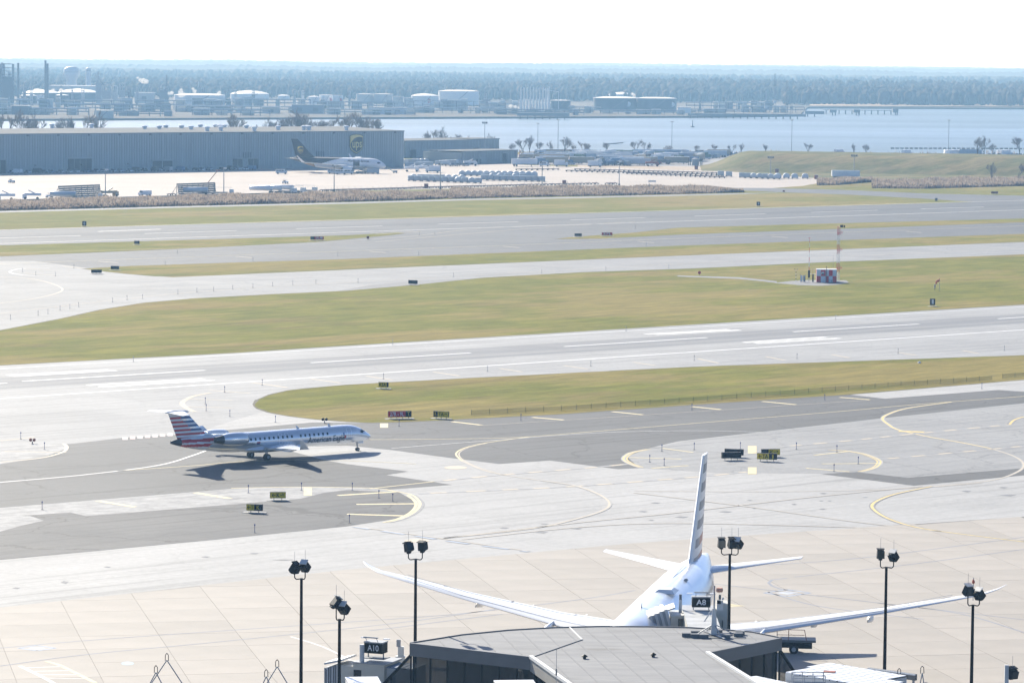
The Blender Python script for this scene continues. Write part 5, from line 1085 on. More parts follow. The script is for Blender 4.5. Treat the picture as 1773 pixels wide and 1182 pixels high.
for i, cw in enumerate(cols_):
    cw *= sc_
    for j in range(2): MB().box((x + cw / 2, -.02, SH_ * (.25 + .5 * j)), (cw - .02, .05, SH_ / 2 - .02)).build('panel', CHR if (i + j) % 2 == 0 else CHW, sh)
    x += cw
for sx in (-1, 1):
    for i in range(3):
        for j in range(2): MB().box((sx * SW_ / 2, .53 + i * 1.07, SH_ * (.25 + .5 * j)), (.05, 1.05, SH_ / 2 - .02)).build('panel', CHR if (i + j) % 2 == 1 else CHW, sh)
MB().box((0, 1.6, SH_ + .06), (SW_ + .15, 3.4, .12)).build('roof', CHW, sh); MB().box((-1.0, -.35, SH_ * .74), (.7, .5, .6)).build('air_conditioner', WHITE, sh); MB().box((-.95, -.62, SH_ * .68), (.45, .04, .4)).build('grille', BLACK, sh)
MB().box((1.1, -.2, .6), (.5, .3, .9)).build('meter_box', WHITE, sh); MB().box((1.3, -.3, .35), (.5, .3, .6)).build('meter_box', GREY, sh); MB().tube((-.05, -.3, 0), (-.05, -.3, 4.2), .08, n=6).build('riser_pipe', pm('brown_pipe', (.2, .1, .07), .6, .1), sh)
pt = at(1450.5, 487.5) + Vector((0, 0, .032)); gs = thing('lattice_tower', 'tall thin red and white lattice antenna tower beside the checkered shelter', 'tower', pt); TH = htop(1450, 487.5, 391) - .15
b_ = .36; LEG = [(-b_, -b_), (b_, -b_), (0, b_)]
nb = 6
for k in range(nb):
    z0, z1 = TH * k / nb, TH * (k + 1) / nb
    mt = pm('tower_red', (.50, .03, .04), .5, .1) if k % 2 == (nb - 1) % 2 else pm('tower_white', (.70, .71, .73), .5, .05)
    mb = MB()
    for (x_, y_) in LEG: mb.tube((x_, y_, z0), (x_, y_, z1), .042, n=5)
    nz_ = 4
    for q in range(nz_):
        za, zb = z0 + (z1 - z0) * q / nz_, z0 + (z1 - z0) * (q + 1) / nz_
        for i in range(3):
            a, b = LEG[i], LEG[(i + 1) % 3]
            if q % 2: a, b = b, a
            mb.tube((a[0], a[1], za), (b[0], b[1], zb), .02, n=4); mb.tube((a[0], a[1], zb), (b[0], b[1], zb), .02, n=4)
    mb.build('tower_section', mt, gs)
for zf in (.25, .58, .89):
    MB().box((.35, -.3, TH * zf), (1.5, .1, .12)).box((.5, -.3, TH * zf + .3), (.9, .1, .08)).box((.2, -.3, TH * zf - .3), (1.2, .1, .08)).build('antenna_array', CHR, gs)
MB().box((.75, -.1, TH + .05), (.75, .35, .65)).build('obstruction_lamp', NAVY, gs); MB().box((1.45, -.1, TH), (.35, .35, .55)).build('obstruction_lamp', NAVY, gs); MB().tube((0, 0, TH - .2), (1.6, -.1, TH - .3), .04, n=5).build('lamp_arm', GREY, gs)
MB().tube((-1.25, 0, 0), (-1.25, 0, 6.2), .03, n=5).build('cable_conduit', GREY, gs); MB().box((0, 0, .06), (3.0, 1.6, .12)).build('tower_base', PAD, gs)
pm_ = at(1400.5, 488) + Vector((0, 0, .032)); ms = thing('monitor_mast', 'slender red and white monitor mast left of the checkered shelter', 'mast', pm_); MH = htop(1400, 488, 411) - .15
for k in range(7): MB().tube((0, 0, 2.6 + (MH - 2.6) * k / 7), (0, 0, 2.6 + (MH - 2.6) * (k + 1) / 7), .07 - .006 * k, n=6).build('mast_section', CHR if k % 2 == 0 else CHW, ms)
MB().box((0, 0, 2.0), (.5, .4, 1.9)).build('cabinet', BLACK, ms); MB().tube((0, 0, 0), (0, 0, 1.1), .08, n=6).build('post', GREY, ms); MB().box((0, 0, MH), (.9, .04, .05)).build('cross_arm', RED, ms); MB().box((1.0, .2, 1.95), (1.9, .3, .06)).build('platform', WHITE, ms)
for x_ in (.6, 1.3, 1.9): MB().tube((x_, 0, 2), (x_, 0, 3.4), .03, n=4).build('platform_rail', GALV, ms)
MB().tube((.4, 0, 3.2), (1.9, 0, 3.2), .03, n=4).build('platform_rail', GALV, ms)
for u, v, lb, w_ in ((1390, 488.5, 'pair of small white equipment cabinets left of the shelter', 1.2), (1407.5, 488.5, 'single narrow dark cabinet between mast and shelter', .4)):
    o = thing('equipment_cabinet', lb, 'cabinet', at(u, v) + Vector((0, 0, .032)))
    if w_ > 1:
        for s_ in (-.35, .3): MB().box((s_, 0, .95), (.45, .4, 1.5)).build('cabinet', WHITE if s_ < 0 else GREY, o); MB().box((s_, 0, .1), (.1, .3, .2)).build('leg', GREY, o)
        MB().tube((-.6, 0, 0), (-.6, 0, 2.0), .05, n=5).tube((.6, 0, 0), (.6, 0, 2.0), .05, n=5).build('post', DGREY, o)
    else: MB().box((0, 0, 1.0), (.35, .3, 1.9)).build('cabinet', BLACK, o); MB().box((0, 0, 1.98), (.5, .45, .08)).build('cap', DGREY, o)
o = thing('wind_sensor', 'thin striped wind sensor post at the left of the gravel pad', 'sensor post', at(1378, 487) + Vector((0, 0, .032))); [MB().tube((0, 0, k * .42), (0, 0, k * .42 + .42), .05, n=6).build('post_band', BLACK if k % 2 else WHITE, o) for k in range(7)]; MB().box((0, 0, 3.0), (.9, .05, .05)).build('cross_arm', DGREY, o); [MB().lathe([(.03, 0), (.12, .1), (.05, .22)], 8, c=(s_ * .4, 0, 3.0)).build('cup', DGREY, o) for s_ in (-1, 1)]
pw = at(1626.5, 503.5) + Vector((0, 0, .032)); ws = thing('windsock', 'small orange windsock on a grey post in the right grass', 'windsock', pw); MB().tube((0, 0, 0), (0, 0, 2.9), .05, n=6).build('post', GREY, ws); MB().tube((-.05, 0, 2.55), (-.75, 0, 2.35), .32, .26, n=10).build('sock', ORANGE, ws); MB().tube((-.75, 0, 2.35), (-.85, 0, 1.55), .26, .12, n=10).build('sock_end', ORANGE, ws); MB().lathe([(.08, 0), (.1, .15), (.03, .25)], 8, c=(0, 0, 2.9)).build('lamp', RED, ws)
o = thing('utility_box', 'small grey utility box on a post beside the windsock', 'utility box', at(1618.5, 503) + Vector((0, 0, .032))); MB().box((0, 0, 1.1), (.4, .3, .8)).build('cabinet', GREY, o); MB().tube((0, 0, 0), (0, 0, .75), .06, n=6).build('post', DGREY, o)
o = thing('valve_cover', 'tiny white marker box in the near right grass', 'marker', at(1592, 628.5) + Vector((0, 0, .032))); MB().box((0, 0, .12), (.6, .5, .24), top=(.8, .8)).build('box', WHITE, o); MB().lathe([(.1, 0), (.1, .1)], 8, c=(0, 0, .24)).build('cap', WHITE, o)

# ------------------------------------------------------------------ green silt fence along the near grass
def silt():
    m, t, b = _nodes('green_mesh_fabric'); b.inputs['Base Color'].default_value = (.09, .15, .06, 1); b.inputs['Roughness'].default_value = .8; b.inputs['Alpha'].default_value = .2; return m
SILT = silt()
def fence(pts, label, step=3.0):
    P = pix(pts); o = thing('silt_fence', label, 'fence', P[0] + Vector((0, 0, .032)))
    for a, b in zip(P[:-1], P[1:]):
        n = max(1, int((b - a).length / step)); d = (b - a) / n; rz = math.atan2(d.y, d.x)
        for k in range(n):
            c = a + d * (k + .5) - P[0]; q = a + d * k - P[0]
            MB().box((0, 0, .42), (d.length - .02, .02, .74)).build('mesh_panel', SILT, o, loc=c, rz=rz); MB().tube((0, 0, 0), (0, 0, .95), .035, n=5).build('post', pm('fence_stake', (.09, .11, .06), .8, .2), o, loc=q)
fence([(816, 719), (972, 711.5), (1100, 703), (1250, 692.5), (1400, 681), (1560, 669), (1718, 658.5)], 'long low green mesh fence along the near grass edge')
fence([(1736, 655.5), (1800, 650.5), (1860, 646)], 'short low green mesh fence at the right picture edge')
# ------------------------------------------------------------------ cargo area
CLAD = pm('corrugated_cladding', (0.34, 0.385, 0.395), 0.5, 0.05, 0.15, orand=0.05); CLAD2 = pm('corrugated_cladding_grey', (0.36, 0.39, 0.39), 0.5, 0.05, 0.15, orand=0.05); ROOFG = pm('metal_roof_grey', (0.165, 0.165, 0.16), 0.9, 0.12, 0.05, spec=0.08)
def shed(name, label, p0, p1, depth, h, panel_w, clad, doors=(), ribs=2, eave=.5):
    """long shed: the camera-side wall runs p0 -> p1, built of single cladding panels"""
    d = p1 - p0; d.z = 0; L_ = d.length; d.normalize(); rz = math.atan2(d.y, d.x)
    o = thing(name, label, 'building', p0, rz)
    n = int(L_ / panel_w); pw = L_ / n
    MB().box((L_ / 2, depth / 2 + .2, h / 2 - .3), (L_ - .1, depth - .3, h - .7)).build('wall_core', clad, o)
    pmsh = MB().box((0, 0, 0), (pw - .12, .1, h)).box((-pw * .25, -.14, 0), (pw * .16, .22, h), top=(1, 1)).box((pw * .25, -.14, 0), (pw * .16, .22, h))
    first = pmsh.build('wall_panel', clad, o, loc=(pw / 2, 0, h / 2))
    for k in range(1, n):
        c = first.copy(); COL.objects.link(c); c.parent = o; c.location = (pw * (k + .5), 0, h / 2)
    sp = MB().box((0, 0, 0), (.12, depth, h)).build('wall_panel', clad, o, loc=(L_ - .02, depth / 2, h / 2))
    MB().add([(-.3, -.35, h + .05), (L_ + .3, -.35, h + .05), (L_ + .3, depth / 2, h + .05 + depth * .012), (-.3, depth / 2, h + .05 + depth * .012), (-.3, depth, h), (L_ + .3, depth, h)], [(0, 1, 2, 3), (3, 2, 5, 4)]).build('roof', ROOFG, o)
    MB().box((L_ / 2, -.3, h - .1), (L_ + .4, .16, .5)).build('gutter', pm('gutter_grey', (.20, .23, .25), .5, .1), o)
    for (x, w, hh, z) in doors:
        f = MB().box((x, -.22, z + hh / 2), (w, .2, hh)).build('door', pm('dark_bay_door', (.05, .06, .07), .5, .2, .5), o)
        MB().box((x, -.32, z + hh + .3), (w + 1.2, .3, .5)).build('door_head', clad, f)
        for q in range(1, int(w / 3.0)): MB().box((x - w / 2 + w * q / int(w / 3.0), -.34, z + hh / 2), (.15, .06, hh)).build('door_rail', clad, f)
    return o, L_
W0, W1 = at(-60, 300.6), at(699, 288.2)
WH = htop(350, 293.9, 229.5) 
wd_ = (W1 - W0); WL = wd_.length
def wx(u):  # distance along the warehouse wall for a photo column
    v = 300.6 + (u + 60) / 759 * (288.2 - 300.6); return (at(u, v) - W0).dot(wd_.normalized())
ups, _ = shed('warehouse', 'long blue-grey corrugated cargo warehouse with a parcel shield on its wall', W0, W1, 105, WH, 2.9, CLAD,
    doors=[(wx(0), 6, 6, 0), (wx(138), 13.5, 6.2, 0), (wx(272), 5.5, 4.6, 0), (wx(290), 5.5, 4.6, 0), (wx(411), 6, 5, 0), (wx(438), 6, 5, 0)])
for u in (421, 425, 429, 433, 547.5, 551.5, 555.5, 559.5): MB().box((wx(u), -.34, htop(500, 291.5, 268)), (.7, .12, 3.2)).build('louvre', pm('louvre_dark', (.16, .19, .21), .6, .1), ups)
for u in range(47, 700, 53): MB().box((wx(u), -.62, WH - .7), (1.0, .5, .8)).build('wall_lamp', DGREY, ups)
for u, r_ in ((63, 90), (136, 90), (243, 40), (269, 40), (279, 50), (308, 45), (327, 30), (340, 60), (357, 14), (368, 55), (376, 48), (381, 14), (384, 50), (424, 40), (440, 6), (481, 20), (526, 16), (531, 22), (535, 14), (600, 10)):
    x = (aty(u, 225, 1740) - W0).dot(wd_.normalized()); x = max(8, min(WL - 8, wx(u) + r_ * .75))
    MB().lathe([(1.0, 0), (1.0, 1.3), (1.5, 1.6), (1.3, 2.2), (.3, 2.5)], 10, c=(x, r_, WH + .3)).build('roof_vent', WHITE, ups)
# shield on the wall
us, vs_ = 615.5, 248
Msh = Matrix.Translation((wx(us), -.5, htop(us, 289.6, vs_))) @ Matrix.Rotation(R_(90), 4, 'X')
UBW = pm('sign_brown', (0.03, 0.026, 0.02), 0.45, 0.1); UGW = pm('sign_gold', (0.80, 0.66, 0.22), 0.5, 0.05)
shield(Msh, 8.9, ups, UBW, UGW, 'ups', 6.2)
for k in range(3): MB().box((wx(60 + 80 * k), -.7, 3.4), (.5, .9, .5)).build('wall_unit', DGREY, ups)

s2, _ = shed('cargo_shed', 'long low corrugated shed right of the parcel warehouse', at(702, 273.5), at(846, 270), 40, htop(780, 272, 243), 2.6, CLAD2, doors=[(6, 5, 4.6, 0), (24, 7, 4.2, 0), (62, 5, 4.6, 0)])
s2b, _ = shed('cargo_shed', 'slightly taller corrugated shed end before the river', at(818, 270.5), at(864, 269.4), 30, htop(840, 270, 240.5), 2.6, CLAD2, doors=[(6, 5, 4.4, 0)])
s3, _ = shed('equipment_shed', 'low corrugated shed with a tall dark door at its right end', at(800, 284.5), at(896, 281.5), 26, htop(850, 283, 261), 2.3, CLAD2, doors=[(9, 1.2, 2.6, 0), (13, 1.2, 2.6, 0), (16, 1.2, 2.6, 0), (38, 3.6, 5.2, 0)])

# ---- vehicle prototypes (local +X = front)
def wheels(o, xs, y, r, w=.3):
    for x in xs:
        for s_ in (-1, 1): MB().tube((x, s_ * y - w / 2, r), (x, s_ * y + w / 2, r), r, n=10).build('wheel', RUBBER, o)
CARS = [('white', WHITE), ('silver', pm('silver_car', (.45, .46, .48), .3, .05, metal=.4)), ('dark', pm('dark_car', (.05, .055, .065), .3, .1)), ('blue', BLUEV), ('red', pm('red_car', (.32, .04, .04), .35, .1))]
def p_car(cn, m):
    o = thing('parked_car', '', 'car', (0, -300, 0)); MB().box((0, 0, .62), (4.4, 1.75, .62), top=(.97, .94)).build('body', m, o); MB().box((-.25, 0, 1.2), (2.5, 1.6, .56), top=(.68, .85)).build('cabin', GLASS, o); MB().box((-.25, 0, 1.5), (1.65, 1.34, .06)).build('roof', m, o); wheels(o, (-1.35, 1.35), .8, .32, .22); return o
def p_van(cn, m):
    o = thing('van', '', 'van', (0, -300, 0)); MB().box((-.4, 0, 1.35), (4.6, 1.95, 1.75), top=(.98, .92)).build('body', m, o); MB().box((2.3, 0, .95), (1.0, 1.9, .9), top=(.8, .95)).build('hood', m, o); MB().box((1.8, 0, 1.75), (.9, 1.7, .6), top=(.5, .95)).build('windshield', GLASS, o)
    for k in range(3): MB().box((-1.9 + 1.2 * k, -.97, 1.75), (.95, .06, .45)).build('side_window', GLASS, o)
    wheels(o, (-1.7, 1.9), .85, .38); return o
def p_box(cn, m):
    o = thing('box_truck', '', 'truck', (0, -300, 0)); MB().box((-1.0, 0, 2.2), (5.6, 2.4, 2.6)).build('cargo_box', m, o); MB().box((2.75, 0, 1.5), (1.6, 2.2, 1.7), top=(.75, .92)).build('cab', m, o); MB().box((3.3, 0, 1.95), (.5, 1.9, .6), top=(.6, .9)).build('windshield', GLASS, o); MB().box((-.3, 0, .7), (7.0, 1.1, .35)).build('chassis', DGREY, o); wheels(o, (-2.4, 2.6), .95, .48); return o
def p_semi(cn, m):
    o = thing('semi_trailer', '', 'trailer', (0, -300, 0)); MB().box((0, 0, 2.55), (13.5, 2.5, 2.7)).build('trailer_box', m, o); MB().box((-.2, 0, 1.05), (12.0, 1.2, .3)).build('chassis', DGREY, o); wheels(o, (-5.4, -4.1), 1.0, .5); MB().box((3.6, 0, .5), (.3, 1.9, 1.0)).build('landing_gear', DGREY, o); MB().box((0, 0, 3.93), (13.3, 2.3, .06)).build('roof', WHITE, o); return o
def p_rv(cn, m):
    o = thing('lift_truck', '', 'truck', (0, -300, 0)); MB().box((-.6, 0, 2.0), (6.4, 2.3, 1.0)).build('platform', m, o); MB().box((2.6, 0, 1.3), (1.8, 2.2, 1.7), top=(.8, .9)).build('cab', m, o); MB().box((3.1, 0, 1.7), (.8, 1.9, .6), top=(.7, .9)).build('windshield', GLASS, o); MB().tube((-3, 0, 1.6), (1.2, 0, 3.6), .25, n=6).build('boom', m, o); wheels(o, (-2.4, 2.4), .95, .48); return o
def p_tug(cn, m):
    o = thing('baggage_tug', '', 'tug', (0, -300, 0)); MB().box((0, 0, .7), (2.8, 1.5, .7), top=(.95, .95)).build('body', m, o); MB().box((-.3, 0, 1.95), (1.4, 1.4, .1)).build('canopy', m, o)
    for sx in (-.9, .3):
        for sy in (-.6, .6): MB().tube((sx, sy, 1.0), (sx, sy, 1.95), .05, n=5).build('post', DGREY, o)
    MB().box((-.5, 0, 1.2), (.5, 1.0, .4)).build('seat', BLACK, o); wheels(o, (-.95, .95), .65, .32, .25); return o
def p_uld(cn, m, rnd_=False):
    o = thing('cargo_container', '', 'container', (0, -300, 0))
    if rnd_:
        pr = [(-1.55, .55), (1.55, .55), (1.55, 1.6), (1.2, 2.2), (.5, 2.55), (-.5, 2.55), (-1.2, 2.2), (-1.55, 1.6)]
        mb = MB(); n = len(pr); mb.add([(x, -1.15, z) for x, z in pr] + [(x, 1.15, z) for x, z in pr], [tuple(range(n)), tuple(range(2 * n - 1, n - 1, -1))] + [(i, n + i, n + (i + 1) % n, (i + 1) % n) for i in range(n)]); mb.build('shell', m, o)
    else: MB().box((0, 0, 1.5), (3.0, 2.2, 1.95)).build('shell', m, o); MB().box((0, -1.12, 1.5), (2.6, .05, 1.7)).build('curtain', GALV, o)
    MB().box((0, 0, .42), (3.3, 2.3, .14)).build('dolly_deck', DGREY, o); wheels(o, (-1.1, 1.1), .9, .22, .18); return o
def p_dolly(cn, m):
    o = thing('flat_dolly', '', 'dolly', (0, -300, 0)); MB().box((0, 0, .55), (3.4, 2.3, .16)).build('deck', m, o); MB().box((0, 0, .72), (3.4, .12, .2)).build('rail', RUST, o); wheels(o, (-1.2, 1.2), .9, .25, .2)
    MB().tube((1.65, .9, .6), (1.65, .9, 1.6), .05, n=5).build('post', DGREY, o); MB().tube((1.7, 0, .4), (2.5, 0, .3), .05, n=5).build('tow_bar', DGREY, o); return o
TANKW = pm('tanker_pale_blue', (.52, .58, .63), .35, .06, .3)
def p_tank(cn, m):
    o = thing('tanker_truck', '', 'tanker', (0, -300, 0)); MB().loft([(-4.0, 0, 2.1, 1.0, .85), (-3.8, 0, 2.1, 1.2, 1.02), (5.8, 0, 2.1, 1.2, 1.02), (6.0, 0, 2.1, 1.0, .85)], 16).build('tank', m, o, smooth=True, angle=50)
    MB().box((-5.1, 0, 1.45), (1.9, 2.3, 2.0), top=(.85, .9)).build('cab', WHITE, o, rz=0); o.children[-1].location = (10.4, 0, 0); MB().box((5.85, 0, 1.9), (.6, 2.0, .7), top=(.7, .9)).build('windshield', GLASS, o)
    MB().box((0, 0, .85), (11.5, 1.2, .35)).build('chassis', DGREY, o); wheels(o, (-4.8, -3.6, 2.4, 5.2), 1.0, .5); MB().box((-1, 0, 3.15), (8.5, .7, .1)).build('catwalk', GREY, o)
    MB().box((-1, -1.15, 1.05), (5, .2, .5)).build('hose_locker', GREY, o); return o
FIT = {}
def proto(kind, fn, cn, m, **k):
    key = kind + cn
    if key not in FIT: FIT[key] = fn(cn, m, **k)
    return FIT[key]
def put(kind, fn, cn, m, u, v, rz, label, group=None, **k):
    return place(proto(kind, fn, cn, m, **k), USED, at(u, v) + Vector((0, 0, .03)), rz, label, group)

# tankers, blast racks and cars of the cargo apron
put('tank', p_tank, 'a', TANKW, 151, 345.5, RW + R_(140), 'pale blue fuel tanker in front of the left louvred blast rack'); put('tank', p_tank, 'a', TANKW, 379, 338, RW + R_(140), 'pale fuel tanker in front of the right louvred blast rack')
put('tank', p_tank, 'b', WHITE, 489, 335.5, RW + R_(120), 'left tanker of the three white ones beside the reed bed'); put('tank', p_tank, 'b', WHITE, 505, 334.8, RW + R_(120), 'middle tanker of the three white ones beside the reed bed'); put('tank', p_tank, 'b', WHITE, 525, 334, RW + R_(120), 'right tanker of the three white ones beside the reed bed')
def rack(u0, u1, v0, v1, vt, label):
    a, b = at(u0, v0), at(u1, v1); d = b - a; L_ = d.length; o = thing('blast_rack', label, 'blast fence', a, math.atan2(d.y, d.x)); Hh = aty(u0, vt, a.y).z
    for k in range(6): MB().box((L_ / 2, .8 * k / 6, Hh * (k + .6) / 6), (L_, .25, Hh / 6 * .8)).build('louvre', DGREY, o)
    for k in range(8): MB().tube((L_ * k / 7, 1.2, 0), (L_ * k / 7, .9, Hh), .12, n=5).build('post', DGREY, o); MB().tube((L_ * k / 7, 4, 0), (L_ * k / 7, .9, Hh * .8), .1, n=5).build('brace', DGREY, o)
rack(104, 175, 343, 340, 322, 'left louvred steel blast rack behind a pale tanker'); rack(309, 374, 338, 335.5, 318, 'right louvred steel blast rack behind a pale tanker')
o = thing('deicing_boom', 'thin raised boom above the right blast rack', 'boom', at(372, 334)); MB().tube((0, 0, 0), (0, 0, 4), .25, n=6).build('mast', GREY, o); MB().tube((-3, 0, 4), (1, 0, 9.0), .16, n=6).build('boom', RUST, o); MB().box((1.2, 0, 9.2), (1.8, .9, .3)).build('basket', RUST, o)
CRUMB = [('lift_truck', p_rv)]
put('rv', p_rv, 'w', WHITE, 54, 345.5, RW + R_(150), 'white service lift truck left of the left blast rack'); put('rv', p_rv, 'w', WHITE, 9, 346.5, RW + R_(150), 'white service truck at the left edge before the reeds'); put('tug', p_tug, 'w', WHITE, 85, 342, RW + R_(160), 'white tug between lift truck and left blast rack'); put('rv', p_rv, 'y', pm('tan_paint', (.4, .33, .22), .5, .1), 191, 341, RW, 'tan loader right of the left tanker'); put('van', p_van, 'w', WHITE, 251, 339.5, RW + R_(180), 'white pickup van alone beside the reeds'); put('dolly', p_dolly, 'a', DGREY, 297, 338.5, RW, 'flat dolly left of the right blast rack')
put('tug', p_tug, 'w', WHITE, 20, 316.5, RW, 'small white tug alone on the left of the cargo apron'); put('van', p_van, 's', CARS[1][1], 487, 301.5, R_(10), 'silver van driving before the cargo jet tail'); put('tug', p_tug, 'w', WHITE, 494, 318, R_(60), 'small white tug alone in the middle of the cargo apron')
for i in range(30):
    u = 18 + i * 14.5 + random.uniform(-4, 4); v = 300.6 + (u + 60) / 759 * (-12.4) + random.uniform(.9, 1.8); cn, m = random.choice(CARS[:4])
    if random.random() < .25: put('van', p_van, cn, m, u, v + .3, RW + R_(random.choice((80, 90, 100))), f'{cn} van in the shaded row along the warehouse wall', 'vehicles along the warehouse wall')
    else: put('car', p_car, cn, m, u, v, RW + R_(random.choice((85, 90, 95))), f'{cn} car in the shaded row along the warehouse wall', 'vehicles along the warehouse wall')
# around the cargo jet
for u, v, k, lb in ((577, 301, 'van', 'silver van under the cargo jet engine'), (590, 302.3, 'van', 'silver crew van before the cargo jet engine'), (602, 302, 'van', 'silver crew van before the cargo jet belly')): put('van', p_van, 's', CARS[1][1], u, v, 0, lb)
for u, lb in ((641, 'blue-grey cargo container left of the pair before the cargo jet nose'), (651, 'blue-grey cargo container right of the pair before the cargo jet nose')): put('uld', p_uld, 'b', pm('container_blue_grey', (.33, .41, .48), .5, .1, orand=.08), u, 300.8, 0, lb)
o = thing('loader_lift', 'scissor deck loader raised to the cargo jet door', 'loader', at(626, 300.5)); MB().box((0, 0, 3.4), (5, 3, .3)).build('deck', GREY, o); MB().box((0, 0, .7), (5.5, 2.6, .6)).build('chassis', DGREY, o); MB().tube((-2, -1, 1), (2, -1, 3.3), .12, n=5).tube((2, -1, 1), (-2, -1, 3.3), .12, n=5).build('scissor_arm', GREY, o); wheels(o, (-1.8, 1.8), 1.0, .4)
o = thing('boarding_stair', 'green-tinted boarding stair at the cargo jet nose', 'stair', at(672, 299.5)); MB().box((1, 0, 1.7), (4.6, 1.2, .25), ry=R_(35)).build('stair_flight', pm('green_grey', (.28, .36, .30), .6, .1), o); MB().box((3.4, 0, .8), (2.2, 1.6, .9)).build('chassis', GREY, o); MB().tube((-.9, -.6, 3), (2.8, -.6, .9 + 1), .05, n=5).build('handrail', GALV, o); wheels(o, (2.8, 4.0), .7, .3)

# container rows
CB = pm('container_blue_grey', (.33, .41, .48), .5, .1, orand=.08); CW = pm('container_silver', (.60, .64, .67), .4, .06, orand=.06)
def row(u0, v0, u1, v1, n, kinds, lb, grp, rz):
    for i in range(n):
        t = i / max(1, n - 1); k, fn, cn, m, kw = random.choice(kinds); put(k, fn, cn, m, u0 + (u1 - u0) * t, v0 + (v1 - v0) * t, rz + random.uniform(-.03, .03), lb.format({'r': 'round-topped silver', 'b': 'box-shaped blue-grey', 'd': 'empty flat'}[cn] if cn in 'rbd' else cn), grp, **kw)
KR = ('uld', p_uld, 'r', CW, {'rnd_': True}); KB = ('uld', p_uld, 'b', CB, {}); KD = ('dolly', p_dolly, 'd', DGREY, {})
row(712, 313.5, 828, 317.5, 11, [KB, KB, KR], '{} container in the left container row of the cargo apron', 'left container row', R_(8)); row(716, 311, 800, 312.5, 8, [KB, KR], '{} container in the back of the left container row', 'left container row, back', R_(8))
row(800, 304.5, 925, 306, 13, [KR], '{} container in the rear row behind the blue-grey containers', 'rear container row', R_(5)); row(838, 312.5, 938, 314.8, 10, [KB], '{} container in the front right container row', 'front right container row', R_(5)); row(840, 309, 905, 310, 6, [KB, KR], '{} container between the two right container rows', 'middle container row', R_(5))
row(560, 331.5, 705, 327.5, 15, [KD], '{} dolly in the left dolly line beside the reeds', 'left dolly line', RW); row(716, 326.8, 905, 322.2, 18, [KD], '{} dolly in the middle dolly line beside the reeds', 'middle dolly line', RW); row(905, 321.8, 1030, 319.5, 11, [KD], '{} dolly in the right dolly line beside the reeds', 'right dolly line', RW); row(1054, 319.6, 1062, 319.4, 2, [KD], '{} dolly of the pair left of the beacon pole', 'dolly pair', RW)
row(898, 295.2, 962, 294.5, 8, [KD], '{} dolly in the short line before the lot', 'short dolly line', 0.05); row(985, 297.3, 1245, 304.5, 30, [KD], '{} dolly in the long rear dolly line on the right', 'long rear dolly line', -.15); row(1000, 294.7, 1245, 301.5, 30, [KD], '{} dolly in the second long dolly line on the right', 'second long dolly line', -.15); row(1090, 301.5, 1250, 308.5, 20, [KD], '{} dolly in the front long dolly line on the right', 'front long dolly line', -.15)
row(1248, 305, 1262, 306, 2, [KB], '{} container at the right end of the dolly lines', 'containers ending the dolly lines', 0); row(1285, 308, 1345, 310.5, 7, [KB, KR], '{} container in the cluster left of the floodlight mast', 'right container cluster', 0); row(1347, 309, 1376, 309.6, 3, [KR], '{} container in the trio right of the floodlight mast', 'container trio', 0); row(1394, 309.6, 1394, 309.6, 1, [KR], '{} container standing alone at the right apron edge', None, 0)
put('semi', p_semi, 'w', WHITE, 1464, 309.5, R_(4), 'long white trailer standing alone at the right apron edge')
row(776, 288.5, 800, 288.2, 3, [KD], '{} dolly in the line before the equipment shed', 'dollies before the equipment shed', 0)
for u, v, cn in ((713, 297.5, 'w'), (731, 296, 'w'), (806, 287.5, 's'), (815, 287.3, 'w'), (784, 287.8, 's')): put('rv' if cn == 'w' else 'car', p_rv if cn == 'w' else p_car, cn, WHITE if cn == 'w' else CARS[1][1], u, v, R_(10), {713: 'white service truck right of the warehouse corner', 731: 'white service truck second from the warehouse corner', 806: 'left silver car before the equipment shed', 815: 'white lift truck before the equipment shed', 784: 'silver car left of the equipment shed'}[u])
put('box', p_box, 'w', WHITE, 749, 299, R_(180), 'white box truck right of the warehouse corner')
row(706, 290.5, 745, 288, 8, [KB, KB, KD], '{} unit crowded behind the box truck by the warehouse corner', 'units behind the box truck', .2); row(758, 286.5, 795, 284.5, 8, [KR, KB], '{} container stored left of the equipment shed', 'containers left of the equipment shed', .1); row(702, 284, 795, 281, 14, [KB, KR], '{} container stored behind the warehouse corner', 'containers behind the warehouse corner', .1)
for u, v, mt, lb in ((1205.5, 293.8, RUST, 'small rust-red bin on the dirt verge'), (1345, 299.4, RUST, 'small rust-red bin right of the floodlight mast'), (1413, 310.5, RUST, 'small rust-red bin left of the long white trailer'), (738, 326.2, RUST, 'small rust-red bin in the dolly line, left'), (977, 320, RUST, 'small rust-red bin in the dolly line, right')):
    o = thing('waste_bin', lb, 'bin', at(u, v)); MB().box((0, 0, 1.0), (1.7, 1.4, 1.8), top=(1.06, 1.06)).build('bin', mt, o); MB().box((0, 0, 2.0), (1.8, 1.5, .12)).build('lid', DGREY, o)
o = thing('storage_tank', 'grey upright storage tank with pipes on the dirt verge', 'tank', at(1204, 286.5)); MB().lathe([(1.9, 0), (1.9, 3.6), (.6, 4.0)], 14).build('shell', GREY, o, smooth=True, angle=40); [MB().tube((x, 0, 0), (x, 0, 4.1), .25, n=6).build('pipe', DGREY, o) for x in (-3.6, -2.7, 2.8, 3.5)]
put('rv', p_rv, 'r', RUST, 1130, 288.3, 0, 'rust-red loader on the dirt verge'); put('semi', p_semi, 'w', WHITE, 908, 288.3, R_(3), 'pale tank-like trailer at the left front of the lot'); put('box', p_box, 'w', WHITE, 972, 288.8, 0, 'white box truck left of the pair at the front of the lot'); put('box', p_box, 'w', WHITE, 1030, 289.6, 0, 'white box truck right of the pair at the front of the lot'); put('van', p_van, 'w', WHITE, 942, 288.3, 0, 'white van at the front of the lot beside the pale trailer')
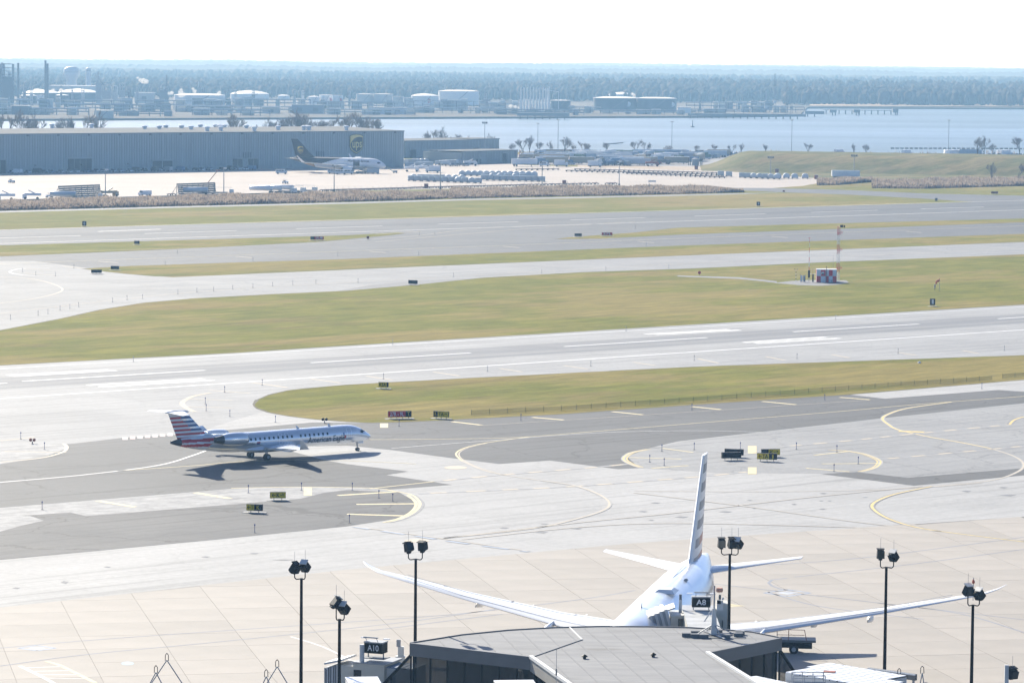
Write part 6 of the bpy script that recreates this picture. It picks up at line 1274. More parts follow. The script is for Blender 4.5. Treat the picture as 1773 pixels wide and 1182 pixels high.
o = thing('apron_board', 'small white board on two posts at the apron edge', 'sign', at(1129, 321.2)); MB().box((0, 0, 1.9), (3.4, .12, .8)).build('board', OFFW, o); [MB().tube((x, 0, 0), (x, 0, 1.5), .07, n=5).build('post', GREY, o) for x in (-1.4, 1.4)]

# crowded lot between apron and river
LOT = [('semi', p_semi, 'white', WHITE), ('semi', p_semi, 'blue-grey', CB), ('box', p_box, 'white', WHITE), ('box', p_box, 'blue', BLUEV), ('van', p_van, 'white', WHITE), ('rv', p_rv, 'dark', DGREY), ('rv', p_rv, 'blue', BLUEV), ('uld', p_uld, 'blue-grey', CB), ('car', p_car, 'white', WHITE), ('semi', p_semi, 'silver', CW), ('box', p_box, 'dark', CARS[2][1]), ('semi', p_semi, 'tan', pm('tan_trailer', (.45, .36, .25), .5, .1)), ('van', p_van, 'red', CARS[4][1]), ('car', p_car, 'dark', CARS[2][1]), ('box', p_box, 'green', pm('green_truck', (.10, .17, .12), .5, .1)), ('car', p_car, 'silver', CARS[1][1])]
NMS = {'semi': 'trailer', 'box': 'box truck', 'van': 'van', 'rv': 'lift truck', 'uld': 'container', 'car': 'car'}
for r, (va, ua, ub) in enumerate(((287, 1030, 1120), (285, 905, 1160), (282.5, 900, 1190), (280, 898, 1200), (277.5, 900, 1225), (275, 900, 1240), (272.8, 905, 1250), (270.8, 905, 1258))):
    u = ua + random.uniform(0, 8)
    while u < ub:
        k, fn, cn, m = random.choice(LOT); w = {'semi': 34, 'box': 18, 'van': 15, 'rv': 18, 'uld': 10, 'car': 12}[k] * (.85 if random.random() < .6 else .5)
        put(k, fn, cn, m, u + w / 2, va + random.uniform(-.5, .5) - (u - ua) * .002, random.choice((0, .1, -.1, R_(180), R_(70), RW)), f'{cn} {NMS[k]} crowded into row {["one", "two", "three", "four", "five", "six", "seven", "eight"][r]} of the lot before the river', f'vehicles in lot row {r + 1}'); u += w + random.uniform(0, 2)
for r, (v, ua, ub) in enumerate(((286.2, 1045, 1110), (283.8, 905, 1170), (281.2, 900, 1195), (278.7, 900, 1210), (276.2, 902, 1230), (273.9, 905, 1245), (271.8, 905, 1255), (269.9, 905, 1262))):
    u = ua + random.uniform(0, 10)
    while u < ub:
        cn, m = random.choice(CARS); put('car', p_car, cn, m, u, v + random.uniform(-.3, .3), random.choice((0, .2, R_(80), RW)), f'{cn} car squeezed between vehicles in strip {["one", "two", "three", "four", "five", "six", "seven", "eight"][r]} of the lot', f'cars in lot strip {r + 1}'); u += random.uniform(10, 30)
u = 1262
while u < 1790:
    k, fn, cn, m = random.choice([('car', p_car, c, mm) for c, mm in CARS] * 3 + [('van', p_van, 'white', WHITE), ('box', p_box, 'white', WHITE)]); v = 268.4 + (u - 1262) * .0035
    put(k, fn, cn, m, u, v + random.uniform(-.3, .5), random.choice((0, .1, R_(90), RW)), f'{cn} {NMS[k]} in the line along the river bank behind the berm', 'vehicles along the river bank'); u += random.uniform(6, 13)
put('semi', p_semi, 'blue-grey', CB, 1680, 270, 0, 'long blue-grey bus-like trailer by the river bank at the right')
for i in range(30):   # low barrier blocks behind the berm
    p = at(1545 + i * 8.2, 274.8 + i * .02); o = thing('barrier_block', 'pale concrete barrier block in the line on the berm at the right', 'barrier', p + Vector((0, 0, 5.6)), 0, 'barrier blocks on the berm'); MB().box((0, 0, .4), (2.2, .5, .8), top=(.95, .5)).build('block', PAD, o); MB().box((0, 0, .84), (2.0, .2, .06)).build('cap', PAD, o)

# ---- berm
def berm():
    mb = MB(); us_ = list(range(1215, 2160, 15)); rows = 7; P = []
    rnd_ = random.Random(3)
    for u in us_:
        k = min(1, max(0, (u - 1215) / 90)); k = k * k * (3 - 2 * k); b0 = at(u, 296 + (u - 1215) * .016)
        for j in range(rows):
            t = j / (rows - 1); q = math.sin(min(1, t * 1.5) * math.pi / 2) if t < .67 else 1.0
            P.append((b0.x * (1 + t * .04), b0.y + t * 95, .02 + k * 8.2 * q + rnd_.uniform(-.12, .12) * k))
    fs = [(i * rows + j, (i + 1) * rows + j, (i + 1) * rows + j + 1, i * rows + j + 1) for i in range(len(us_) - 1) for j in range(rows - 1)]
    o = mb.add(P, fs).build('berm', BERM, smooth=True); o['kind'] = 'structure'
berm()
strip('tan_verge', BERM, [(1215, 295), (1420, 298), (1773, 305), (2100, 312), (2100, 322), (1773, 316), (1500, 311), (1430, 310), (1340, 303), (1260, 297)], 0.05)

def leafy(name, c1, c2, tr=.55):
    m, t, b = _nodes(name); N, L = t.nodes, t.links; t.nodes.remove(b); tc = N.new('ShaderNodeTexCoord'); nz = N.new('ShaderNodeTexNoise'); nz.inputs['Scale'].default_value = .35; nz.inputs['Detail'].default_value = 5; L.new(tc.outputs['Object'], nz.inputs[0])
    rp = N.new('ShaderNodeValToRGB'); rp.color_ramp.elements[0].position = .35; rp.color_ramp.elements[1].position = .65; rp.color_ramp.elements[0].color = (*c1, 1); rp.color_ramp.elements[1].color = (*c2, 1); L.new(nz.outputs[0], rp.inputs[0])
    d = N.new('ShaderNodeBsdfDiffuse'); q = N.new('ShaderNodeBsdfTranslucent'); x = N.new('ShaderNodeMixShader'); x.inputs[0].default_value = tr; L.new(rp.outputs[0], d.inputs[0]); L.new(rp.outputs[0], q.inputs[0]); L.new(d.outputs[0], x.inputs[1]); L.new(q.outputs[0], x.inputs[2]); L.new(x.outputs[0], N['Material Output'].inputs[0]); return m
# ---- reed beds (uncountable stems joined)
REED = leafy('reed_plume', (0.24, 0.19, 0.15), (0.42, 0.34, 0.265), .45); REEDB = leafy('reed_stem', (0.13, 0.10, 0.085), (0.21, 0.16, 0.13), .4)
def reeds(top, bot, hgt, dens, label, seed):
    rnd_ = random.Random(seed); mb = MB(); A = pix(top); B = pix(bot)
    for k in range(len(A) - 1):
        area = ((A[k + 1] - A[k]).length + (B[k + 1] - B[k]).length) / 2 * ((A[k] - B[k]).length)
        for _ in range(int(area * dens)):
            a, b = rnd_.random(), rnd_.random(); p = A[k].lerp(A[k + 1], a).lerp(B[k].lerp(B[k + 1], a), b); h = hgt * rnd_.uniform(.6, 1.0) * (.74 + .2 * math.sin(p.x * .07) * math.sin(p.y * .05 + p.x * .02) + .16 * math.sin(p.x * .31 + p.y * .11)) * (1 if .08 < b < .95 else .75)
            g = rnd_.uniform(0, math.pi); dx, dy = math.cos(g) * .2, math.sin(g) * .2; lx = rnd_.uniform(-.4, .4); z = 0.0
            mb.add([(p.x - dx, p.y - dy, z), (p.x + dx, p.y + dy, z), (p.x + dx * 1.2 + lx * .6, p.y + dy * 1.2, h * .65), (p.x - dx * 1.2 + lx * .6, p.y - dy * 1.2, h * .65)], [(0, 1, 2, 3)], 1)
            mb.add([(p.x - dx * 1.3 + lx * .6, p.y - dy * 1.3, h * .6), (p.x + dx * 1.3 + lx * .6, p.y + dy * 1.3, h * .6), (p.x + lx, p.y, h)], [(0, 1, 2)], 0)
    o = mb.build('reed_bed', [REED, REEDB]); tag(o, label, 'reeds', kind='stuff')
reeds([(-200, 358), (0, 352.5), (250, 346), (570, 338.5), (700, 336), (775, 337)], [(-200, 370), (0, 365), (250, 358.5), (570, 350.5), (700, 347), (772, 344)], 2.9, 1.7, 'long brown reed bed between cargo apron and service road', 1)
reeds([(780, 331), (900, 327.5), (1060, 325.5), (1200, 327), (1285, 331)], [(775, 344.5), (900, 341.5), (1060, 338.8), (1200, 335.5), (1288, 333)], 2.6, 1.7, 'second brown reed bed further right along the apron', 2)
reeds([(1510, 317), (1600, 314), (1773, 311), (1900, 309)], [(1510, 326), (1600, 327), (1773, 322), (1900, 319)], 3.2, 1.4, 'pale reed bed on the right below the berm', 3); reeds([(1415, 314), (1450, 312.5), (1510, 311.5)], [(1415, 321), (1450, 320.5), (1510, 315)], 2.6, 1.6, 'dark reed clump below the long white trailer', 4)
reeds([(700, 264.5), (880, 265.2), (1000, 265.8), (1250, 267.3), (1500, 268), (1790, 269.3)], [(700, 266), (880, 266.6), (1000, 267.2), (1250, 268.3), (1500, 269), (1790, 270.3)], 3.6, .10, 'low bare scrub along the near river bank', 9)
# low black guard rail at the apron edge
def lowrail(pts, label):
    P = pix(pts); o = thing('guard_rail', label, 'guard rail', P[0])
    for a, b in zip(P[:-1], P[1:]):
        d = b - a; c = (a + b) / 2 - P[0]; MB().box((0, 0, .75), (d.length, .3, .5)).build('rail', DGREY, o, loc=c, rz=math.atan2(d.y, d.x))
        for k in range(int(d.length / 12)): q = a + d * (k / int(d.length / 12)) - P[0]; MB().box((0, 0, .3), (.3, .3, .6)).build('post', DGREY, o, loc=q)
lowrail([(-200, 357), (0, 350.5), (250, 344.2), (480, 337.8), (560, 335.8)], 'low dark guard rail along the cargo apron edge')
# ------------------------------------------------------------------ light masts of the cargo area
def mast(u, vb, vt, label, kind='head', mat=GREY):
    p = at(u, vb); h = htop(u, vb, vt); o = thing('light_mast', label, 'light mast', p); r = .22
    MB().tube((0, 0, 0), (0, 0, h), r, r * .6, n=8).build('pole', mat, o); MB().box((0, 0, .5), (.9, .9, 1.0)).build('footing', DGREY, o)
    if kind == 'ring':
        MB().lathe([(.3, 0), (1.1, .1), (1.1, .35), (.2, .5)], 10, c=(0, 0, h - .3)).build('lamp_ring', GREY, o)
    elif kind == 'flood':
        MB().box((0, 0, h - .6), (2.6, .15, .15)).build('cross_arm', GREY, o)
        for x, y in ((-1.1, .4), (0, .3), (1.1, -.3)): MB().box((x, y, h), (.9, .7, .9)).build('lamp_head', DGREY, o)
    else:
        MB().box((.5, 0, h), (1.3, .7, .5)).build('lamp_head', WHITE, o); MB().box((-.5, .3, h - .1), (.9, .6, .4)).build('lamp_head', DGREY, o)
for a in ((966, 266, 207.5, 'tallest slim light mast on the river bank above the lot', 'ring'), (931, 268, 213.5, 'slim light mast left of the tallest one above the lot', 'ring'), (1163, 268, 210.5, 'slim river bank mast beside a brown bush', 'ring'), (1370.5, 268, 208, 'slim river bank mast behind the left half of the berm', 'ring'), (1642, 270, 208, 'slim river bank mast behind the right half of the berm', 'ring'), (839, 272, 212.5, 'mast with floodlights standing behind the low sheds', 'flood'), (657, 270, 210.5, 'short mast showing over the warehouse roof', 'ring'),
          (182.5, 345.5, 294, 'pale lamp pole behind the left fuel tanker', 'head'), (387.5, 340, 291.5, 'pale lamp pole behind the right fuel tanker', 'head'), (578.5, 332, 286, 'brown lamp pole before the cargo jet wing', 'head'), (762.5, 328, 283, 'thin lamp pole beside the left container row', 'head'), (938.5, 324.5, 280, 'thin lamp pole at the right end of the containers', 'head'), (1072, 322, 280, 'thin lamp pole with a dark footing beside the reeds', 'head'), (1334, 304, 272.5, 'floodlight mast among the right containers', 'flood'), (1478.5, 309, 269.5, 'floodlight mast behind the long white trailer', 'flood')): mast(*a)

# ------------------------------------------------------------------ bare winter trees
def bare_tree(seed, H_=10.0, spread=.55):
    rnd_ = random.Random(seed); tr = MB(); cr = MB()
    def grow(p, d, l, r, lev):
        q = p + d * l; (tr if lev < 2 else cr).tube(p, q, r, r * .68, n=5 if lev < 2 else 3, cap=False)
        if lev >= 5: return
        for k in range(3 if lev < 3 else 4):
            t = rnd_.uniform(.45, 1.0) if k else 1.0; b = p + d * (l * t); a = rnd_.uniform(0, 6.283); s = rnd_.uniform(.35, .95) * spread
            nd = (d + Vector((math.cos(a) * s, math.sin(a) * s, rnd_.uniform(.05, .4)))).normalized(); grow(b, nd, l * rnd_.uniform(.66, .86), max(.045, r * .62), lev + 1)
    grow(Vector((0, 0, 0)), Vector((rnd_.uniform(-.1, .1), rnd_.uniform(-.1, .1), 1)).normalized(), H_ * .30, H_ * .028, 0)
    o = thing('bare_tree', '', 'tree', (0, -300, 0)); tr.build('trunk', WOOD, o); cr.build('crown', TWIG, o); return o
TP = [bare_tree(11, spread=.85), bare_tree(12, spread=.7), bare_tree(13, spread=.95), bare_tree(14, spread=.8), bare_tree(15, spread=1.0)]
for i, (u, vb, h, lb) in enumerate(((12, 262, 25, 'spreading bare tree at the left edge above the warehouse'), (40, 262, 23, 'bare tree second from the left above the warehouse'), (62, 262, 20, 'bare tree third from the left above the warehouse'), (120, 262, 22, 'bare tree left of the grove above the left warehouse roof'), (142, 262, 23, 'bare tree in the middle of the grove above the left warehouse roof'), (165, 262, 22, 'bare tree right of the grove above the left warehouse roof'),
        (390, 262, 25, 'broad bare tree standing alone over the warehouse roof'), (430, 262, 18, 'small bare tree right of the broad lone one'), (470, 262, 19, 'bare tree left of the dense row over the warehouse'), (492, 262, 22, 'bare tree second in the dense row over the warehouse'), (508, 262, 24, 'bare tree third in the dense row over the warehouse'), (521, 262, 26, 'tallest bare tree in the dense row over the warehouse'), (534, 262, 23, 'bare tree at the right end of the dense row over the warehouse'), (553, 262, 20, 'bare tree just right of the dense row'), (567, 262, 22, 'bare tree halfway between dense row and shield sign'), (602, 262, 25, 'tall bare tree directly above the shield sign'), (618, 262, 24, 'bare tree just right of the tall one above the shield sign'), (636, 262, 24, 'bare tree near the right end of the warehouse roof'),
        (748, 266, 15, 'bare tree over the left of the long low shed'), (763, 266, 15, 'bare tree beside another over the long low shed'), (790, 266, 12, 'small bare tree over the middle of the long low shed'), (800, 266, 12, 'small bare tree right of the middle of the long low shed'), (850, 266, 11, 'small bare tree behind the taller shed end'), (708, 267, 9, 'small bare tree beside the warehouse corner'),
        (906, 269, 11, 'bare tree on the bank right of the sheds'), (917, 269, 11, 'bare tree on the bank beside another right of the sheds'), (886, 269, 8, 'small bare tree between shed and bank trees'), (933, 269, 9, 'small bare tree beside the slim mast'), (953, 269, 8, 'small bare tree left of the tallest mast'), (976, 271, 13, 'wide bare tree right of the tallest mast'), (991, 269, 7, 'thin bare tree in the first gap of the bank'), (1009, 270, 9, 'bare tree in the middle of the bank above the lot'), (1023, 270, 8, 'small bare tree right of the middle above the lot'), (1053, 270, 9, 'bare shrub tree above the right of the lot'), (1102, 270, 10, 'bare tree left of the brown bush'), (1118, 270, 9, 'rounded bare tree left of the slim bank mast'), (1203, 269, 7, 'small bare tree right of the brown bush'), (1236, 269, 7, 'tiny bare tree at the start of the berm'), (1268, 269, 7, 'thin bare tree behind the berm start'), (1283, 269, 7, 'second thin bare tree behind the berm start'), (1325, 269, 7, 'tiny bare tree behind the berm left of the mast'), (1398, 269, 8, 'small bare tree behind the berm right of a mast'), (1478, 270, 7, 'tiny bare tree behind the middle of the berm'), (1499, 270, 8, 'small bare tree behind the middle of the berm'), (1693, 272, 13, 'bare tree beside the bus-like trailer'), (1704, 272, 12, 'bare tree right of the bus-like trailer'), (1722, 272, 9, 'small bare tree between the bank trees at the right'), (1765, 272, 14, 'wide bare tree at the right picture edge'), (1716, 316, 9, 'bare tree on the berm foot at the right'), (1762, 312, 9, 'bare bush tree on the berm foot at the right edge'))):
    place(TP[(i * 3 + i // 4) % 5], USED, at(u, vb), i * 1.3, lb, 'bare trees along the river', (h / 10.0,) * 3)
rnd_ = random.Random(5); o = thing('brown_bush', 'round brown leafy bush at the foot of a slim mast', 'bush', at(1157, 269)); cb = MB()
for k in range(420):
    a, b, r = rnd_.uniform(0, 6.28), rnd_.uniform(-1, 1), rnd_.random() ** .4 * 2.9; c = Vector((math.cos(a) * math.sqrt(1 - b * b) * r, math.sin(a) * math.sqrt(1 - b * b) * r, 3.6 + b * r * .8)); e = Vector((rnd_.uniform(-1, 1), rnd_.uniform(-1, 1), rnd_.uniform(-1, 1))).normalized() * .35; f = Vector((rnd_.uniform(-1, 1), rnd_.uniform(-1, 1), rnd_.uniform(-1, 1))).normalized() * .35
    cb.add([c - e, c + f, c + e], [(0, 1, 2)])
cb.build('crown', pm('brown_leaf', (.17, .085, .055), .9, .3, 1), o); MB().tube((0, 0, 0), (0, 0, 2.6), .2, .12, n=6).build('trunk', WOOD, o)

# ------------------------------------------------------------------ across the river: refinery
BT = at(300, 200).y
T_WH = pm('tank_white', (.84, .84, .83), .6, .05, .02); T_DK = pm('tank_slate', (.065, .085, .105), .6, .1, .02); T_BG = pm('tank_beige', (.50, .50, .47), .6, .06, .02); T_RF = pm('tank_roof_white', (.82, .82, .80), .6, .04, .02); STEEL = pm('refinery_steel', (.16, .17, .18), .6, .2, .05); STACKM = pm('stack_grey', (.14, .14, .15), .6, .15, .05); LOGOR = pm('tank_logo_red', (.45, .05, .06), .5, .1)
def tank(u0, u1, vt, vb, mat, label, roof='dome', rm=None, deep=0, logo=None):
    um = (u0 + u1) / 2; p = at(um, vb); Y = p.y; r = (aty(u1, vb, Y).x - aty(u0, vb, Y).x) / 2; h = aty(um, vt, Y).z; p = Vector((p.x, p.y + r, .6))
    o = thing('storage_tank', label, 'tank', p); n = 28
    MB().lathe([(r, 0), (r, h)], n).build('shell', mat, o, smooth=True, angle=30)
    MB().lathe([(r * 1.01, h), (r * 1.01, h + .3), (r * .6, h + (r * .06 if roof == 'flat' else r * .13)), (.3, h + (r * .07 if roof == 'flat' else r * .19))], n).build('roof', rm or T_RF, o, smooth=True, angle=30)
    st = MB()
    P_ = []
    for k in range(10):
        g = -1.9 + k * .09; z_ = h * k / 9
        for rr, zz in ((r + .1, z_), (r + .9, z_), (r + .9, z_ + .5), (r + .1, z_ + .5)): P_.append((math.cos(g) * rr, math.sin(g) * rr, zz))
    st.add(P_, [(k * 4 + j, k * 4 + (j + 1) % 4, k * 4 + 4 + (j + 1) % 4, k * 4 + 4 + j) for k in range(9) for j in range(4)])
    st.build('stair', STEEL, o)
    if logo:
        for gx in logo: c = Vector((gx * r, -math.sqrt(max(.01, 1 - gx * gx)) * r - .05, h * .55)); MB().tube(c, c + Vector((0, -.25, 0)), 2.6, n=16).build('logo_disc', LOGOR if mat == T_WH else T_WH, o)
for a in ((34, 101, 162.5, 178, T_DK, 'wide dark tank with white domed roof, leftmost of the far row'), (96, 168, 161.5, 177.5, T_DK, 'wide dark tank with white domed roof behind the thin stack'), (34, 62, 167, 182, T_DK, 'small dark tank left of the twin stack'), (63, 77, 166, 183, T_WH, 'small white tank left of the twin stack', 'flat'), (95, 118, 166.5, 182.5, T_DK, 'small dark tank right of the twin stack'), (297, 386, 166.5, 186, T_WH, 'very wide white tank with a diagonal stair', 'flat'), (391, 399, 172, 186, T_DK, 'narrow dark tank beside the very wide white tank'), (396, 464, 164, 174, T_WH, 'wide white domed tank right of the very wide one'), (480, 501, 167, 175, T_WH, 'small white domed tank standing alone'), (533, 553, 169, 184, T_WH, 'small white tank left of the red-logo pair'), (552, 576, 166, 184, T_WH, 'white tank with red logo, left of the pair', 'flat', None, 0, (.6,)), (575, 593.5, 166.5, 184.5, T_WH, 'white tank with red logo, right of the pair', 'flat', None, 0, (.5,)), (616, 648, 164.5, 181, T_BG, 'left beige tank of the touching pair', 'flat', T_BG), (646, 680, 164.5, 181.5, T_BG, 'right beige tank of the touching pair', 'flat', T_BG), (679, 699, 168.5, 187, T_BG, 'narrower beige tank right of the beige pair', 'flat', T_BG), (698, 716, 171, 188, T_BG, 'small beige tank before the white domed tank', 'flat', T_BG), (711, 759, 167.5, 186, T_WH, 'white domed tank with small red logo', 'dome', None, 0, (.3,)), (758, 829, 159.5, 184.5, T_WH, 'tallest big white tank left of the loading arms', 'flat', T_WH), (953, 988, 175.5, 193, T_DK, 'dark tank just right of the loading arms', 'flat'), (1054, 1102, 165, 178, T_WH, 'white tank rising behind the two wide dark tanks'), (1028, 1108, 171.5, 193, T_DK, 'left wide dark tank with a white disc', 'flat', None, 0, (.5,)), (1103, 1173, 172, 194, T_DK, 'right wide dark tank with a white disc', 'flat', None, 0, (.75,)), (164, 195, 193, 206, T_BG, 'squat pale tank low on the far bank', 'flat', T_BG)): tank(*a)
def stackc(u0, u1, vt, vb, label, mat=STACKM, plat=0):
    um = (u0 + u1) / 2; p = at(um, vb); w = (u1 - u0) / FPX * p.y / 2; h = aty(um, vt, p.y).z; o = thing('chimney_stack', label, 'chimney', Vector((p.x, p.y, .6)))
    MB().tube((0, 0, 0), (0, 0, h), w * 1.15, w * .9, n=14).build('flue', mat, o, smooth=True, angle=40); MB().lathe([(w * 1.0, 0), (w * 1.05, .6), (w * .9, 1.4)], 14, c=(0, 0, h - 1.0)).build('rim', DGREY, o)
    MB().lathe([(w * 3.2, 0), (w * 1.2, 5)], 12).build('base', STEEL, o)
    for k in range(plat): MB().lathe([(w * 1.9, 0), (w * 1.9, .5)], 12, c=(0, 0, h * (.35 + .3 * k))).build('platform', STEEL, o)
stackc(29.8, 33.6, 111, 180, 'thin dark stack beside the left process tower'); stackc(77, 80.8, 106.5, 184, 'tall left flue of the twin stack', plat=1); stackc(80.6, 84.2, 112, 184.3, 'shorter right flue of the twin stack', plat=1); stackc(287, 290, 132, 180, 'dark stack on the blocky process unit'); stackc(342.5, 344, 141, 176, 'pale thin stack behind the very wide tank', OFFW); stackc(259.5, 260.8, 145, 178, 'thin flare stack under the drifting steam')
def tower(u0, u1, vt, vb, label, seed, mat=STEEL, floors=9):
    um = (u0 + u1) / 2; p = at(um, vb); w = (u1 - u0) / FPX * p.y; h = aty(um, vt, p.y).z; o = thing('process_tower', label, 'process tower', Vector((p.x, p.y, .6))); r_ = random.Random(seed)
    for sx in (-1, 1):
        for sy in (-1, 1): MB().box((sx * w * .45, sy * w * .3, h / 2), (w * .07, w * .07, h)).build('column', mat, o)
    for k in range(floors): MB().box((r_.uniform(-.04, .04) * w, 0, h * (k + 1) / floors), (w * (1 if k < floors * .7 else .6), w * .66, .7)).build('platform', mat, o)
    for k in range(5): x = r_.uniform(-.36, .36) * w; MB().tube((x, r_.uniform(-.2, .2) * w, 0), (x, 0, h * r_.uniform(.6, 1.06)), w * r_.uniform(.06, .13), n=10).build('vessel', OFFW if k == 0 else GREY, o)
    MB().box((0, 0, h * .36), (w * .84, w * .5, h * .66)).build('furnace_block', mat, o)
tower(0, 24, 112, 185, 'big lattice process tower at the left picture edge', 1, floors=12); tower(166, 175.5, 128, 182, 'narrow pale process column right of the long tank roofs', 2, GREY); tower(276, 292, 148, 180, 'blocky process unit carrying a dark stack', 3, floors=5); tower(343, 357, 152, 178, 'dark process unit behind the very wide tank', 4, floors=5); tower(176, 192, 147, 181, 'low process structure right of the narrow column', 5, GREY, 5); tower(193, 204, 150, 181, 'white cylindrical vessels group', 6, OFFW, 4); tower(206, 217, 146, 182, 'thin frame of pipes left of the drifting steam', 7, GREY, 6); tower(386, 392, 158, 180, 'small dark column beside the very wide tank', 8, STEEL, 5); tower(-30, 2, 120, 186, 'second process tower cut by the left picture edge', 9, floors=10)
for i_, (u0, u1, vt, vb, lb) in enumerate(((40, 45, 146, 184, 'pale column beside the thin dark stack'), (52, 57, 152, 184, 'short column left of the twin stack'), (104, 108, 150, 184, 'short column right of the twin stack'), (123, 127, 152, 185, 'slim column before the long pale hall'), (141, 146, 153, 185, 'slim column before the right end of the long hall'), (221, 226, 150, 184, 'slim column under the drifting steam'), (236, 240, 156, 184, 'short column before the pale low hall'), (405, 410, 156, 180, 'slim column at the left of the wide domed tank'), (436, 441, 158, 180, 'slim column behind the wide domed tank'), (508, 512, 160, 184, 'slim column right of the lone small tank'), (522, 527, 158, 186, 'slim column left of the small white tank'), (603, 607, 160, 186, 'slim column between red-logo tanks and beige tanks'), (838, 843, 164, 190, 'slim column right of the tallest white tank'), (866, 871, 172, 192, 'short column left of the loading arms'), (1210, 1214, 174, 195, 'short column right of the small white shed'), (1255, 1259, 170, 195, 'short column among the right pipe racks'))): tower(u0, u1, vt, vb, lb, 40 + i_, (GREY, OFFW, STEEL)[i_ % 3], 6)
def farbox(name, u0, u1, vt, vb, mat, label, cat='building', dep=18, win=0):
    um = (u0 + u1) / 2; p = at(um, vb); w = (u1 - u0) / FPX * p.y; h = aty(um, vt, p.y).z; o = thing(name, label, cat, Vector((p.x, p.y, .6)))
    MB().box((0, dep / 2, h / 2), (w, dep, h)).build('wall', mat, o); MB().box((0, dep / 2, h + .25), (w + 1, dep + 1, .5)).build('roof', T_RF if mat in (T_WH, T_BG) else GREY, o)
    for k in range(int(w / 14)): MB().box((-w / 2 + (k + .5) * w / int(w / 14), -.1, h * .45), (5, .25, h * .45)).build('bay', STEEL, o)
farbox('refinery_hall', 84, 166, 150, 176.5, T_BG, 'long pale hall behind the white tank roofs', dep=30); farbox('refinery_hall', 233, 266, 162, 180, T_BG, 'pale low hall left of the blocky process unit'); farbox('refinery_shed', 935, 953, 180, 197, T_BG, 'small pale shed at the foot of the loading arms'); farbox('refinery_shed', 1173, 1196, 187.5, 197, T_WH, 'small white shed right of the wide dark tanks', dep=8); farbox('refinery_shed', 454, 484, 187.5, 198, pm('tan_roof', (.5, .42, .34), .7, .1), 'small tan-roofed shed low on the refinery bank', dep=10); farbox('refinery_shed', 20, 50, 185, 200, STEEL, 'dark shed low at the left of the far bank'); farbox('refinery_shed', 640, 704, 188, 199, pm('pale_blue_wall', (.42, .48, .54), .7, .1), 'long pale blue shed before the beige tanks', dep=12); farbox('refinery_shed', 505, 560, 183, 198, pm('slate_wall', (.22, .25, .28), .7, .1), 'slate-coloured shed left below the red-logo tanks', dep=12)
# pipe racks: posts, decks and pipes
def piperack(u0, u1, v, h, label, seed, mat=STEEL):
    a, b = at(u0, v), at(u1, v); L_ = b.x - a.x; r_ = random.Random(seed); o = thing('pipe_rack', label, 'pipe rack', Vector((a.x, (a.y + b.y) / 2, .6)))
    n = max(3, int(L_ / 9))
    for k in range(n + 1): MB().box((L_ * k / n, 0, h / 2), (.6, 3.5, h)).build('post', mat, o)
    for k in range(5): MB().tube((0, -1.6 + .8 * k, h * (.55 if k % 2 else 1.0)), (L_, -1.6 + .8 * k, h * (.55 if k % 2 else 1.0)), r_.uniform(.4, .8), n=6).build('pipe', OFFW if r_.random() < .4 else GREY, o)
    for k in range(int(L_ / 9)):
        x = r_.uniform(0, L_); w = r_.uniform(4, 11); MB().box((x, r_.uniform(4, 10), h * .5), (w, 6, h * r_.uniform(.7, 1.7))).build('equipment_skid', [GREY, OFFW, STEEL, T_BG][r_.randrange(4)], o)
for i, (u0, u1, v, h) in enumerate(((-40, 90, 190, 9), (90, 230, 188, 8), (110, 300, 195, 7), (230, 420, 191, 9), (300, 520, 196, 6), (400, 540, 186, 8), (540, 700, 191, 8), (560, 720, 200, 5), (700, 850, 191, 9), (700, 880, 197, 5), (830, 950, 194, 8), (985, 1040, 197, 6), (1040, 1180, 199, 4), (1190, 1330, 191, 8), (1180, 1300, 197, 4), (-40, 160, 200, 6), (160, 300, 202, 4), (330, 470, 201, 5), (860, 905, 189, 7), (1290, 1390, 196, 6), (860, 1010, 200, 5))):
    piperack(u0, u1, v, h, f'low run of refinery pipe racks number {i + 1} counted from the rear left' if False else ['dark pipe rack at the far left below the process tower', 'pipe rack below the long white tank roofs', 'pipe rack in front of the squat pale tank', 'pipe rack below the very wide white tank', 'low pipe rack near the water left of the tan shed', 'pipe rack below the wide white domed tank', 'pipe rack below the red-logo tanks', 'low pipe rack at the water below the beige tanks', 'pipe rack below the tallest white tank', 'low pipe rack at the water below the tallest white tank', 'pipe rack behind the loading arms', 'short pipe rack left of the wide dark tanks', 'low pipe rack before the wide dark tanks', 'pipe rack right of the small white shed', 'low pipe rack at the water right of the small white shed', 'low pipe rack at the left water edge', 'low pipe rack at the water below the process column', 'low pipe rack at the water below the very wide tank', 'short pipe rack left of the loading arms', 'pipe rack beneath the slender cranes at the point', 'jetty pipe run below the loading arms'][i], i)
# loading arms
for k in range(10):
    u = 901 + k * 5.4; p = at(u, 199); h = aty(u, 151 + (k % 3), p.y).z; o = thing('loading_arm', 'tall white marine loading arm in the row on the jetty', 'loading arm', Vector((p.x, p.y, .3)), 0, 'loading arms on the jetty')
    MB().tube((0, 0, 0), (0, 0, h * .55), 1.2, 1.0, n=8).build('riser', T_RF, o); MB().tube((.5, 0, h * .2), (.5, 0, h), .85, .6, n=8).build('inner_arm', T_RF, o); MB().tube((-.7, 0, h * .2), (.5, 0, h), .3, n=6).build('outer_arm', OFFW, o); MB().box((0, 0, h * .5), (2.4, 1, 1.4)).build('counterweight', OFFW, o)
o = thing('jetty_crane', 'white jib crane at the right end of the loading arms', 'crane', at(948, 198)); h = aty(948, 153, at(948, 198).y).z; MB().tube((0, 0, 0), (0, 0, h), .7, .5, n=8).build('mast', WHITE, o); MB().tube((-9, 0, h * .98), (11, 0, h * .86), .35, n=6).build('jib', WHITE, o); MB().tube((11, 0, h * .86), (11, 0, 2), .45, n=6).build('hoist', OFFW, o)
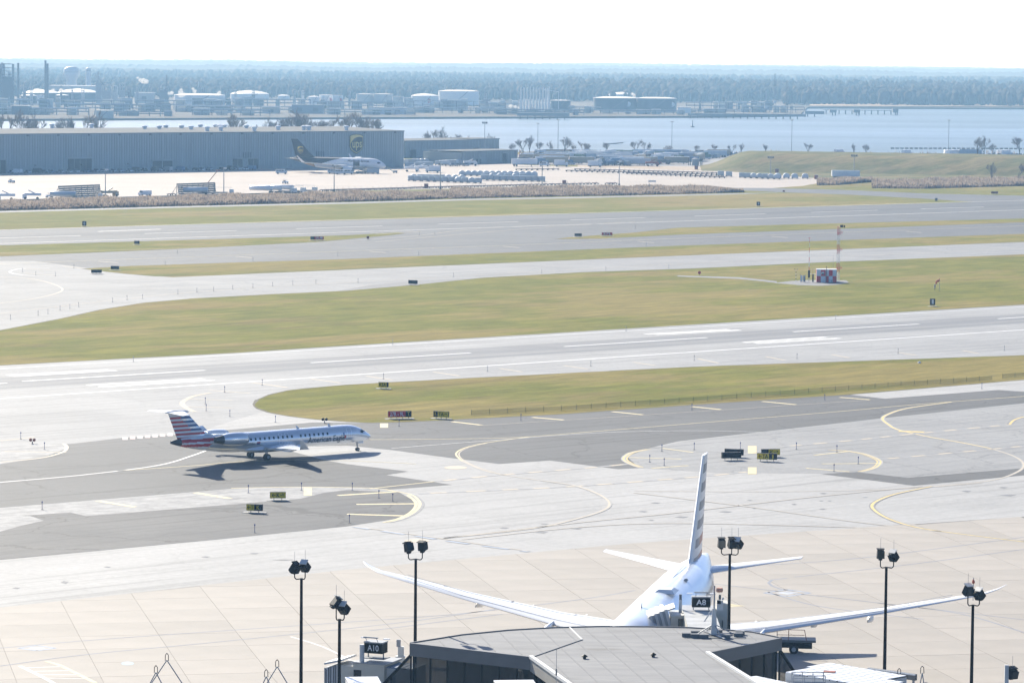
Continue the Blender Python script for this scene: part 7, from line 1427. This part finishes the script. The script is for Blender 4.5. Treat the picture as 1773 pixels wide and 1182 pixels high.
def jetty(u0, u1, v, h, label, thick=1.6):
    a, b = at(u0, v), at(u1, v); L_ = b.x - a.x; o = thing('jetty', label, 'jetty', Vector((a.x, a.y, -1.2))); MB().box((L_ / 2, 0, h), (L_, 9, thick)).build('deck', STEEL, o)
    for k in range(max(2, int(L_ / 7))): MB().box((3 + k * 7.0 if k * 7 + 3 < L_ else L_ - 1, -3.5, h / 2), (1.1, 1.1, h)).build('pile', DGREY, o)
jetty(895, 985, 204, 4.5, 'dark jetty under the loading arms', 3); jetty(1190, 1386, 202.5, 3.6, 'long dark jetty reaching to the river point', 2.4); jetty(1393, 1425, 200, 4.2, 'dark mooring platform just off the river point', 3.2); jetty(1436, 1447, 198, 4.6, 'small mooring dolphin second from the point', 3.4); jetty(1477, 1488, 198, 4.6, 'small mooring dolphin third from the point', 3.4); jetty(1545, 1554, 197.5, 4.8, 'outermost mooring dolphin in the river', 4.2); jetty(1425, 1546, 195.6, 4.4, 'thin catwalk linking the mooring dolphins', .7)
for u, vt, lb in ((1326, 158, 'slender pale crane mast at the left of the river point'), (1341, 128, 'tallest lattice crane at the river point'), (1362, 140, 'second lattice crane at the river point'), (1370, 160, 'short dark crane mast at the river point')):
    p = at(u, 199); h = aty(u, vt, p.y).z; o = thing('dock_crane', lb, 'crane', Vector((p.x, p.y, .5))); mb = MB()
    for sx in (-1.2, 1.2): mb.tube((sx, 0, 0), (sx * .4, 0, h), .16, n=4)
    for k in range(12): z = h * k / 12; mb.tube((-1.2 + .05 * k, 0, z), (1.2 - .05 * k, 0, z + h / 12), .1, n=4)
    mb.build('lattice_mast', GREY if u < 1330 else STEEL, o); MB().tube((-2, 0, h * .7), (7, 0, h * .98), .16, n=4).build('jib', STEEL, o); MB().box((0, 0, h * .3), (3.2, 3, 2.6)).build('machine_house', STEEL if u > 1350 else OFFW, o)
# water tower and small tower behind
pw_ = at(124, 139.5); o = thing('water_tower', 'broad white water tower over the far woods', 'water tower', Vector((pw_.x, 5200, .6)) if False else Vector((aty(124, 139, 4520).x, 4520, .6)))
top = aty(124, 116, 4520).z; wr = 27 / FPX * 4520 / 2; MB().lathe([(wr * .62, 0), (wr * .68, top - 17), (wr, top - 11), (wr * 1.02, top - 4), (wr * .7, top - .8), (.4, top)], 24).build('tank', T_WH, o, smooth=True, angle=50); MB().lathe([(wr * .9, 0), (wr * .9, 4)], 24).build('base', T_BG, o); MB().lathe([(wr * 1.04, top - 7.4), (wr * 1.04, top - 6.8)], 24).build('walkway', T_BG, o)
o = thing('water_tower', 'slim pale tower right of the broad water tower', 'water tower', Vector((aty(153, 139, 4520).x, 4520, .6))); tp2 = aty(153, 117, 4520).z; MB().lathe([(3.4, 0), (3.4, tp2 - 2), (.3, tp2)], 14).build('shaft', T_WH, o, smooth=True, angle=50); MB().lathe([(3.6, tp2 - 5), (3.6, tp2 - 4)], 14).build('band', T_BG, o)
# buoys and a half-submerged log in the river
o = thing('river_buoy', 'small dark buoy in the right of the river', 'buoy', at(1199, 218) + Vector((0, 0, -1.2))); MB().lathe([(1.8, -.6), (1.8, .6), (.8, 1.1)], 12).build('float', DGREY, o); MB().tube((0, 0, 1), (0, 0, 6.0), .5, .2, n=6).build('tower', DGREY, o)
o = thing('drift_log', 'half-submerged dark log in the near river', 'log', at(1065, 246.5) + Vector((0, 0, -1.1))); MB().tube((-4.5, 0, -.2), (5.5, 1, .9), .5, .25, n=8).build('trunk', WOOD, o); MB().tube((-1, 0, .2), (-7, .5, .3), .3, .1, n=6).build('limb', WOOD, o); MB().tube((2, 0, .5), (8, 0, 1.4), .2, .06, n=5).build('limb', WOOD, o)

# ------------------------------------------------------------------ steam
def steam_mat():
    m = bpy.data.materials.new('steam'); m.use_nodes = True; t = m.node_tree; t.nodes.remove(t.nodes['Principled BSDF'])
    v = t.nodes.new('ShaderNodeVolumePrincipled'); v.inputs['Color'].default_value = (1, 1, 1, 1); v.inputs['Density'].default_value = .25; v.inputs['Anisotropy'].default_value = .3
    v.inputs['Absorption Color'].default_value = (1, 1, 1, 1)
    t.links.new(v.outputs[0], t.nodes['Material Output'].inputs['Volume']); return m
STM = steam_mat()
def steam(u, v, pts, label, seed, Y=3700):
    r_ = random.Random(seed); mb = MB(); c0 = aty(u, v, Y)
    for du, dv, r in pts:
        c = aty(u + du, v + dv, Y); mb.blob((c.x - c0.x, r_.uniform(-2, 2), c.z - c0.z), (r, r * .8, r * .8), 10, 6, .16, rnd=r_)
    o = mb.build('steam_plume', STM, loc=c0, smooth=True); tag(o, label, 'steam', kind='stuff')
steam(245, 139, [(8, 2.5, 3.2), (3, 1.5, 3.6), (-2, 0, 2.6), (-7, -4, 1.6)], 'drifting white steam wisp left of the dark stack', 1); steam(314, 165, [(0, 0, 3.4), (-1, -5, 3.2), (0, -9, 2.2), (4, -1, 2.6)], 'white steam puff over the left of the very wide tank', 2); steam(336, 163, [(2, 0, 2.0), (1, -5, 2.4), (-2, -9, 1.9)], 'curling steam puff over the middle of the very wide tank', 3); steam(379, 163, [(0, 0, 2.8), (1, -3, 2.0), (-4, 1, 1.8)], 'small round steam puff over the right of the very wide tank', 4); steam(297, 161, [(0, 0, 2.4), (-4, 1, 2.2)], 'faint steam puff beside the dark process stack', 5)
steam(62, 157, [(0, 0, 3.0), (5, -1, 2.4), (-8, 2, 2.0)], 'steam over the leftmost long tank roof', 6); steam(92, 157, [(0, 0, 2.6), (14, 0, 2.8), (24, 1, 2.4)], 'steam right of the twin stack', 7); steam(892, 183, [(-8, 1, 2.4), (0, 2, 2.2), (6, 4, 1.6)], 'white steam low beside the loading arms', 8, 3650); steam(1095, 163, [(0, 0, 2.2), (3, 3, 2.0)], 'steam puff above the wide dark tanks', 9, 3900)

# ------------------------------------------------------------------ woods and hills
WOODM = pm('winter_wood', (0.040, 0.037, 0.034), 0.95, 0.3, 0.01, col2=(0.058, 0.051, 0.045), spec=0.05); WOODM2 = pm('winter_wood_russet', (0.075, 0.052, 0.04), 0.95, 0.3, 0.01)
def woods(label, seed, rows):
    r_ = random.Random(seed); mb = MB()
    for (Y0, Y1, x0, x1, n, h0, h1, gz) in rows:
        for _ in range(n):
            y = r_.uniform(Y0, Y1); x = r_.uniform(x0, x1) * y / Y0; h = r_.uniform(h0, h1); w = h * r_.uniform(.2, .36); g = gz * (y - Y0) / (Y1 - Y0)
            mb.blob((x, y, g + h * .55), (w, w, h * .5), 5, 2, .3, mi=1 if r_.random() < .06 else 0, rnd=r_)
    o = mb.build('woodland', [WOODM, WOODM2], smooth=True); tag(o, label, 'woods', kind='stuff')
woods('bare grey-brown woodland band on the far bank', 21, [(4480, 4760, 335, 900, 1100, 12, 21, 4), (4760, 5600, 60, 1000, 3800, 12, 21, 8), (4600, 5600, -900, 300, 4600, 9, 17, 6), (5600, 8200, -1100, 1150, 7000, 11, 19, 6)])
def ridge(Y, hmin, hmax, seed, label, tree=16):
    r_ = random.Random(seed); mb = MB(); n = 900; P = []; W_ = Y * .22; f = [(r_.uniform(.5, 9), r_.uniform(0, 6), r_.uniform(.3, 1)) for _ in range(7)]
    for i in range(n + 1):
        t = i / n; x = (t * 2 - 1) * W_; z = sum(a * math.sin(w * t * 6.28 + p) for w, p, a in f) / 3.2; z = hmin + (hmax - hmin) * (.5 + .35 * z)
        P += [(x, Y - 500, .7), (x, Y - 120, z * .6), (x, Y, z + r_.uniform(-.2, .2) * tree), (x, Y + 700, z * .5)]
    fs = [(i * 4 + j, (i + 1) * 4 + j, (i + 1) * 4 + j + 1, i * 4 + j + 1) for i in range(n) for j in range(3)]
    o = mb.add(P, fs).build('hill', WOODM); o['kind'] = 'structure'
ridge(8600, 16, 25, 31, ''); ridge(11000, 20, 30, 32, ''); ridge(14500, 22, 36, 33, ''); ridge(19000, 20, 36, 34, '')
for u, vt, Y, lb in ((299, 119, 8400, 'thin distant radio mast over the woods at the left'), (517, 110, 12300, 'thin distant radio mast over the woods in the middle')):
    p = aty(u, vt, Y); o = thing('radio_mast', lb, 'radio mast', Vector((p.x, Y, .6))); h = p.z; MB().tube((0, 0, 0), (0, 0, h), .7, .5, n=6).build('mast', STEEL, o); MB().box((0, 0, h * .8), (3, 1, .8)).build('antenna_bar', STEEL, o)

# ------------------------------------------------------------------ haze
hz = bpy.data.materials.new('haze'); hz.use_nodes = True; t = hz.node_tree; t.nodes.remove(t.nodes['Principled BSDF'])
v = t.nodes.new('ShaderNodeVolumePrincipled'); v.inputs['Color'].default_value = (0.38, 0.67, 1.0, 1); v.inputs['Absorption Color'].default_value = (0.76, 0.76, 0.76, 1)
v.inputs['Density'].default_value = 1.33e-4; v.inputs['Anisotropy'].default_value = 0.1
t.links.new(v.outputs[0], t.nodes['Material Output'].inputs['Volume'])
o = MB().box((0, 10150, 29.2), (18400, 20700, 65.6)).build('haze', hz); tag(o, 'thin pale blue haze over the whole scene', 'haze', kind='stuff')

# ------------------------------------------------------------------ labels of look-alikes: counted from the left as the camera sees them
_by = {}
for _o in scn.objects:
    if _o.parent is None and _o.get('label') and _o.get('group') and 'edge light' not in _o['category']: _by.setdefault(_o['label'], []).append(_o)
def _ordw(i, n):
    if i == 0: return 'leftmost'
    if i == n - 1: return 'rightmost'
    W = ['', 'second', 'third', 'fourth', 'fifth', 'sixth', 'seventh', 'eighth', 'ninth', 'tenth', 'eleventh', 'twelfth', 'thirteenth', 'fourteenth', 'fifteenth', 'sixteenth', 'seventeenth', 'eighteenth', 'nineteenth', 'twentieth']
    if i < 20: return W[i] + ' from left'
    j = n - 1 - i
    return W[j] + ' from right' if j < 20 else 'middle'
for _l, _os in _by.items():
    if len(_os) > 1:
        _os.sort(key=lambda o: o.location.x / max(1, o.location.y))
        for _i, _o in enumerate(_os): _o['label'] = _ordw(_i, len(_os)) + ' ' + _l
